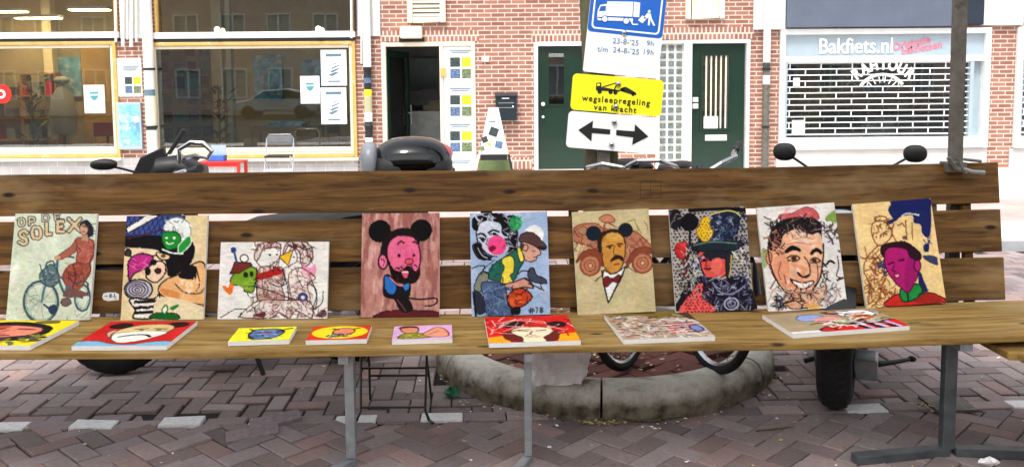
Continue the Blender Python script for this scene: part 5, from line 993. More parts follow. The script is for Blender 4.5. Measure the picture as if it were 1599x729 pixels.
def p8():                                                    # smiling dark haired face
    A = Art([(35, 65), (402, 47), (468, 535), (92, 548)], (230, 226, 218), .3287, .4345, seed=8); A.wash(4)
    Sk = (232, 178, 140)
    A.poly([(145, 120), (150, 98), (200, 95), (240, 75), (275, 66), (315, 85), (328, 125), (250, 115)], (198, 90, 92), (120, 50, 60), 3); A.tint((230, 140, 136), 8, 8, .1, .3, .6, (150, 70, 325, 120)); A.poly([(360, 130), (380, 100), (410, 86), (412, 145)], (130, 160, 76)); A.poly([(60, 260), (82, 262), (86, 335), (66, 340)], (130, 156, 80), al=.8)
    A.poly([(88, 260), (100, 230), (165, 150), (260, 140), (330, 160), (352, 230), (352, 300), (335, 400), (300, 455), (240, 480), (180, 462), (140, 420), (100, 350)], Sk, (90, 40, 30), 4)
    A.poly([(120, 300), (180, 290), (190, 380), (160, 430), (120, 380)], (226, 142, 104), al=.6); A.poly([(200, 170), (310, 170), (320, 230), (210, 240)], (240, 204, 176), al=.7); A.tint((214, 130, 96), 7, 8, .2, .3, .7, (110, 200, 340, 450)); A.tint((246, 222, 200), 7, 8, .25, .25, .8, (130, 180, 340, 450)); A.tint((170, 150, 156), 9, 6, .35, .2, .6, (140, 320, 300, 420))
    A.poly([(88, 245), (95, 190), (130, 140), (180, 118), (250, 112), (320, 128), (352, 170), (355, 240), (332, 190), (290, 195), (230, 170), (190, 180), (160, 200), (150, 240), (112, 270)], (34, 26, 28)); A.scrib((110, 122, 320, 185), [(110, 84, 80), (60, 44, 44), (190, 160, 150)], 34, 4, 50, .5); A.scrib((92, 180, 155, 290), [(150, 84, 64), (24, 18, 20), (210, 140, 110)], 26, 6, 40)
    A.line([(176, 272), (205, 252), (238, 268)], K, 13); A.line([(296, 284), (320, 266), (340, 282)], K, 12); A.line([(180, 302), (210, 290), (240, 304), (215, 318), (185, 312)], (40, 24, 20), 5); A.ell(212, 304, 13, 10, (60, 34, 24)); A.line([(288, 318), (312, 304), (336, 320), (312, 330), (290, 326)], (40, 24, 20), 5); A.ell(310, 318, 12, 9, (60, 34, 24))
    A.line([(262, 300), (282, 330), (290, 375), (272, 395), (240, 385), (232, 370)], (80, 40, 30), 5); A.line([(234, 372), (255, 392), (285, 382)], K, 6)
    A.poly([(198, 402), (250, 418), (306, 412), (290, 436), (250, 446), (220, 430)], (244, 240, 230), (80, 24, 24), 5); A.line([(196, 398), (206, 412)], K, 5); A.line([(166, 380), (176, 420)], (130, 60, 44), 4); A.line([(322, 330), (326, 400), (300, 450)], (120, 60, 44), 4); A.ell(94, 300, 14, 30, (220, 140, 110), (90, 40, 30), 3)
    A.poly([(350, 150), (412, 150), (440, 280), (465, 440), (440, 430), (400, 300), (352, 260)], (224, 222, 218)); A.scrib((350, 160, 420, 225), [K, (80, 70, 72)], 22, 6, 36); A.line([(370, 335), (385, 322), (405, 330)], K, 9); A.line([(420, 300), (425, 350), (415, 390), (430, 400)], K, 4); A.scrib((345, 320, 370, 420), [K], 12, 5, 40, .5); A.line([(430, 280), (425, 275)], K, 6); A.line([(420, 410), (445, 402)], (60, 40, 40), 8)
    A.line([(88, 250), (104, 340), (140, 420), (180, 465)], K, 5); A.line([(352, 240), (352, 300), (338, 396), (302, 452)], K, 5); A.line([(250, 446), (245, 462), (262, 470)], (90, 40, 34), 4); A.line([(150, 320), (140, 370), (150, 400)], (150, 80, 60), 4); A.line([(180, 240), (230, 232), (290, 244)], (190, 120, 90), 4); A.line([(215, 215), (260, 208), (300, 216)], (190, 120, 90), 3); A.scrib((95, 120, 330, 170), [K], 30, 6, 50, .4)
    A.poly([(150, 500), (190, 470), (240, 462), (300, 470), (345, 440), (372, 450), (350, 500), (300, 530), (200, 535)], (222, 170, 134), (80, 50, 44), 4)
    for q_ in ((200, 480, 260, 500), (230, 470, 300, 490), (262, 468, 330, 470), (180, 500, 250, 520)): A.line([(q_[0], q_[1]), ((q_[0]+q_[2])/2, q_[1]-4), (q_[2], q_[3])], (70, 46, 42), 4)
    A.poly([(176, 262), (205, 246), (240, 262), (206, 268), (178, 280)], K); A.poly([(294, 280), (320, 260), (344, 276), (318, 278)], K)
    A.scrib((100, 440, 440, 540), [(120, 90, 80), (60, 54, 60), (230, 180, 140), (200, 196, 196), (150, 140, 140)], 90, 5, 50, .7); A.scrib((110, 480, 190, 535), [(90, 90, 100), K], 18, 7, 40); A.line([(100, 440), (130, 400), (140, 440)], (60, 50, 54), 4); A.scrib((190, 450, 320, 520), [K, (214, 150, 110)], 24, 5, 44); A.poly([(280, 520), (320, 515), (330, 538), (285, 540)], (236, 184, 90), al=.8)
    return A
def p9():                                                    # magenta face, dark blue hair shape
    A = Art([(32, 65), (360, 52), (425, 475), (88, 498)], (240, 208, 144), .332, .4361, seed=9); A.wash(3); Nv = (24, 34, 92); Bn = (130, 66, 34)
    A.poly([(205, 55), (350, 50), (362, 100), (362, 180), (350, 212), (325, 195), (318, 160), (290, 150), (282, 120), (235, 125), (215, 140), (178, 155), (180, 140), (200, 130), (182, 100), (190, 72)], Nv); A.line([(240, 122), (262, 112), (310, 120)], (214, 214, 220), 5); A.scrib((335, 205, 365, 235), [Nv], 8, 4, 18); A.poly([(330, 245), (352, 235), (352, 265), (334, 270)], Nv); A.poly([(330, 285), (380, 290), (392, 325), (365, 318), (334, 300)], Nv, al=.85)
    A.line([(205, 150), (198, 190), (215, 225)], Bn, 4); A.line([(255, 140), (258, 200), (262, 220)], Bn, 4); A.line([(282, 150), (284, 220)], Bn, 3); A.line([(222, 160), (240, 152), (250, 165)], Bn, 4); A.ell(252, 212, 12, 9, (120, 70, 70))
    A.line([(110, 180), (120, 145), (160, 140), (188, 165), (196, 200), (172, 230), (140, 240), (118, 210), (110, 180)], Bn, 4); A.scrib((115, 140, 190, 200), [Bn, (84, 40, 24)], 24, 4, 24); A.ell(150, 130, 26, 10, None, Bn, 4); A.ell(130, 205, 5, 4, Bn); A.ell(150, 200, 5, 4, Bn)
    A.line([(140, 240), (90, 290), (78, 340), (100, 400), (95, 480)], Bn, 4); A.scrib((85, 280, 165, 490), [Bn, (170, 96, 50), (96, 40, 26), Bn], 70, 4, 56, .8); A.scrib((145, 300, 175, 360), [Nv], 12, 7, 22); A.scrib((160, 400, 220, 490), [Bn, (160, 60, 40)], 24, 4, 40)
    A.poly([(305, 330), (350, 430), (310, 440)], Nv, sm=False)
    A.poly([(172, 490), (180, 460), (225, 440), (300, 445), (350, 435), (400, 450), (422, 474), (330, 484)], (196, 40, 34), (70, 10, 20), 4); A.poly([(300, 450), (350, 440), (410, 470), (330, 480), (290, 470)], (150, 34, 24), al=.8)
    A.poly([(228, 440), (240, 415), (300, 400), (325, 428), (290, 462), (262, 470), (240, 468)], (30, 140, 60), (10, 50, 30), 5); A.line([(262, 440), (264, 470)], (10, 50, 30), 6)
    A.poly([(170, 330), (165, 280), (180, 250), (262, 240), (305, 300), (310, 345), (290, 400), (262, 435), (230, 410), (195, 375)], (176, 26, 112), (70, 8, 44), 4); A.poly([(262, 290), (300, 300), (300, 380), (262, 432), (250, 380)], (142, 20, 96), al=.7); A.ell(304, 326, 14, 24, (180, 30, 112), (70, 8, 44), 4)
    A.poly([(148, 270), (155, 240), (210, 226), (262, 230), (315, 270), (320, 300), (298, 305), (270, 290), (255, 260), (200, 250), (170, 265), (165, 292)], (44, 14, 28)); A.line([(185, 318), (202, 310)], (70, 6, 40), 6); A.line([(226, 305), (246, 298)], (70, 6, 40), 6); A.line([(206, 320), (200, 345), (212, 348)], (96, 8, 56), 4); A.poly([(205, 362), (222, 356), (230, 366), (216, 376)], (236, 150, 190), (90, 8, 40), 4)
    return A
# flat ones, drawn upright in 100 x 100 space
def flat(bgc, w_, h, seed): return Art([(0, 0), (100, 0), (100, 100), (0, 100)], bgc, w_, h, res=.003, seed=seed)
def f1():
    A = flat((240, 214, 24), .4027, .3377, 21); A.wash(5)
    A.poly([(8, 30), (30, 8), (60, 10), (88, 30), (92, 60), (70, 78), (40, 82), (10, 74)], K); A.scrib((60, 60, 92, 88), [(70, 74, 60), K, (150, 140, 40)], 22, 4, 18); A.poly([(20, 30), (50, 22), (80, 34), (80, 58), (50, 72), (22, 64)], (222, 132, 106), (80, 30, 30), 1.5)
    A.poly([(20, 30), (45, 24), (40, 44), (22, 46)], (190, 76, 66)); A.line([(58, 36), (74, 38)], (120, 40, 40), 3); A.line([(30, 38), (44, 36)], (120, 30, 30), 3); A.line([(50, 40), (46, 54), (54, 56)], (150, 60, 50), 2); A.line([(40, 64), (60, 62)], (120, 24, 30), 3); A.poly([(60, 4), (80, 0), (84, 12), (66, 14)], (110, 100, 40)); return A
def f2():
    A = flat((198, 30, 28), .3388, .3304, 22); A.wash(5); A.tint((222, 60, 50), 5, 5, .2, .3, .5)
    A.ell(20, 20, 13, 13, (40, 12, 14)); A.ell(83, 16, 13, 13, (40, 12, 14)); A.poly([(0, 84), (20, 82), (38, 92), (60, 96), (78, 86), (100, 84), (100, 100), (0, 100)], (122, 176, 206), (50, 60, 70), 1.2)
    A.poly([(16, 50), (20, 38), (32, 40), (34, 62), (24, 66)], (222, 160, 140), (90, 40, 40), 1.2); A.poly([(24, 58), (26, 34), (44, 16), (70, 14), (84, 28), (80, 52), (66, 80), (50, 88), (36, 80)], (214, 186, 128), (70, 40, 30), 1.4); A.poly([(26, 55), (40, 46), (60, 42), (82, 46), (76, 66), (60, 84), (44, 88), (32, 76)], (232, 230, 216), (90, 80, 60), 1)
    A.line([(36, 66), (48, 58), (62, 58), (70, 66)], K, 3); A.line([(42, 34), (54, 32)], (130, 120, 60), 4); A.line([(64, 32), (76, 34)], (130, 120, 60), 4); A.ell(50, 38, 3, 2.4, (80, 90, 40)); A.ell(69, 38, 3, 2.4, (80, 90, 40)); return A
def f3():
    A = flat((232, 226, 40), .2198, .1789, 23); A.wash(5); B1 = (90, 116, 160)
    A.poly([(30, 20), (40, 14), (70, 16), (84, 40), (72, 80), (50, 92), (34, 84), (26, 50)], B1, K, 2.5); A.line([(32, 26), (22, 12)], K, 4); A.line([(72, 30), (94, 12)], K, 4); A.scrib((28, 18, 80, 88), [(40, 54, 84), (150, 170, 200), K], 30, 3, 16); A.ell(55, 40, 8, 7, (120, 60, 80)); return A
def f4():
    A = flat((206, 56, 26), .2219, .1841, 24); A.ell(50, 46, 47, 46, (242, 212, 30)); A.poly([(38, 40), (45, 20), (60, 16), (72, 26), (74, 48), (66, 66), (44, 64)], (226, 134, 100), (90, 40, 30), 2); A.scrib((30, 55, 68, 82), [(70, 80, 84), (170, 170, 160), K], 30, 3, 14); A.line([(44, 26), (36, 20)], K, 4); A.line([(72, 24), (80, 18)], K, 4); return A
def f5():
    A = flat((216, 166, 206), .2211, .1895, 25); A.wash(8); A.poly([(12, 26), (14, 10), (34, 8), (42, 24), (40, 50), (26, 56), (16, 44)], (214, 134, 100), (80, 40, 30), 2); A.poly([(8, 20), (14, 4), (36, 4), (42, 18), (26, 14)], (90, 24, 24))
    A.poly([(10, 88), (16, 60), (36, 52), (56, 62), (64, 86), (30, 92)], (140, 140, 40), (60, 60, 20), 2); A.scrib((14, 60, 58, 88), [(90, 96, 30), (190, 180, 80)], 16, 3, 14); A.poly([(50, 66), (60, 40), (72, 18), (84, 24), (94, 60), (90, 84), (66, 84)], (224, 150, 116), (110, 50, 40), 2); A.line([(60, 66), (76, 46)], (150, 80, 60), 2); return A
def f6():
    A = flat((212, 32, 26), .3331, .3575, 26); A.wash(6); A.poly([(0, 80), (24, 74), (24, 100), (0, 100)], (240, 160, 20), sm=False); A.poly([(74, 76), (100, 70), (100, 100), (76, 100)], (240, 160, 20), sm=False); A.poly([(22, 60), (80, 60), (80, 78), (70, 100), (24, 96)], (104, 30, 24))
    A.poly([(28, 54), (40, 46), (62, 46), (74, 54), (72, 70), (62, 84), (62, 100), (38, 100), (38, 84), (28, 68)], (234, 220, 182), (90, 30, 20), 1.4); A.line([(36, 58), (46, 60)], (90, 40, 30), 2.4); A.line([(56, 60), (66, 58)], (90, 40, 30), 2.4); A.line([(50, 60), (48, 74), (53, 75)], (180, 150, 110), 2); A.line([(44, 82), (57, 82)], (170, 60, 50), 2)
    A.poly([(18, 34), (30, 20), (46, 26), (40, 42), (24, 46)], (50, 14, 16)); A.poly([(70, 34), (84, 24), (94, 34), (88, 48), (74, 46)], (40, 14, 18)); A.scrib((2, 8, 98, 62), [(240, 200, 190), (60, 14, 16), (240, 210, 200), (150, 20, 20)], 44, 1.6, 30, .5); return A
def f7():
    A = flat((172, 148, 122), .343, .3454, 27); A.dots((4, 8, 60, 90), (70, 50, 44), 13, 2.6); A.tint((206, 190, 170), 6, 6, .1, .3, .8); A.poly([(5, 0), (98, 0), (96, 18), (60, 22), (40, 8), (10, 8)], (120, 98, 40)); A.poly([(88, 0), (100, 0), (100, 40), (94, 30)], (70, 56, 34)); A.poly([(60, 40), (96, 30), (98, 80), (60, 84)], (196, 196, 190), al=.8)
    for k in range(5): A.line([(60, 46+k*9), (92, 42+k*9)], (192, 70, 60), 4)
    A.scrib((6, 14, 98, 96), [(110, 70, 60), (220, 206, 196), (80, 90, 110), (60, 44, 44), (232, 226, 220), (170, 110, 90), (190, 190, 196)], 110, 2.2, 18); A.ell(90, 66, 7, 12, (120, 130, 180), (60, 60, 90), 2); return A
def f8():
    A = flat((168, 148, 116), .4644, .2733, 28); A.wash(3); A.poly([(0, 92), (30, 92), (30, 100), (0, 100)], (236, 234, 228), sm=False); A.poly([(30, 100), (36, 78), (70, 74), (100, 64), (100, 100)], (212, 32, 26), K, 1.5)
    A.poly([(22, 32), (30, 16), (44, 20), (46, 40), (34, 48), (24, 44)], (150, 168, 214), (80, 90, 130), 1); A.poly([(34, 40), (52, 30), (58, 50), (46, 60), (36, 56)], (224, 156, 144)); A.poly([(50, 8), (66, 6), (70, 20), (56, 22)], (110, 40, 30)); A.poly([(62, 22), (70, 8), (90, 8), (94, 30), (86, 40), (72, 20), (64, 36)], (236, 234, 230), (90, 80, 80), 1.4); A.poly([(68, 36), (84, 30), (86, 50), (72, 56)], (196, 96, 40)); A.poly([(46, 56), (64, 52), (60, 66), (50, 68)], (110, 160, 60)); A.poly([(34, 70), (50, 66), (52, 78), (38, 80)], (150, 80, 40))
    for x in (60, 72, 84): A.line([(x, 68), (x+5, 98)], K, 4); A.line([(x+6, 72), (x+9, 96)], (206, 160, 210), 3.4)
    A.scrib((34, 50, 78, 84), [(244, 242, 240), K, (244, 242, 240), (150, 60, 60)], 34, 1.8, 18); A.scrib((64, 8, 96, 60), [(250, 250, 248), (70, 40, 30)], 20, 1.8, 12); return A
def canvas(A, label, w_, h, th=.018, wrap=None):
    # hand-made edges: the drawing wanders a little, and the paint is uneven
    a_ = .85 if A.nx > 90 else .6
    ix = np.clip(A.X+A.fbm(22, 28)*a_*1.4, 0, A.nx-1).round().astype(int); iy = np.clip(A.Y+A.fbm(22, 28)*a_*1.4, 0, A.ny-1).round().astype(int); A.I = A.I[iy, ix]
    g_ = A.fbm(26, 60)*.6+A.fbm(8, 9)*.4; A.I = A.I*(1+.15*g_[..., None])+np.stack([A.fbm(12, 16), A.fbm(12, 16), A.fbm(12, 16)], 2)*7
    im = np.clip(A.I, 4, 250)/255; im = np.where(im <= .04045, im/12.92, ((im+.055)/1.055)**2.4); ny, nx = A.ny, A.nx
    xs = np.linspace(-w_/2, w_/2, nx); zz = np.linspace(h, 0, ny); V = np.zeros((ny*nx, 3)); V[:, 0] = np.tile(xs, ny); V[:, 2] = np.repeat(zz, nx); V[:, 1] = -.0004
    i = np.arange(ny-1)[:, None]*nx+np.arange(nx-1)[None]; i = i.ravel(); Fq = np.stack([i, i+nx, i+nx+1, i+1], 1)
    n = ny*nx; e = .0025
    bx = [(-w_/2, 0, 0), (w_/2, 0, 0), (w_/2, 0, h), (-w_/2, 0, h), (-w_/2, th, 0), (w_/2, th, 0), (w_/2, th, h), (-w_/2, th, h)]
    bf = [(0, 1, 5, 4), (1, 2, 6, 5), (2, 3, 7, 6), (3, 0, 4, 7), (4, 5, 6, 7), (0, 3, 2, 1)]
    me = bpy.data.meshes.new('painted_canvas'); me.from_pydata([tuple(v) for v in V]+bx, [], [tuple(f) for f in Fq.tolist()]+[tuple(n+k for k in f) for f in bf])
    me.materials.append(M['paint']); me.materials.append(M['canvas']); mi = np.zeros(len(me.polygons), dtype=np.int32); mi[-6:] = 1; me.polygons.foreach_set('material_index', mi)
    C = np.ones((n+8, 4), dtype=np.float32); C[:n, :3] = im.reshape(-1, 3); at = me.color_attributes.new('Col', 'FLOAT_COLOR', 'POINT'); at.data.foreach_set('color', C.ravel()); me.update()
    o = bpy.data.objects.new('painting', me); COL.objects.link(o); return tag(o, label, 'painting')
LC = R(14)
STAND = [(p1, -1.8907, .3363, .4346, -.0143, .4411, .0033, 'mint green painting of a woman on a motor bicycle, lettered OP DE SOLEX'),
 (p2_, -1.4272, .3357, .4258, -.0013, .4378, -.0067, 'upright cream painting with a green face, pink bonnet and grey spiral'),
 (p3_art, -.9793, .4465, .3136, -.0039, .437, -.013, 'wide white painting of two sketched children with a green skull in a red hat'),
 (p4, -.4574, .3225, .4273, -.0013, .4395, -.0006, 'brownish pink painting of a bearded man with two black discs on his head'),
 (p5, -.0012, .3237, .4245, .0134, .4393, .004, 'light blue painting of a man in a cap and a pink cheeked inked woman'),
 (p6, .4349, .3222, .4261, .036, .4417, -.0046, 'beige painting of a moustached man with a red bow tie before a vintage car'),
 (p7, .8431, .324, .4312, .0346, .4458, -.0168, 'dark dotted painting of a red face under a blue and yellow hat'),
 (p8, 1.229, .3287, .4345, .0617, .4459, -.0192, 'white painting of a smiling dark haired man with his hand at his chin'),
 (p9, 1.6414, .332, .4361, .0688, .4488, -.0223, 'cream painting of a magenta faced man in a green collar and red jumper')]
for fn, u, w_, h, ro, n, yaw, lab in STAND:
    A = fn(); o = canvas(A, lab, w_, h); o['group'] = 'paintings leaning against the bench back'
    a = PSI+yaw; ax = Vector((math.cos(a), math.sin(a), 0)); up = Vector((-math.sin(a)*math.sin(LC), math.cos(a)*math.sin(LC), math.cos(LC)))
    a2 = ax*math.cos(ro)+up*math.sin(ro); u2 = up*math.cos(ro)-ax*math.sin(ro); nb = u2.cross(a2)*-1
    ny_ = u2.cross(a2)                                       # away from the viewer
    mw = Matrix.Identity(4)
    yv = ny_ if ny_.y > 0 else -ny_
    for i in range(3): mw[i][0] = a2[i]; mw[i][1] = yv[i]; mw[i][2] = u2[i]
    b0 = BP(u, n, zs(u)+max(0, abs(w_/2*math.sin(ro))*.0)+.001)
    dz0 = min((b0+a2*s*w_/2).z-zs(u+s*w_/2) for s in (-1, 1)); b0.z -= min(0, dz0)*.6
    mw.translation = b0; o.matrix_world = mw
FLAT = [(f1, -1.9361, .2045, .4027, .3377, -.0489, 'yellow painting of a face ringed with black hair, lying cut by the left edge'),
 (f2, -1.423, .1854, .3388, .3304, .0026, 'red painting of a bald man with a white moustache, lying flat'),
 (f3, -.9408, .1573, .2198, .1789, .0678, 'small bright yellow painting of a blue horned creature, lying flat'),
 (f4, -.654, .158, .2219, .1841, .0355, 'small red painting with a yellow oval around a pink head, lying flat'),
 (f5, -.34, .1492, .2211, .1895, .0647, 'small lilac painting of a woman in a green top with a bent arm, lying flat'),
 (f6, .0674, .1828, .3331, .3575, .06, 'red and orange painting of a pale face with dark curls, lying flat'),
 (f7, .5581, .2018, .343, .3454, .0787, 'brown and grey crowded painting with small red stripes, lying flat'),
 (f8, 1.2508, .2253, .4644, .2733, .1179, 'wide khaki painting with blue, white and red figures, lying flat at the right')]
for fn, u, n, w_, h, yaw, lab in FLAT:
    A = fn(); o = canvas(A, lab, w_, h, th=.017); o['group'] = 'paintings lying flat on the bench seat'
    c0 = BP(u, n, zs(u)+.018); slope = math.atan2(zs(u+.15)-zs(u-.15), .3)
    mw = Matrix.Translation(c0) @ Matrix.Rotation(PSI+yaw, 4, 'Z') @ Matrix.Rotation(-slope, 4, 'Y') @ Matrix.Rotation(-math.pi/2, 4, 'X') @ Matrix.Translation((0, 0, -h/2))
    o.matrix_world = mw
# ------------------------------------------------------------------ tree pit, tree and signs
pit = thing('tree_pit_kerb', 'round kerb of worn grey stone blocks around the tree', 'kerb', (PITC.x, PITC.y, 0))
nb = 6
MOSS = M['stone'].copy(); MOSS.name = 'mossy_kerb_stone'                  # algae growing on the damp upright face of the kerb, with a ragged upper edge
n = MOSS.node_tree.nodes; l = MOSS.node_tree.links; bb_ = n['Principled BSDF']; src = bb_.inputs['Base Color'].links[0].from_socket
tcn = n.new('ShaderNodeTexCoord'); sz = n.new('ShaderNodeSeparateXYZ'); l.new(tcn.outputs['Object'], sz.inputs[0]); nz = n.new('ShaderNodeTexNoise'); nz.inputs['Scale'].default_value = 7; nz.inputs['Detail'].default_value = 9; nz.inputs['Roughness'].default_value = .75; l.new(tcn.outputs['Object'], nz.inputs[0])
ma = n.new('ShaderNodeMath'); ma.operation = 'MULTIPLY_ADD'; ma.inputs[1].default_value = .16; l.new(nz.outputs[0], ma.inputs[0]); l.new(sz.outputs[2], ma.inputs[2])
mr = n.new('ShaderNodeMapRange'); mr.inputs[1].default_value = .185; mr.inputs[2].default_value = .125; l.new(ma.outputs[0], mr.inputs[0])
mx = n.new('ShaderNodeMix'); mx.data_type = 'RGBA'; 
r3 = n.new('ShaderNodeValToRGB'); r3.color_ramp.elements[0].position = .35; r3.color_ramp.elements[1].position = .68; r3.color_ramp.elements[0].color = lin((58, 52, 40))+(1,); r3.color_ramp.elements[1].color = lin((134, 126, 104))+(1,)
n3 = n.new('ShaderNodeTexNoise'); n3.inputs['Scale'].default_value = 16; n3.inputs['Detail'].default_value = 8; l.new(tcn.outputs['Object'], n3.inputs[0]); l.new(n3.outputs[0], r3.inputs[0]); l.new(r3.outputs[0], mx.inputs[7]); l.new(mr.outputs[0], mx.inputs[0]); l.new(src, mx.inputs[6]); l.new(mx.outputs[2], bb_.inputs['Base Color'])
for k in range(nb):
    a0 = 2*math.pi*k/nb+R(24)+.006; a1 = 2*math.pi*(k+1)/nb+R(24)-.006; b = MB()
    ro_, ri_ = PITR, PITR-.175
    dz = random.uniform(-.004, .006); prof = [(ri_, -.05), (ri_, .118+dz), (ri_+.02, .131+dz), (ro_-.085, .136+dz), (ro_-.05, .130+dz), (ro_-.024, .115+dz), (ro_-.008, .088+dz), (ro_+.002, .05), (ro_+.006, -.05)]
    b.lathe(prof, 20, arc=(a0, a1)); n_ = 21; b.f.append(tuple(i*n_ for i in range(len(prof)))); b.f.append(tuple(i*n_+20 for i in range(len(prof)))[::-1]); b.m += [0, 0]
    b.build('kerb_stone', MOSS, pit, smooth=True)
pp_ = pavers('pit_paving', herring(-14, 14, -14, 14), R(38), (PITC.x, PITC.y), lambda x, y: math.hypot(x-PITC.x, y-PITC.y) < PITR-.2 and math.hypot(x-PITC.x, y-PITC.y) > .16, lambda x, y: tuple(lin(np.array((122, 78, 72))*random.uniform(.8, 1.15))), rough=lambda x, y: 2.0)
pp_.location.z = .095
b = MB(); b.lathe([(0, .07), (PITR-.17, .07)], 40, Matrix.Translation((PITC.x, PITC.y, 0))); struct(b.build('pit_soil', M['sand']))
tr_ = thing('street_tree', 'leaning mossy street tree trunk behind the traffic signs', 'tree', (PITC.x, PITC.y, .07))
path = [(-.01, 0, 0), (0, 0, .5), (-.005, .0, 1.0), (-.02, 0, 1.5), (-.05, .02, 2.1), (-.06, .04, 2.9), (-.02, .05, 3.6)]
b = MB(); b.tube(path, [.13, .10, .088, .082, .078, .07, .06], 14)
limbs = []
for k in range(7):
    a = k*2.4+.4; z = 2.7+.14*k; p = Vector((-.05, .03, z)); q = p+Vector((math.cos(a)*1.0, math.sin(a)*1.0, .9)); r_ = q+Vector((math.cos(a+.5)*.7, math.sin(a+.5)*.7, .5)); b.tube([p, (p+q)/2+Vector((0, 0, -.08)), q, r_], [.045, .034, .024, .01], 7); limbs += [q, r_, (p+q)/2]
b.build('trunk', M['bark'], tr_, smooth=True)
V = []; Fc = []
for _ in range(800):
    c0 = random.choice(limbs)+Vector((random.gauss(0, .42), random.gauss(0, .42), random.gauss(.2, .36)))
    if c0.z < 2.85: continue
    d = Vector((random.gauss(0, 1), random.gauss(0, 1), random.gauss(0, .5))).normalized(); e = d.cross(Vector((random.gauss(0, 1), random.gauss(0, 1), 1))).normalized(); s = random.uniform(.03, .055); i = len(V)
    V += [c0-d*s, c0+e*s*.5, c0+d*s, c0-e*s*.5]; Fc.append((i, i+1, i+2, i+3))
b = MB(); b.add(V, Fc); b.build('crown', M['leaf'], tr_)
# signs
M['sgnw'] = mat('sign_white', (234, 236, 236), .35, var=.02, scale=6, dirt=((200, 200, 196), 14, .7)); M['sgnb'] = mat('sign_blue', (16, 92, 184), .35, var=.05, scale=6); M['sgny'] = mat('sign_yellow', (240, 236, 30), .4, var=.04, scale=8, dirt=((220, 214, 60), 10, .66))
M['silk'] = mat('sign_grey_blue', (104, 136, 168), .5, var=.03); M['alu'] = mat('sign_back', (150, 152, 154), .5, .6)
def rrect(x0, x1, z0, z1, r, n=5):
    P = []
    for cx, cz, a0 in ((x1-r, z1-r, 0), (x0+r, z1-r, 90), (x0+r, z0+r, 180), (x1-r, z0+r, 270)):
        for k in range(n+1): a = R(a0+90*k/n); P.append((cx+r*math.cos(a), cz+r*math.sin(a)))
    return P
def sign(name, label, TL, TR, BR, BL, Y, m, rcorner=.02):
    P = [onY(*q, Y) for q in (TL, TR, BR, BL)]; c0 = sum(P, Vector())/4; w_ = ((P[1]-P[0]).length+(P[2]-P[3]).length)/2; h_ = ((P[0]-P[3]).length+(P[1]-P[2]).length)/2
    d = (P[1]-P[0])+(P[2]-P[3]); rot = math.atan2(d.z, d.x); t = thing(name, label, 'sign', c0, 0, 'signs fixed to the tree'); t.rotation_euler = (0, -rot, 0)
    b = MB(); b.prism(rrect(-w_/2, w_/2, -h_/2, h_/2, rcorner), 0, .0025); b.build('panel', m, t); b = MB(); b.prism(rrect(-w_/2+.002, w_/2-.002, -h_/2+.002, h_/2-.002, rcorner), .0026, .006); b.build('backing', M['alu'], t)
    return t, w_, h_, lambda px, py: ((lambda q: (q.x*math.cos(rot)+q.z*math.sin(rot), -q.x*math.sin(rot)+q.z*math.cos(rot)))(onY(px, py, Y)-c0))
def flatp(polys, m, t, name, y0=-.0016, th=.001):
    b = MB()
    for P in polys: b.prism(P, y0, y0+th)
    return b.build(name, m, t)
def boltheads(t, pts):
    for x, z in pts: b = MB(); b.lathe([(0, .012), (.007, .011), (.011, .007), (.014, .002), (.014, 0)], 12, Matrix.Translation((x, -.002, z)) @ Matrix.Rotation(math.pi/2, 4, 'X')); b.build('bolt', M['chrome'], t, smooth=True)
YS = 4.36
t, w_, h_, L = sign('parking_sign', 'blue and white removal truck parking sign, topmost on the tree, with dates 23-8 and 24-8', (928, -66), (1051, -54), (1023.5, 123.5), (911, 111.5), YS, M['sgnw'], .012)
zb = L(975, 55)[1]; bl = rrect(-w_/2+.001, w_/2-.001, zb, h_/2-.001, .02)
flatp([bl], M['sgnb'], t, 'blue_field', -.001, .0009)
ring = MB(); o_ = rrect(-w_/2+.018, w_/2-.018, zb+.016, h_/2-.02, .02); i_2 = rrect(-w_/2+.026, w_/2-.026, zb+.024, h_/2-.028, .016); n_ = len(o_)
vs = [(x, y, z) for y in (-.0022,) for x, z in o_+i_2]; ring.add(vs, [(k, (k+1) % n_, n_+(k+1) % n_, n_+k) for k in range(n_)]); ring.build('white_border', M['sgnw'], t)
S3 = lambda px, py: L(870+px/2.915, py/2.915)              # enlarged-picture points on this sign
cargo = [[S3(228, 8), S3(346, 10), S3(342, 78), S3(224, 74)], [S3(350, 10), S3(378, 14), S3(373, 80), S3(346, 78)]]
cab = [[S3(196, 24), S3(226, 20), S3(222, 88), S3(182, 82), S3(184, 52)], [S3(180, 78), S3(345, 86), S3(345, 98), S3(186, 94)]]
flatp(cargo+cab, M['sgnw'], t, 'truck_symbol', -.0022)
flatp([[S3(198, 30), S3(222, 28), S3(220, 52), S3(190, 52)]], M['sgnb'], t, 'cab_window', -.0026)
for cx, cy in ((217, 88), (314, 97)):
    c0 = S3(cx, cy); flatp([[(c0[0]+.0175*math.cos(k*.524), c0[1]+.0175*math.sin(k*.524)) for k in range(12)]], M['sgnb'], t, 'wheel_ring', -.0026); flatp([[(c0[0]+.0135*math.cos(k*.524), c0[1]+.0135*math.sin(k*.524)) for k in range(12)]], M['sgnw'], t, 'wheel', -.0030)
man = [[S3(412, 52), S3(420, 46), S3(426, 52), S3(423, 60), S3(414, 60)], [S3(410, 62), S3(426, 64), S3(430, 84), S3(446, 118), S3(438, 119), S3(424, 92), S3(420, 118), S3(412, 117), S3(416, 84), S3(396, 88), S3(395, 80)], [S3(388, 72), S3(408, 86), S3(388, 108), S3(368, 94)], [S3(334, 98), S3(342, 98), S3(346, 110), S3(368, 110), S3(368, 115), S3(342, 115)]]
flatp(man, M['sgnw'], t, 'man_symbol', -.0022)
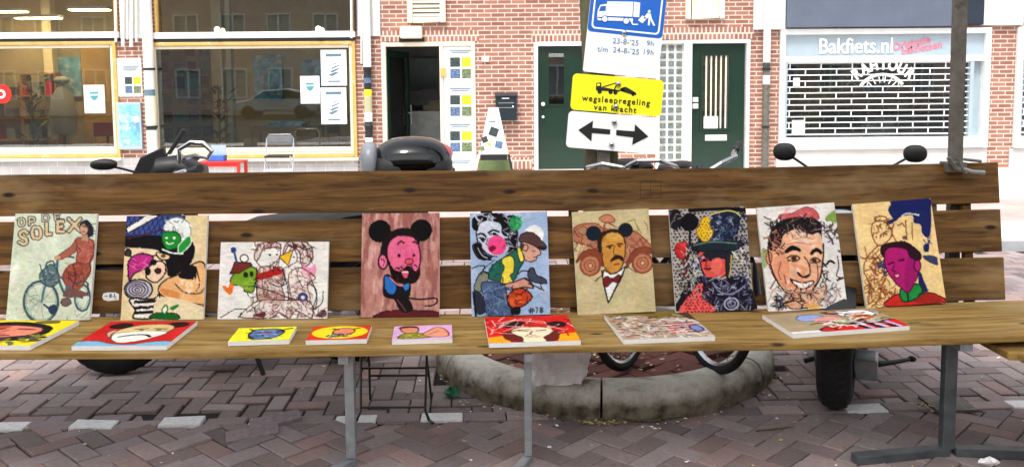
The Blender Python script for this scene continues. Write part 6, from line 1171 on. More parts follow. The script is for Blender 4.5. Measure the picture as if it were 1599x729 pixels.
for tx, px, py in (("23-8-'25", 312, 193), ('9h', 424, 200), ('t/m', 208, 226), ("24-8-'25", 314, 234), ('19h', 414, 240)):
    q = S3(px, py); text_obj('lettering', tx, .037, M['silk'], t, (q[0], -.0012, q[1]), offset=.0004, spacing=1.06, extrude=.0004)
q = S3(305, 150); boltheads(t, [q])
t, w_, h_, L = sign('tow_away_sign', 'yellow tow away sign reading wegsleepregeling van kracht', (895.7, 114.5), (1036, 126), (1033, 182), (889.5, 171.5), YS-.004, M['sgny'], .022)
S3 = lambda px, py: L(870+px/2.915, py/2.915)
q = S3(268, 459); text_obj('lettering', 'wegsleepregeling', .0405, M['ink'], t, (q[0], -.0012, q[1]), offset=.0008, spacing=1.22, extrude=.0004, sx=.98)
q = S3(264, 496); text_obj('lettering', 'van kracht', .0405, M['ink'], t, (q[0], -.0012, q[1]), offset=.0008, spacing=1.22, extrude=.0004, sx=1.0)
tow = [[S3(178, 378), S3(200, 376), S3(202, 398), S3(222, 400), S3(262, 408), S3(285, 412), S3(285, 418), S3(176, 412)], [S3(204, 396), S3(286, 370), S3(287, 373), S3(206, 400)], [S3(258, 406), S3(272, 376), S3(276, 377), S3(264, 408)], [S3(286, 406), S3(298, 398), S3(312, 396), S3(338, 410), S3(360, 424), S3(360, 434), S3(330, 428), S3(286, 414)]]
for cx, cy, r_ in ((193, 418, .0105), (243, 420, .0105), (265, 422, .0105), (298, 410, .007), (345, 430, .008)): c0 = S3(cx, cy); tow.append([(c0[0]+r_*math.cos(k*.524), c0[1]+r_*math.sin(k*.524)) for k in range(12)])
flatp(tow, M['ink'], t, 'tow_truck_symbol'); flatp([[S3(182, 382), S3(194, 381), S3(195, 392), S3(181, 392)]], M['sgny'], t, 'cab_window', -.002); boltheads(t, [S3(268, 486), S3(278, 382)])
t, w_, h_, L = sign('arrow_sign', 'white sign with two black arrows pointing apart, lowest of the three signs on the tree', (888, 173), (1031, 184.5), (1025, 241), (883.5, 230), YS-.008, M['sgnw'], .022)
S3 = lambda px, py: L(870+px/2.915, py/2.915)
flatp([[S3(96, 592), S3(164, 550), S3(160, 582), S3(242, 590), S3(241, 612), S3(158, 606), S3(156, 643)], [S3(269, 592), S3(352, 598), S3(354, 566), S3(415, 622), S3(341, 660), S3(346, 626), S3(268, 616)]], M['ink'], t, 'arrow_symbol'); boltheads(t, [S3(260, 555), S3(248, 657)])
b = MB(); b.box(-.03, .03, -.01, .03, -.5, .62); bk = b.build('sign_bracket', M['dsteel'], None, loc=(.46, 4.385, 1.36)); tag(bk, 'steel strap bar holding the signs to the tree trunk', 'bracket')
# ------------------------------------------------------------------ bicycles
def wheel(parent, X, r, tr, name='wheel', spokes=18, m='rubber', hubw=.03):
    b = MB(); b.lathe([(r-tr*.9+tr*math.cos(q), tr*math.sin(q)) for q in [2*math.pi*k/10 for k in range(11)]], 40, X); w0 = b.build(name, M[m], parent, smooth=True)
    b = MB(); ri = r-tr*1.9; b.lathe([(ri, -tr*.55), (ri-.012, -tr*.3), (ri-.012, tr*.3), (ri, tr*.55), (ri, -tr*.55)], 40, X); b.build('rim', M['chrome'], w0, smooth=True)
    b = MB()
    for k in range(spokes): a = 2*math.pi*k/spokes; s = .015 if k % 2 else -.015; b.tube([X @ Vector((.018*math.cos(a+.9), .018*math.sin(a+.9), s)), X @ Vector((ri*math.cos(a), ri*math.sin(a), 0))], .0012, 4)
    b.lathe([(.0, -hubw), (.02, -hubw), (.014, 0), (.02, hubw), (0, hubw)], 10, X); b.build('spokes', M['chrome'], w0); return w0
def bicycle(label, contact, heading, framem, hb_z, lean=0, steer=0, grip='bplastic', gup=0):
    """x forwards, origin under the rear of the front wheel's contact"""
    t = thing('bicycle', label, 'bicycle', contact, 0, 'bicycles parked at the tree'); t.rotation_euler = (lean, 0, heading); r = .335
    WX = lambda x: Matrix.Translation((x, 0, r)) @ Matrix.Rotation(math.pi/2, 4, 'X')
    SX = Matrix.Translation((0, 0, 0)) @ Matrix.Rotation(steer, 4, 'Z')
    wheel(t, SX @ WX(0), r, .019); wheel(t, WX(-1.08), r, .019)
    b = MB(); hd = Vector((-.13, 0, .74)); ht = Vector((-.19, 0, .93)); bb = Vector((-.62, 0, .29)); st = Vector((-.80, 0, .80)); ra = Vector((-1.08, 0, r))
    b.tube([hd, (hd+bb)/2+Vector((-.05, 0, -.06)), bb], .016, 10); b.tube([ht, (ht+bb)/2+Vector((-.06, 0, -.05)), bb+Vector((-.03, 0, .12))], .015, 10); b.tube([bb, st], .015, 10); b.tube([hd-Vector((-.01, 0, .03)), ht], .019, 10)
    for s in (-.06, .06): b.tube([bb+Vector((0, s*.6, 0)), ra+Vector((0, s, 0))], .009, 8); b.tube([st, ra+Vector((0, s, 0))], .008, 8)
    b.build('frame', framem, t, smooth=True)
    b = MB()
    for s in (-.055, .055): b.tube([SX @ Vector((-.0, s, r)), SX @ Vector((-.04, s, .5)), SX @ Vector((-.11, s*.8, .70)), hd], .011, 8)
    b.build('fork', framem, t, smooth=True)
    for x0, Xm in ((0, SX), (-1.08, Matrix.Identity(4))):
        b = MB(); rr = r+.028; pts = [Xm @ Vector((x0+rr*math.cos(R(a)), 0, r+rr*math.sin(R(a)))) for a in range(15 if x0 == 0 else -10, 176, 10)]; b.tube(pts, .024, 6, flat=.35); b.build('mudguard', framem, t, smooth=True)
    b = MB(); z = hb_z; b.tube([ht, ht+Vector((-.02, 0, z-.93-.02))], .012, 8)
    P = [(-.36, -.27, z-.07), (-.26, -.29, z-.02), (-.15, -.24, z+.02), (-.12, -.12, z+.03), (-.16, 0, z), (-.12, .12, z+.03), (-.15, .24, z+.02), (-.26, .29, z-.02), (-.36, .27, z-.07)]
    if gup: P[0] = (-.30, -.37, z+.02); P[-1] = (-.30, .37, z+.02); P[1] = (-.24, -.29, z+.01); P[-2] = (-.24, .29, z+.01); P = [(x_, y_, z_+y_*.36) for x_, y_, z_ in P]
    P = [SX @ Vector((x-.06, y*.78, zz)) for x, y, zz in P]; b.tube(P, .0115, 9); hb = b.build('handlebar', M['chrome'], t, smooth=True)
    for e, f in ((P[0], P[1]), (P[-1], P[-2])): b = MB(); d = (f-e); b.tube([e-d*.25, e, e+d*.55, e+d*.6], [.017, .019, .017, .014], 10); b.build('grip', M[grip], hb, smooth=True)
    b = MB(); b.tube([st, st+Vector((-.03, 0, .06))], .012, 8); b.build('seat_post', M['chrome'], t)
    b = MB(); b.ell((-.86, 0, .885), (.13, .085, .028), n=8, p=.8); b.ell((-.74, 0, .885), (.11, .03, .02), n=8); b.build('saddle', M['bplastic'], t, smooth=True)
    b = MB(); b.prism([(-.55, .24), (-.55, .34), (-1.05, .38), (-1.12, .33), (-1.05, .29)], -.075, -.045); b.build('chain_guard', M['bplastic'], t, bevel=.01)
    b = MB(); b.lathe([(0, -.04), (.03, -.035), (.045, 0), (.045, .02), (0, .022)], 14, Matrix.Translation((-.05, 0, .74)) @ Matrix.Rotation(math.pi/2, 4, 'Y')); b.build('headlight', M['bplastic'], t, smooth=True)
    b = MB(); b.box(-1.25, -.92, -.06, .06, .72, .735); b.tube([(-1.1, -.06, .72), (-1.08, -.07, r)], .006, 6); b.tube([(-1.1, .06, .72), (-1.08, .07, r)], .006, 6); b.build('carrier', M['bplastic'], t)
    b = MB(); b.tube([P[3], P[3]+Vector((.12, .02, -.06)), hd+Vector((.06, 0, .1)), hd+Vector((.02, 0, -.12))], .003, 5); b.build('brake_cable', M['bplastic'], t)
    return t
M['bframe'] = mat('black_frame_paint', (22, 24, 28), .3, coat=.5); M['blueframe'] = mat('blue_frame_paint', (22, 28, 46), .35, coat=.4)
bicycle('bicycle with black frame and white rimmed front wheel, parked right under the signs', (.533, 4.02, .10), R(180+58), M['bframe'], .93, lean=R(7), steer=R(2))
bicycle('bicycle with blue frame and thick black tyre at the right side of the tree', (.905, 3.93, .115), R(180+110), M['blueframe'], .87, lean=R(-3), steer=R(-4), gup=.13)
# ------------------------------------------------------------------ large scooter at the left, seen from its side
def moto_wheel(t, x, r, tr, X=None, rim='chrome'):
    X = (X or Matrix.Identity(4)) @ Matrix.Translation((x, 0, r)) @ Matrix.Rotation(math.pi/2, 4, 'X')
    b = MB(); pr = [(r-tr+tr*math.cos(q)*1.0, tr*1.02*math.sin(q)) for q in [R(-130)+R(260)*k/12 for k in range(13)]]; b.lathe(pr, 44, X); w0 = b.build('wheel', M['rubber'], t, smooth=True)
    b = MB()
    for k in range(36):
        a = 2*math.pi*k/36
        for s in (-1, 1): b.tube([X @ Vector(((r+.001)*math.cos(a), (r+.001)*math.sin(a), s*.006)), X @ Vector(((r-tr*.22)*math.cos(a+.07), (r-tr*.22)*math.sin(a+.07), s*tr*.7))], .0025, 4)
    b.build('tread', M['bplastic'], w0)
    ri = r-tr*1.55; b = MB(); b.lathe([(ri+.012, -tr*.75), (ri-.01, -tr*.7), (ri-.018, 0), (ri-.01, tr*.7), (ri+.012, tr*.75)], 32, X)
    for k in range(5):
        a = 2*math.pi*k/5; Y = X @ Matrix.Rotation(a, 4, 'Z'); b.box(.02, ri, -.018, .018, -tr*.45, tr*.45, 0, Y)
    b.lathe([(0, -.06), (.04, -.055), (.05, 0), (.04, .055), (0, .06)], 16, X); b.build('rim', M[rim], w0, smooth=True)
    b = MB(); b.lathe([(.06, tr*1.15), (.10, tr*1.15), (.10, tr*1.15+.004), (.06, tr*1.15+.004)], 24, X); b.build('brake_disc', M['steel'], w0); return w0
def loft(b, secs, n=14, p=.75, m=0):
    """secs = (x, zc, ry, rz): rounded cross sections along x"""
    vs = []
    for x, zc, ry, rz in secs:
        for k in range(n):
            a = 2*math.pi*k/n; c_, s_ = math.cos(a), math.sin(a); vs.append((x, ry*math.copysign(abs(c_)**p, c_), zc+rz*math.copysign(abs(s_)**p, s_)))
    fs = []
    for i in range(len(secs)-1):
        for k in range(n): fs.append((i*n+k, i*n+(k+1) % n, (i+1)*n+(k+1) % n, (i+1)*n+k))
    fs += [tuple(range(n)), tuple(range(len(secs)*n-1, (len(secs)-1)*n-1, -1))]; return b.add(vs, fs, m)
def mirror(t, base, mid, head, face, rx=.062, rz=.045):
    b = MB(); b.tube([base, mid, head], [.007, .006, .006], 8); st_ = b.build('mirror_stalk', M['bplastic'], t, smooth=True)
    b = MB(); X = Matrix.Translation(head) @ Vector(face).to_track_quat('Y', 'Z').to_matrix().to_4x4(); b.ell((0, 0, 0), (rx, .024, rz), X, p=.85); mh_ = b.build('mirror', M['bplastic'], t, smooth=True)
    b = MB(); b.lathe([(0, .0), (rz*.9, 0), (rz*.9, .002), (0, .002)], 20, X @ Matrix.Translation((0, .024, 0)) @ Matrix.Rotation(-math.pi/2, 4, 'X') @ Matrix.Diagonal((rx/rz, 1, 1, 1))); b.build('mirror_glass', M['mirror'], mh_)
FW = Vector((-1.997, 4.32, 0)); RW = Vector((-.86, 4.50, 0)); hd_ = math.atan2(FW.y-RW.y, FW.x-RW.x); WB_ = (FW-RW).length
t = thing('motor_scooter', 'large black scooter with glossy top case behind the left half of the bench', 'scooter', RW, hd_)
moto_wheel(t, WB_, .255, .062, Matrix.Identity(4)); moto_wheel(t, 0, .25, .066)
b = MB(); loft(b, [(WB_-.30, .30, .13, .12), (WB_-.5, .22, .17, .07), (.55, .20, .17, .07), (.35, .42, .17, .22), (.15, .56, .18, .2), (-.1, .66, .17, .14), (-.42, .72, .10, .06)]); b.build('body', M['black'], t, smooth=True)
b = MB(); loft(b, [(WB_-.14, .38, .10, .06), (WB_-.22, .60, .2, .24), (WB_-.28, .74, .20, .24), (WB_-.36, .70, .12, .2)]); b.build('leg_shield', M['black'], t, smooth=True)
b = MB(); b.tube([(WB_-.02, .08, .26), (WB_-.1, .07, .5), (WB_-.24, .02, .9)], .02, 8); b.tube([(WB_-.02, -.08, .26), (WB_-.1, -.07, .5), (WB_-.24, -.02, .9)], .02, 8); b.build('fork', M['steel'], t, smooth=True)
b = MB(); pts = [(WB_+.29*math.cos(R(a)), 0, .255+.29*math.sin(R(a))) for a in range(10, 150, 10)]; b.tube(pts, .07, 8, flat=.4); b.build('mudguard', M['black'], t, smooth=True)
b = MB(); loft(b, [(.62, .66, .10, .05), (.45, .71, .17, .06), (.15, .74, .17, .06), (.0, .78, .16, .06), (-.2, .80, .14, .045)]); b.build('seat', M['bplastic'], t, smooth=True)
hb = Vector((WB_-.34, 0, 1.02)); St = Matrix.Translation(hb) @ Matrix.Rotation(R(12), 4, 'Z')
b = MB(); b.tube([St @ Vector(p) for p in ((-.08, -.34, .03), (-.02, -.2, .0), (0, 0, 0), (-.02, .2, 0), (-.08, .34, .03))], .012, 8); hbo = b.build('handlebar', M['chrome'], t, smooth=True)
for s in (-1, 1):
    b = MB(); b.tube([St @ Vector((-.085, s*.36, .033)), St @ Vector((-.03, s*.22, .005))], [.02, .017], 10); b.build('grip', M['bplastic'], hbo, smooth=True)
    b = MB(); b.tube([St @ Vector((.02, s*.17, .01)), St @ Vector((.03, s*.3, .012)), St @ Vector((-.02, s*.38, .03))], [.008, .006, .008], 6); b.build('brake_lever', M['chrome' if s > 0 else 'bplastic'], hbo, smooth=True)
b = MB(); loft(b, [(WB_-.46, 1.00, .10, .04), (WB_-.34, 1.04, .12, .06), (WB_-.24, 1.02, .10, .07), (WB_-.20, .98, .05, .04)]); b.build('cockpit', M['bplastic'], t, smooth=True)
b = MB(); b.prism([(WB_-.18, .92), (WB_-.17, .935), (WB_-.36, 1.23), (WB_-.38, 1.22)], -.008, .008); b.prism([(WB_-.14, .9), (WB_-.10, .97), (WB_-.16, 1.09), (WB_-.27, 1.14), (WB_-.28, 1.0)], -.03, .03); b.build('windscreen', M['bplastic'], t, bevel=.006)
b = MB(); b.box(WB_-.33, WB_-.29, -.03, .03, 1.0, 1.10); b.build('fairing_badge', M['white'], t, smooth=True)
mirror(t, Vector((WB_-.2, .05, 1.0)), Vector((WB_-.1, .1, 1.04)), Vector((WB_-.015, .12, 1.065)), (0, -1, .2), .062, .026)
b = MB(); b.tube([St @ Vector((.0, .1, .02)), Vector((WB_-.36, .1, 1.13)), Vector((WB_-.42, .12, 1.165)), Vector((WB_-.48, .13, 1.16)), Vector((WB_-.52, .14, 1.12)), Vector((WB_-.50, .14, 1.09)), Vector((WB_-.44, .13, 1.10)), Vector((WB_-.38, .11, 1.09))], .012, 8); b.build('chrome_bar', M['chrome'], t, smooth=True)
for k in range(5): b = MB(); a = random.uniform(-.1, .1); b.tube([St @ Vector((.02, a, .0)), St @ Vector((.08, a*1.5, .03-.02*k)), Vector((WB_-.2, a*.4, .8))], .004, 5); b.build('cable', M['bplastic'], hbo)
# top case with a grey back pad and rear lens
tx = -.36; b = MB(); 
b.ell((tx+.02, 0, 1.00), (.215, .20, .12), p=.72); b.build('top_case_shell', M['bplastic'], t, smooth=True)
b = MB(); b.ell((tx+.015, 0, 1.035), (.208, .205, .135), p=.85); lid = b.build('top_case_lid', M['black'], t, smooth=True)
b = MB(); b.ell((tx-.125, 0, 1.075), (.072, .10, .055), p=.9); b.build('rear_lens', M['redlens'], lid, smooth=True)
b = MB(); b.tube([(tx+.21, -.17, 1.0), (tx+.10, -.20, 1.06), (tx-.1, -.195, 1.05), (tx-.19, -.1, 1.0), (tx-.2, 0, .99)], .010, 6); b.build('chrome_strip', M['chrome'], lid, smooth=True)
b = MB(); b.ell((tx+.235, 0, 1.03), (.05, .15, .115), p=.75); b.build('back_pad', M['gplastic'], t, smooth=True)
b = MB(); b.tube([(-.2, -.1, .84), (tx, -.1, .87)], .012, 6); b.tube([(-.2, .1, .84), (tx, .1, .87)], .012, 6); b.build('rack', M['steel'], t)
b = MB(); b.tube([(.35, -.17, .12), (.05, -.2, .2), (-.35, -.2, .3)], [.03, .05, .055], 12); b.build('exhaust', M['steel'], t, smooth=True)
b = MB(); b.tube([(.42, .16, .0), (.5, .1, .2), (.5, -.1, .2), (.42, -.16, .0)], .012, 6); b.build('stand', M['dark'], t)
# ------------------------------------------------------------------ scooter seen head-on at the right
c0 = Vector((1.425, 3.78, 0)); dirv = Vector((-.40, -.917, 0)).normalized(); hd_ = math.atan2(dirv.y, dirv.x); WBm = 1.28
org = c0-dirv*WBm
t = thing('motor_scooter', 'black scooter seen head-on behind the right end of the bench, its round mirrors raised', 'scooter', org, hd_)
moto_wheel(t, WBm, .27, .072); moto_wheel(t, 0, .26, .07)
b = MB(); loft(b, [(WBm-.32, .34, .13, .12), (WBm-.5, .26, .18, .09), (.5, .26, .18, .09), (.3, .5, .18, .22), (0, .62, .17, .16), (-.4, .70, .10, .07)]); b.build('body', M['black'], t, smooth=True)
b = MB(); loft(b, [(WBm-.10, .50, .07, .06), (WBm-.16, .70, .19, .25), (WBm-.26, .76, .23, .28), (WBm-.36, .62, .16, .3)]); b.build('front_shield', M['black'], t, smooth=True)
b = MB()
for s in (-1, 1): b.tube([(WBm+.0, s*.10, .27), (WBm-.06, s*.10, .5), (WBm-.18, s*.06, .8)], [.026, .026, .02], 10)
b.build('fork', M['bplastic'], t, smooth=True)
b = MB(); pts = [(WBm+.305*math.cos(R(a)), 0, .27+.305*math.sin(R(a))) for a in range(25, 150, 10)]; b.tube(pts, .085, 8, flat=.4); b.build('mudguard', M['bplastic'], t, smooth=True)
b = MB(); b.ell((WBm-.10, 0, .80), (.07, .12, .07)); b.build('headlight', M['mirror'], t, smooth=True)
b = MB(); loft(b, [(.6, .74, .1, .04), (.4, .78, .16, .05), (-.2, .82, .15, .05)]); b.build('seat', M['bplastic'], t, smooth=True)
hb = Vector((WBm-.38, 0, .95)); b = MB(); b.tube([hb+Vector(p) for p in ((-.08, -.33, .02), (-.02, -.18, 0), (0, 0, -.01), (-.02, .18, 0), (-.08, .33, .02))], .012, 8); hbo = b.build('handlebar', M['bplastic'], t, smooth=True)
for s in (-1, 1):
    b = MB(); b.tube([hb+Vector((-.1, s*.36, .02)), hb+Vector((-.05, s*.24, .01))], .018, 10); b.build('grip', M['bplastic'], hbo, smooth=True)
Xr = Matrix.Translation(Vector((org.x, org.y, 0))) @ Matrix.Rotation(hd_, 4, 'Z'); Xi = Xr.inverted()
hbw = (Xr @ hb); Ym = hbw.y
for (hx, hy, bx, by, s, w3) in ((1225, 237, 1262, 262, -1, .040), (1429, 240, 1389, 262, 1, .046)):
    hw = onY(hx, hy, Ym-.02); bw = onY(bx, by, Ym)
    H_ = Xi @ hw; B_ = Xi @ bw
    basep = hb+Vector((-.02, (-.13 if H_.y < 0 else .13), 0))
    mirror(t, basep, B_, H_, (-1, 0, 0), .052, .042)
q = Xi @ onZ(1350, 572, .16); b = MB(); b.box(q.x-.14, q.x+.02, q.y-.045, q.y+.055, .10, .2); b.build('engine_cover', M['steel'], t, bevel=.012)
q2 = Xi @ onY(1372, 568, 4.0); q3 = Xi @ onY(1398, 565, 4.02); q4 = Xi @ onY(1424, 560, 4.04)
b = MB(); b.tube([q2, q3, q4], [.014, .011, .008], 8); b.build('foot_peg', M['bplastic'], t, smooth=True); b = MB(); b.ell(tuple(q4), (.016, .02, .014), n=6); b.build('peg_rubber', M['rubber'], t)
q3 = Xi @ onY(1256, 563, 4.0); b = MB(); b.tube([q3+Vector((0, .0, 0)), Xi @ onY(1285, 556, 4.0)], .012, 8); b.build('foot_peg', M['bplastic'], t)
b = MB(); b.box(WBm-.9, WBm-.42, -.2, .2, .16, .3); b.build('floorboard', M['bplastic'], t, bevel=.03)
# ------------------------------------------------------------------ black wire chair behind the bench
A_ = onZ(556, 658, 0); B_ = onZ(672, 659, 0); t = thing('bistro_chair', 'black wire folding chair whose thin legs show under the bench', 'chair', (A_+B_)/2); o_ = (A_+B_)/2
def W3(px, py, Y): return onY(px, py, Y)-o_
for (x_, sgn) in ((-1, -1), (1, 1)):
    hw = (B_-A_).length/2; b = MB(); b.tube([(sgn*(hw+.012), -.03, .006), (sgn*(hw-.005), -.01, .012), (sgn*(hw-.022), .0, .05), (sgn*(hw-.018), .06, .25), (sgn*(hw-.014), .15, .46)], [.007, .007, .0055, .0055, .0055], 7); b.build('leg', M['bframe'], t, smooth=True)
    b = MB(); b.tube([(sgn*(hw-.02), .26, .006), (sgn*(hw-.03), .2, .2), (sgn*(hw-.03), .03, .46), (sgn*(hw-.03), -.02, .6)], .0055, 7); b.build('leg', M['bframe'], t, smooth=True)
for (y, z) in ((.0, .065), (.22, .13), (.05, .22)): b = MB(); b.tube([(-hw+.022, y, z), (hw-.022, y, z)], .005, 6); b.build('stretcher', M['bframe'], t)
b = MB()
for k in range(6): b.box(-hw+.01, hw-.01, .02+.03*k*1.2, .045+.03*k*1.2, .461, .469)
b.build('seat', M['bframe'], t)
b = MB(); b.box(-hw+.03, hw-.03, -.028, -.02, .56, .6); b.build('backrest', M['bframe'], t)
# ------------------------------------------------------------------ white bag in the tree pit
bagc = onZ(873, 606, .137); t = MB(); nu, nv = 30, 18; vs = []; rb = random.Random(4)
for j in range(nv+1):
    v_ = j/nv
    for i in range(nu):
        a = 2*math.pi*i/nu; wx = .125*(.86+.25*v_); wy = .055*(.9+.2*v_)*(1-.55*max(0, v_-.7)/.3); c_, s_ = math.cos(a), math.sin(a)
        cr_ = 1.3*.010*math.sin(a*7+v_*9)+.008*math.sin(a*13-v_*15)+.006*math.sin(a*4+v_*21); vs.append((wx*math.copysign(abs(c_)**.6, c_)+cr_*c_+.01*math.sin(v_*5), wy*math.copysign(abs(s_)**.6, s_)+cr_*s_*1.4+cr_*.4, .002+.27*v_+(.012*math.sin(a*3+1) if v_ > .9 else 0)))
fs = [tuple(range(nu))[::-1]]
for j in range(nv):
    for i in range(nu): fs.append((j*nu+i, j*nu+(i+1) % nu, (j+1)*nu+(i+1) % nu, (j+1)*nu+i))
t.add(vs, fs); bg_ = t.build('paper_bag', M['bag'], None, smooth=False); bg_.location = (bagc.x, bagc.y+.075, .137); bg_.rotation_euler = (R(-4), 0, R(6)); tag(bg_, 'crumpled white paper bag standing on the kerb of the tree pit', 'bag')
# ------------------------------------------------------------------ at the facade: red table, box, folding chair, pavement board
p = onY(346, 276, 13.9); x0 = onY(313, 255, 13.9).x; x1 = onY(381, 255, 13.9).x; zt = onY(346, 251, 13.9).z
tb2 = thing('side_table', 'small bright red table on the pavement below the second shop window', 'table', ((x0+x1)/2, 13.9, 0)); w2_ = (x1-x0)/2; zt = max(zt, .2)
b = MB(); b.box(-w2_, w2_, -.22, .22, zt-.03, zt); b.build('table_top', M['red'], tb2, bevel=.006)
for sx in (-1, 1):
    for sy in (-1, 1): b = MB(); b.box(sx*(w2_-.03)-.022, sx*(w2_-.03)+.022, sy*.19-.022, sy*.19+.022, 0, zt-.031); b.build('leg', M['red'], tb2)
b = MB(); b.box(-w2_+.05, w2_-.05, -.2, -.18, zt-.08, zt-.031); b.build('apron', M['red'], tb2)
bx = thing('tissue_box', 'small blue and white box on the red table', 'box', ((x0+x1)/2-.06, 13.88, zt+.001)); b = MB(); b.box(-.14, .12, -.09, .09, 0, .09); b.build('box', mat('blue_card', (60, 110, 200), .6), bx, bevel=.006); b = MB(); b.box(-.10, .14, -.02, .0, .091, .25); b.build('flap', M['paleblue'], bx)
x0 = onY(413, 245, 13.7).x; x1 = onY(458, 245, 13.7).x; z1 = onY(436, 211, 13.7).z; fc = thing('folding_chair', 'silver tube folding chair with grey back standing before the second shop window', 'chair', ((x0+x1)/2, 13.7, 0)); hw = (x1-x0)/2
b = MB(); b.tube([(-hw, -.1, 0), (-hw+.01, .05, .4), (-hw+.015, .1, z1-.06), (-hw+.06, .1, z1), (hw-.06, .1, z1), (hw-.015, .1, z1-.06), (hw-.01, .05, .4), (hw, -.1, 0)], .013, 8); b.build('front_frame', M['chrome'], fc, smooth=True)
for s in (-1, 1): b = MB(); b.tube([(s*(hw-.03), .25, 0), (s*(hw-.03), -.1, .38)], .012, 8); b.build('leg', M['chrome'], fc)
b = MB(); b.box(-hw+.03, hw-.03, .08, .105, z1-.13, z1-.02); b.build('backrest', mat('grey_pad', (110, 112, 114), .6), fc, bevel=.01)
b = MB(); b.box(-hw+.03, hw-.03, -.14, .16, .36, .39); b.build('seat', M['bplastic'], fc, bevel=.01)
b = MB(); b.tube([(-hw, -.06, .16), (hw, -.06, .16)], .009, 6); b.build('stretcher', M['chrome'], fc)
# pavement A-board
YB = 13.3; A0 = onY(737, 272, YB); A1 = onY(800, 272, YB); At = onY(768, 168, YB); fb = thing('pavement_board', 'white triangular pavement board with prints and black feet between the doorway and the mailbox', 'sign', ((A0.x+A1.x)/2, YB, 0)); o_ = Vector(fb.location)
zl = onY(768, 241, YB).z; tp = [(onY(748, 241, YB).x-o_.x, zl), (onY(794, 239, YB).x-o_.x, zl), (onY(778, 168, YB).x-o_.x, At.z), (onY(763, 168, YB).x-o_.x, At.z)]
SH = Matrix.Shear('XZ', 4, (0, .25)) if False else Matrix.Identity(4)
b = MB(); b.prism(tp, -.02, 0); fp = b.build('panel', M['paper'], fb)
for (px, py, s, mm, a) in ((757, 218, .09, 'photoA', -.35), (771, 206, .13, 'photoA', .35), (779, 226, .11, 'photoB', .2), (753, 232, .07, 'photoC', -.3), (764, 225, .05, 'yel', 0)):
    q = onY(px, py, YB)-o_; b = MB(); b.box(-s/2, s/2, -.024, -.0205, -s/2, s/2, 0, Matrix.Translation((q.x, 0, q.z)) @ Matrix.Rotation(a, 4, 'Y')); b.build('printed_picture', M[mm], fp)
q = onY(768, 190, YB)-o_; b = MB(); b.box(-.06, .06, -.024, -.0205, -.008, .008, 0, Matrix.Translation((q.x, 0, q.z)) @ Matrix.Rotation(.1, 4, 'Y')); b.build('text_line', M['greyink'], fp)
b = MB(); b.box(tp[0][0]+.02, tp[1][0]-.02, -.015, .01, zl-.09, zl-.002); b.build('crossbar', M['ink'], fb)
for s, pxa, pxb in ((-1, 748, 738), (1, 794, 803)):
    b = MB(); xa_ = onY(pxa, 241, YB).x-o_.x; xb_ = onY(pxb, 272, YB).x-o_.x; b.box(-.018, .018, -.02, .01, 0, (Vector((xa_, zl))-Vector((xb_, 0))).length, 0, Matrix.Translation((xb_, 0, 0)) @ Matrix.Rotation(math.atan2(xa_-xb_, zl), 4, 'Y')); b.build('leg', M['paper'] if s < 0 else M['dark'], fb)
b = MB(); b.box(tp[0][0]-.02, tp[1][0]+.02, .3, .33, 0, zl-.1); b.build('rear_panel', mat('moss_green_panel', (104, 120, 76), .8, var=.2), fb)
# ------------------------------------------------------------------ litter
G = [(236, 234, 226), (214, 196, 140), (190, 170, 120), (150, 130, 90), (240, 240, 240)]
V = []; Fc = []; C = []
def bit(x, y, z, s, c):
    a = random.uniform(0, 6.28); i = len(V); n = random.choice((4, 5))
    for k in range(n): r_ = s*random.uniform(.5, 1); q = a+2*math.pi*k/n; V.append((x+r_*math.cos(q), y+r_*math.sin(q)*.8, z+random.uniform(.002, .009)))
    Fc.append(tuple(range(i, i+n))); C.extend([tuple(lin(c))+(1,)]*n)
for _ in range(420): 
    x, y = random.uniform(-2.3, 3.2), random.uniform(3.0, 6.2)
    if outpit(x, y): bit(x, y, 0.002, random.choice((.004, .006, .009, .014)), random.choice(G))
for _ in range(90): a = random.uniform(3.4, 6.0); d = PITR+abs(random.gauss(.03, .07)); bit(PITC.x+d*math.cos(a), PITC.y+d*math.sin(a), .002, random.uniform(.006, .014), random.choice(G))
for _ in range(60): bit(random.gauss(.36, .05), random.gauss(3.60, .018), .004, random.uniform(.006, .013), random.choice(G[1:4]))
for _ in range(50): bit(random.gauss(1.86, .06), random.gauss(3.76, .02), .004, random.uniform(.005, .012), random.choice(G[1:4]))
for _ in range(260): a = random.uniform(0, 6.28); d = random.uniform(.2, PITR-.2); bit(PITC.x+d*math.cos(a), PITC.y+d*math.sin(a), .1, random.uniform(.008, .018), random.choice(G[:4]))
me = bpy.data.meshes.new('litter'); me.from_pydata(V, [], Fc); me.materials.append(M['paint']); at = me.color_attributes.new('Col', 'FLOAT_COLOR', 'POINT'); at.data.foreach_set('color', np.array(C, dtype=np.float32).ravel()); o = bpy.data.objects.new('leaf_litter', me); COL.objects.link(o)
tag(o, 'scattered pale petals, leaf bits and scraps on the bricks', 'litter', kind='stuff')
M['greenfoil'] = mat('green_foil', (40, 130, 84), .35, var=.4, scale=30)
p = onZ(705, 620, .0); b = MB(); rb = random.Random(9)
X = Matrix.Translation((0, 0, .022)); b.ell((0, 0, 0), (.035, .025, .02), X, n=5); b.v = [Vector((q.x*rb.uniform(.7, 1.35), q.y*rb.uniform(.7, 1.35), max(0, q.z*rb.uniform(.7, 1.4)))) for q in b.v]
gf = b.build('crushed_cup', M['greenfoil']); gf.location = p; tag(gf, 'crushed green wrapper on the ground beside the left of the tree pit', 'litter')
p = onZ(1545, 725, .045); b = MB(); b.ell((0, 0, 0.012), (.035, .02, .012), n=5); b.v = [Vector((q.x*rb.uniform(.8, 1.3), q.y*rb.uniform(.8, 1.3), max(0, q.z*rb.uniform(.7, 1.4)))) for q in b.v]
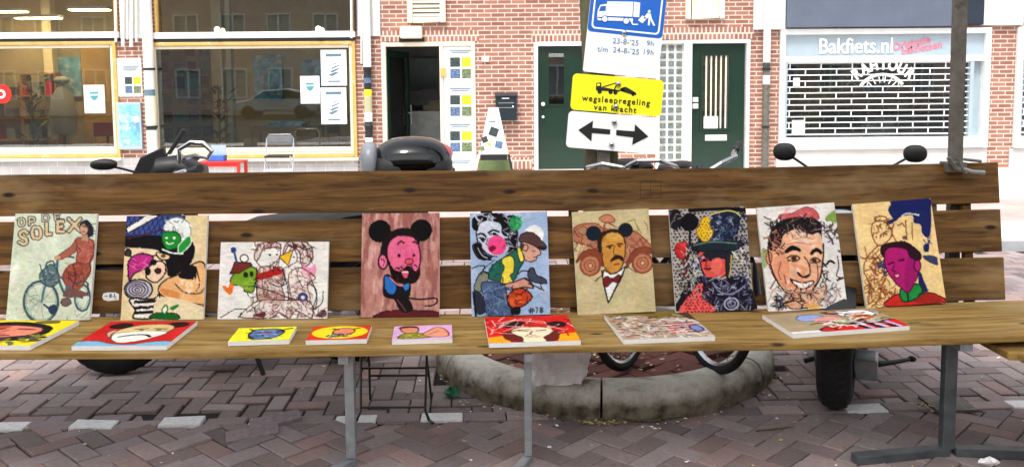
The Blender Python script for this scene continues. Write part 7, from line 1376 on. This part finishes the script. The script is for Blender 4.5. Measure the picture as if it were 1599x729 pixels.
gf = b.build('paper_scrap', M['paper']); gf.location = p; tag(gf, 'crumpled white paper scrap by the right trestle foot', 'litter')
b = MB(); P = [onZ(x, y, .006) for x, y in ((960, 651), (990, 656), (1020, 657), (1045, 653), (1066, 650))]; b.tube(P, [.003, .004, .005, .004, .002], 6); tw = b.build('twig', M['bark']); tag(tw, 'thin curved twig lying at the foot of the round kerb', 'twig')
b = MB(); P = [onZ(x, y, .006) for x, y in ((1180, 672), (1205, 670), (1240, 665))]; b.tube(P, [.003, .004, .002], 6); tw = b.build('twig', M['bark']); tag(tw, 'short dark twig on the bricks between the tree pit and the scooter tyre', 'twig')
# loose bricks at the lower left
for (px, py, a, lab) in ((428, 661, .40, 'upturned loose paving brick, the longer of two near the left bench leg'), (392, 682, .30, 'small loose paving brick lying in front of the longer upturned one')):
    p = onZ(px, py, .0); b = MB(); b.box(-.105, .105, -.04, .04, 0, .05); o = b.build('loose_brick', mat('loose_brick', (146, 130, 132), .9, var=.2, scale=30, bump=.5), bevel=.004); o.location = (p.x, p.y+.03, -.034); o.rotation_euler = (R(9), R(-4), a); tag(o, lab, 'brick', 'loose bricks')
# ------------------------------------------------------------------ parked car on the far side, mirrored in the shop panes
t = thing('parked_car', 'silver hatchback parked across the street, mirrored in the second shop window', 'car', (-11.5, -14.0, 0))
prof = [(-2.05, .35), (-2.1, .62), (-1.95, .85), (-1.2, .95), (-.55, 1.38), (.7, 1.45), (1.55, 1.25), (1.95, .95), (2.05, .6), (2.0, .32)]
b = MB(); b.prism(prof, -.8, .8); b.build('body', mat('silver_car_paint', (190, 196, 204), .2, .3, coat=1), t, bevel=.08)
b = MB(); gp2 = [(-1.05, .97), (-.5, 1.32), (.65, 1.38), (1.35, 1.2), (1.5, .98)]
b.prism(gp2, .802, .812); b.prism(gp2, -.812, -.802); b.build('side_window', M['black'], t)
for x in (-1.3, 1.3):
    for s in (-1, 1): b = MB(); b.lathe([(0, -.1), (.2, -.1), (.32, -.08), (.33, 0), (.32, .08), (.2, .1), (0, .1)], 24, Matrix.Translation((x, s*.74, .33)) @ Matrix.Rotation(math.pi/2, 4, 'X')); b.build('wheel', M['rubber'], t, smooth=True)
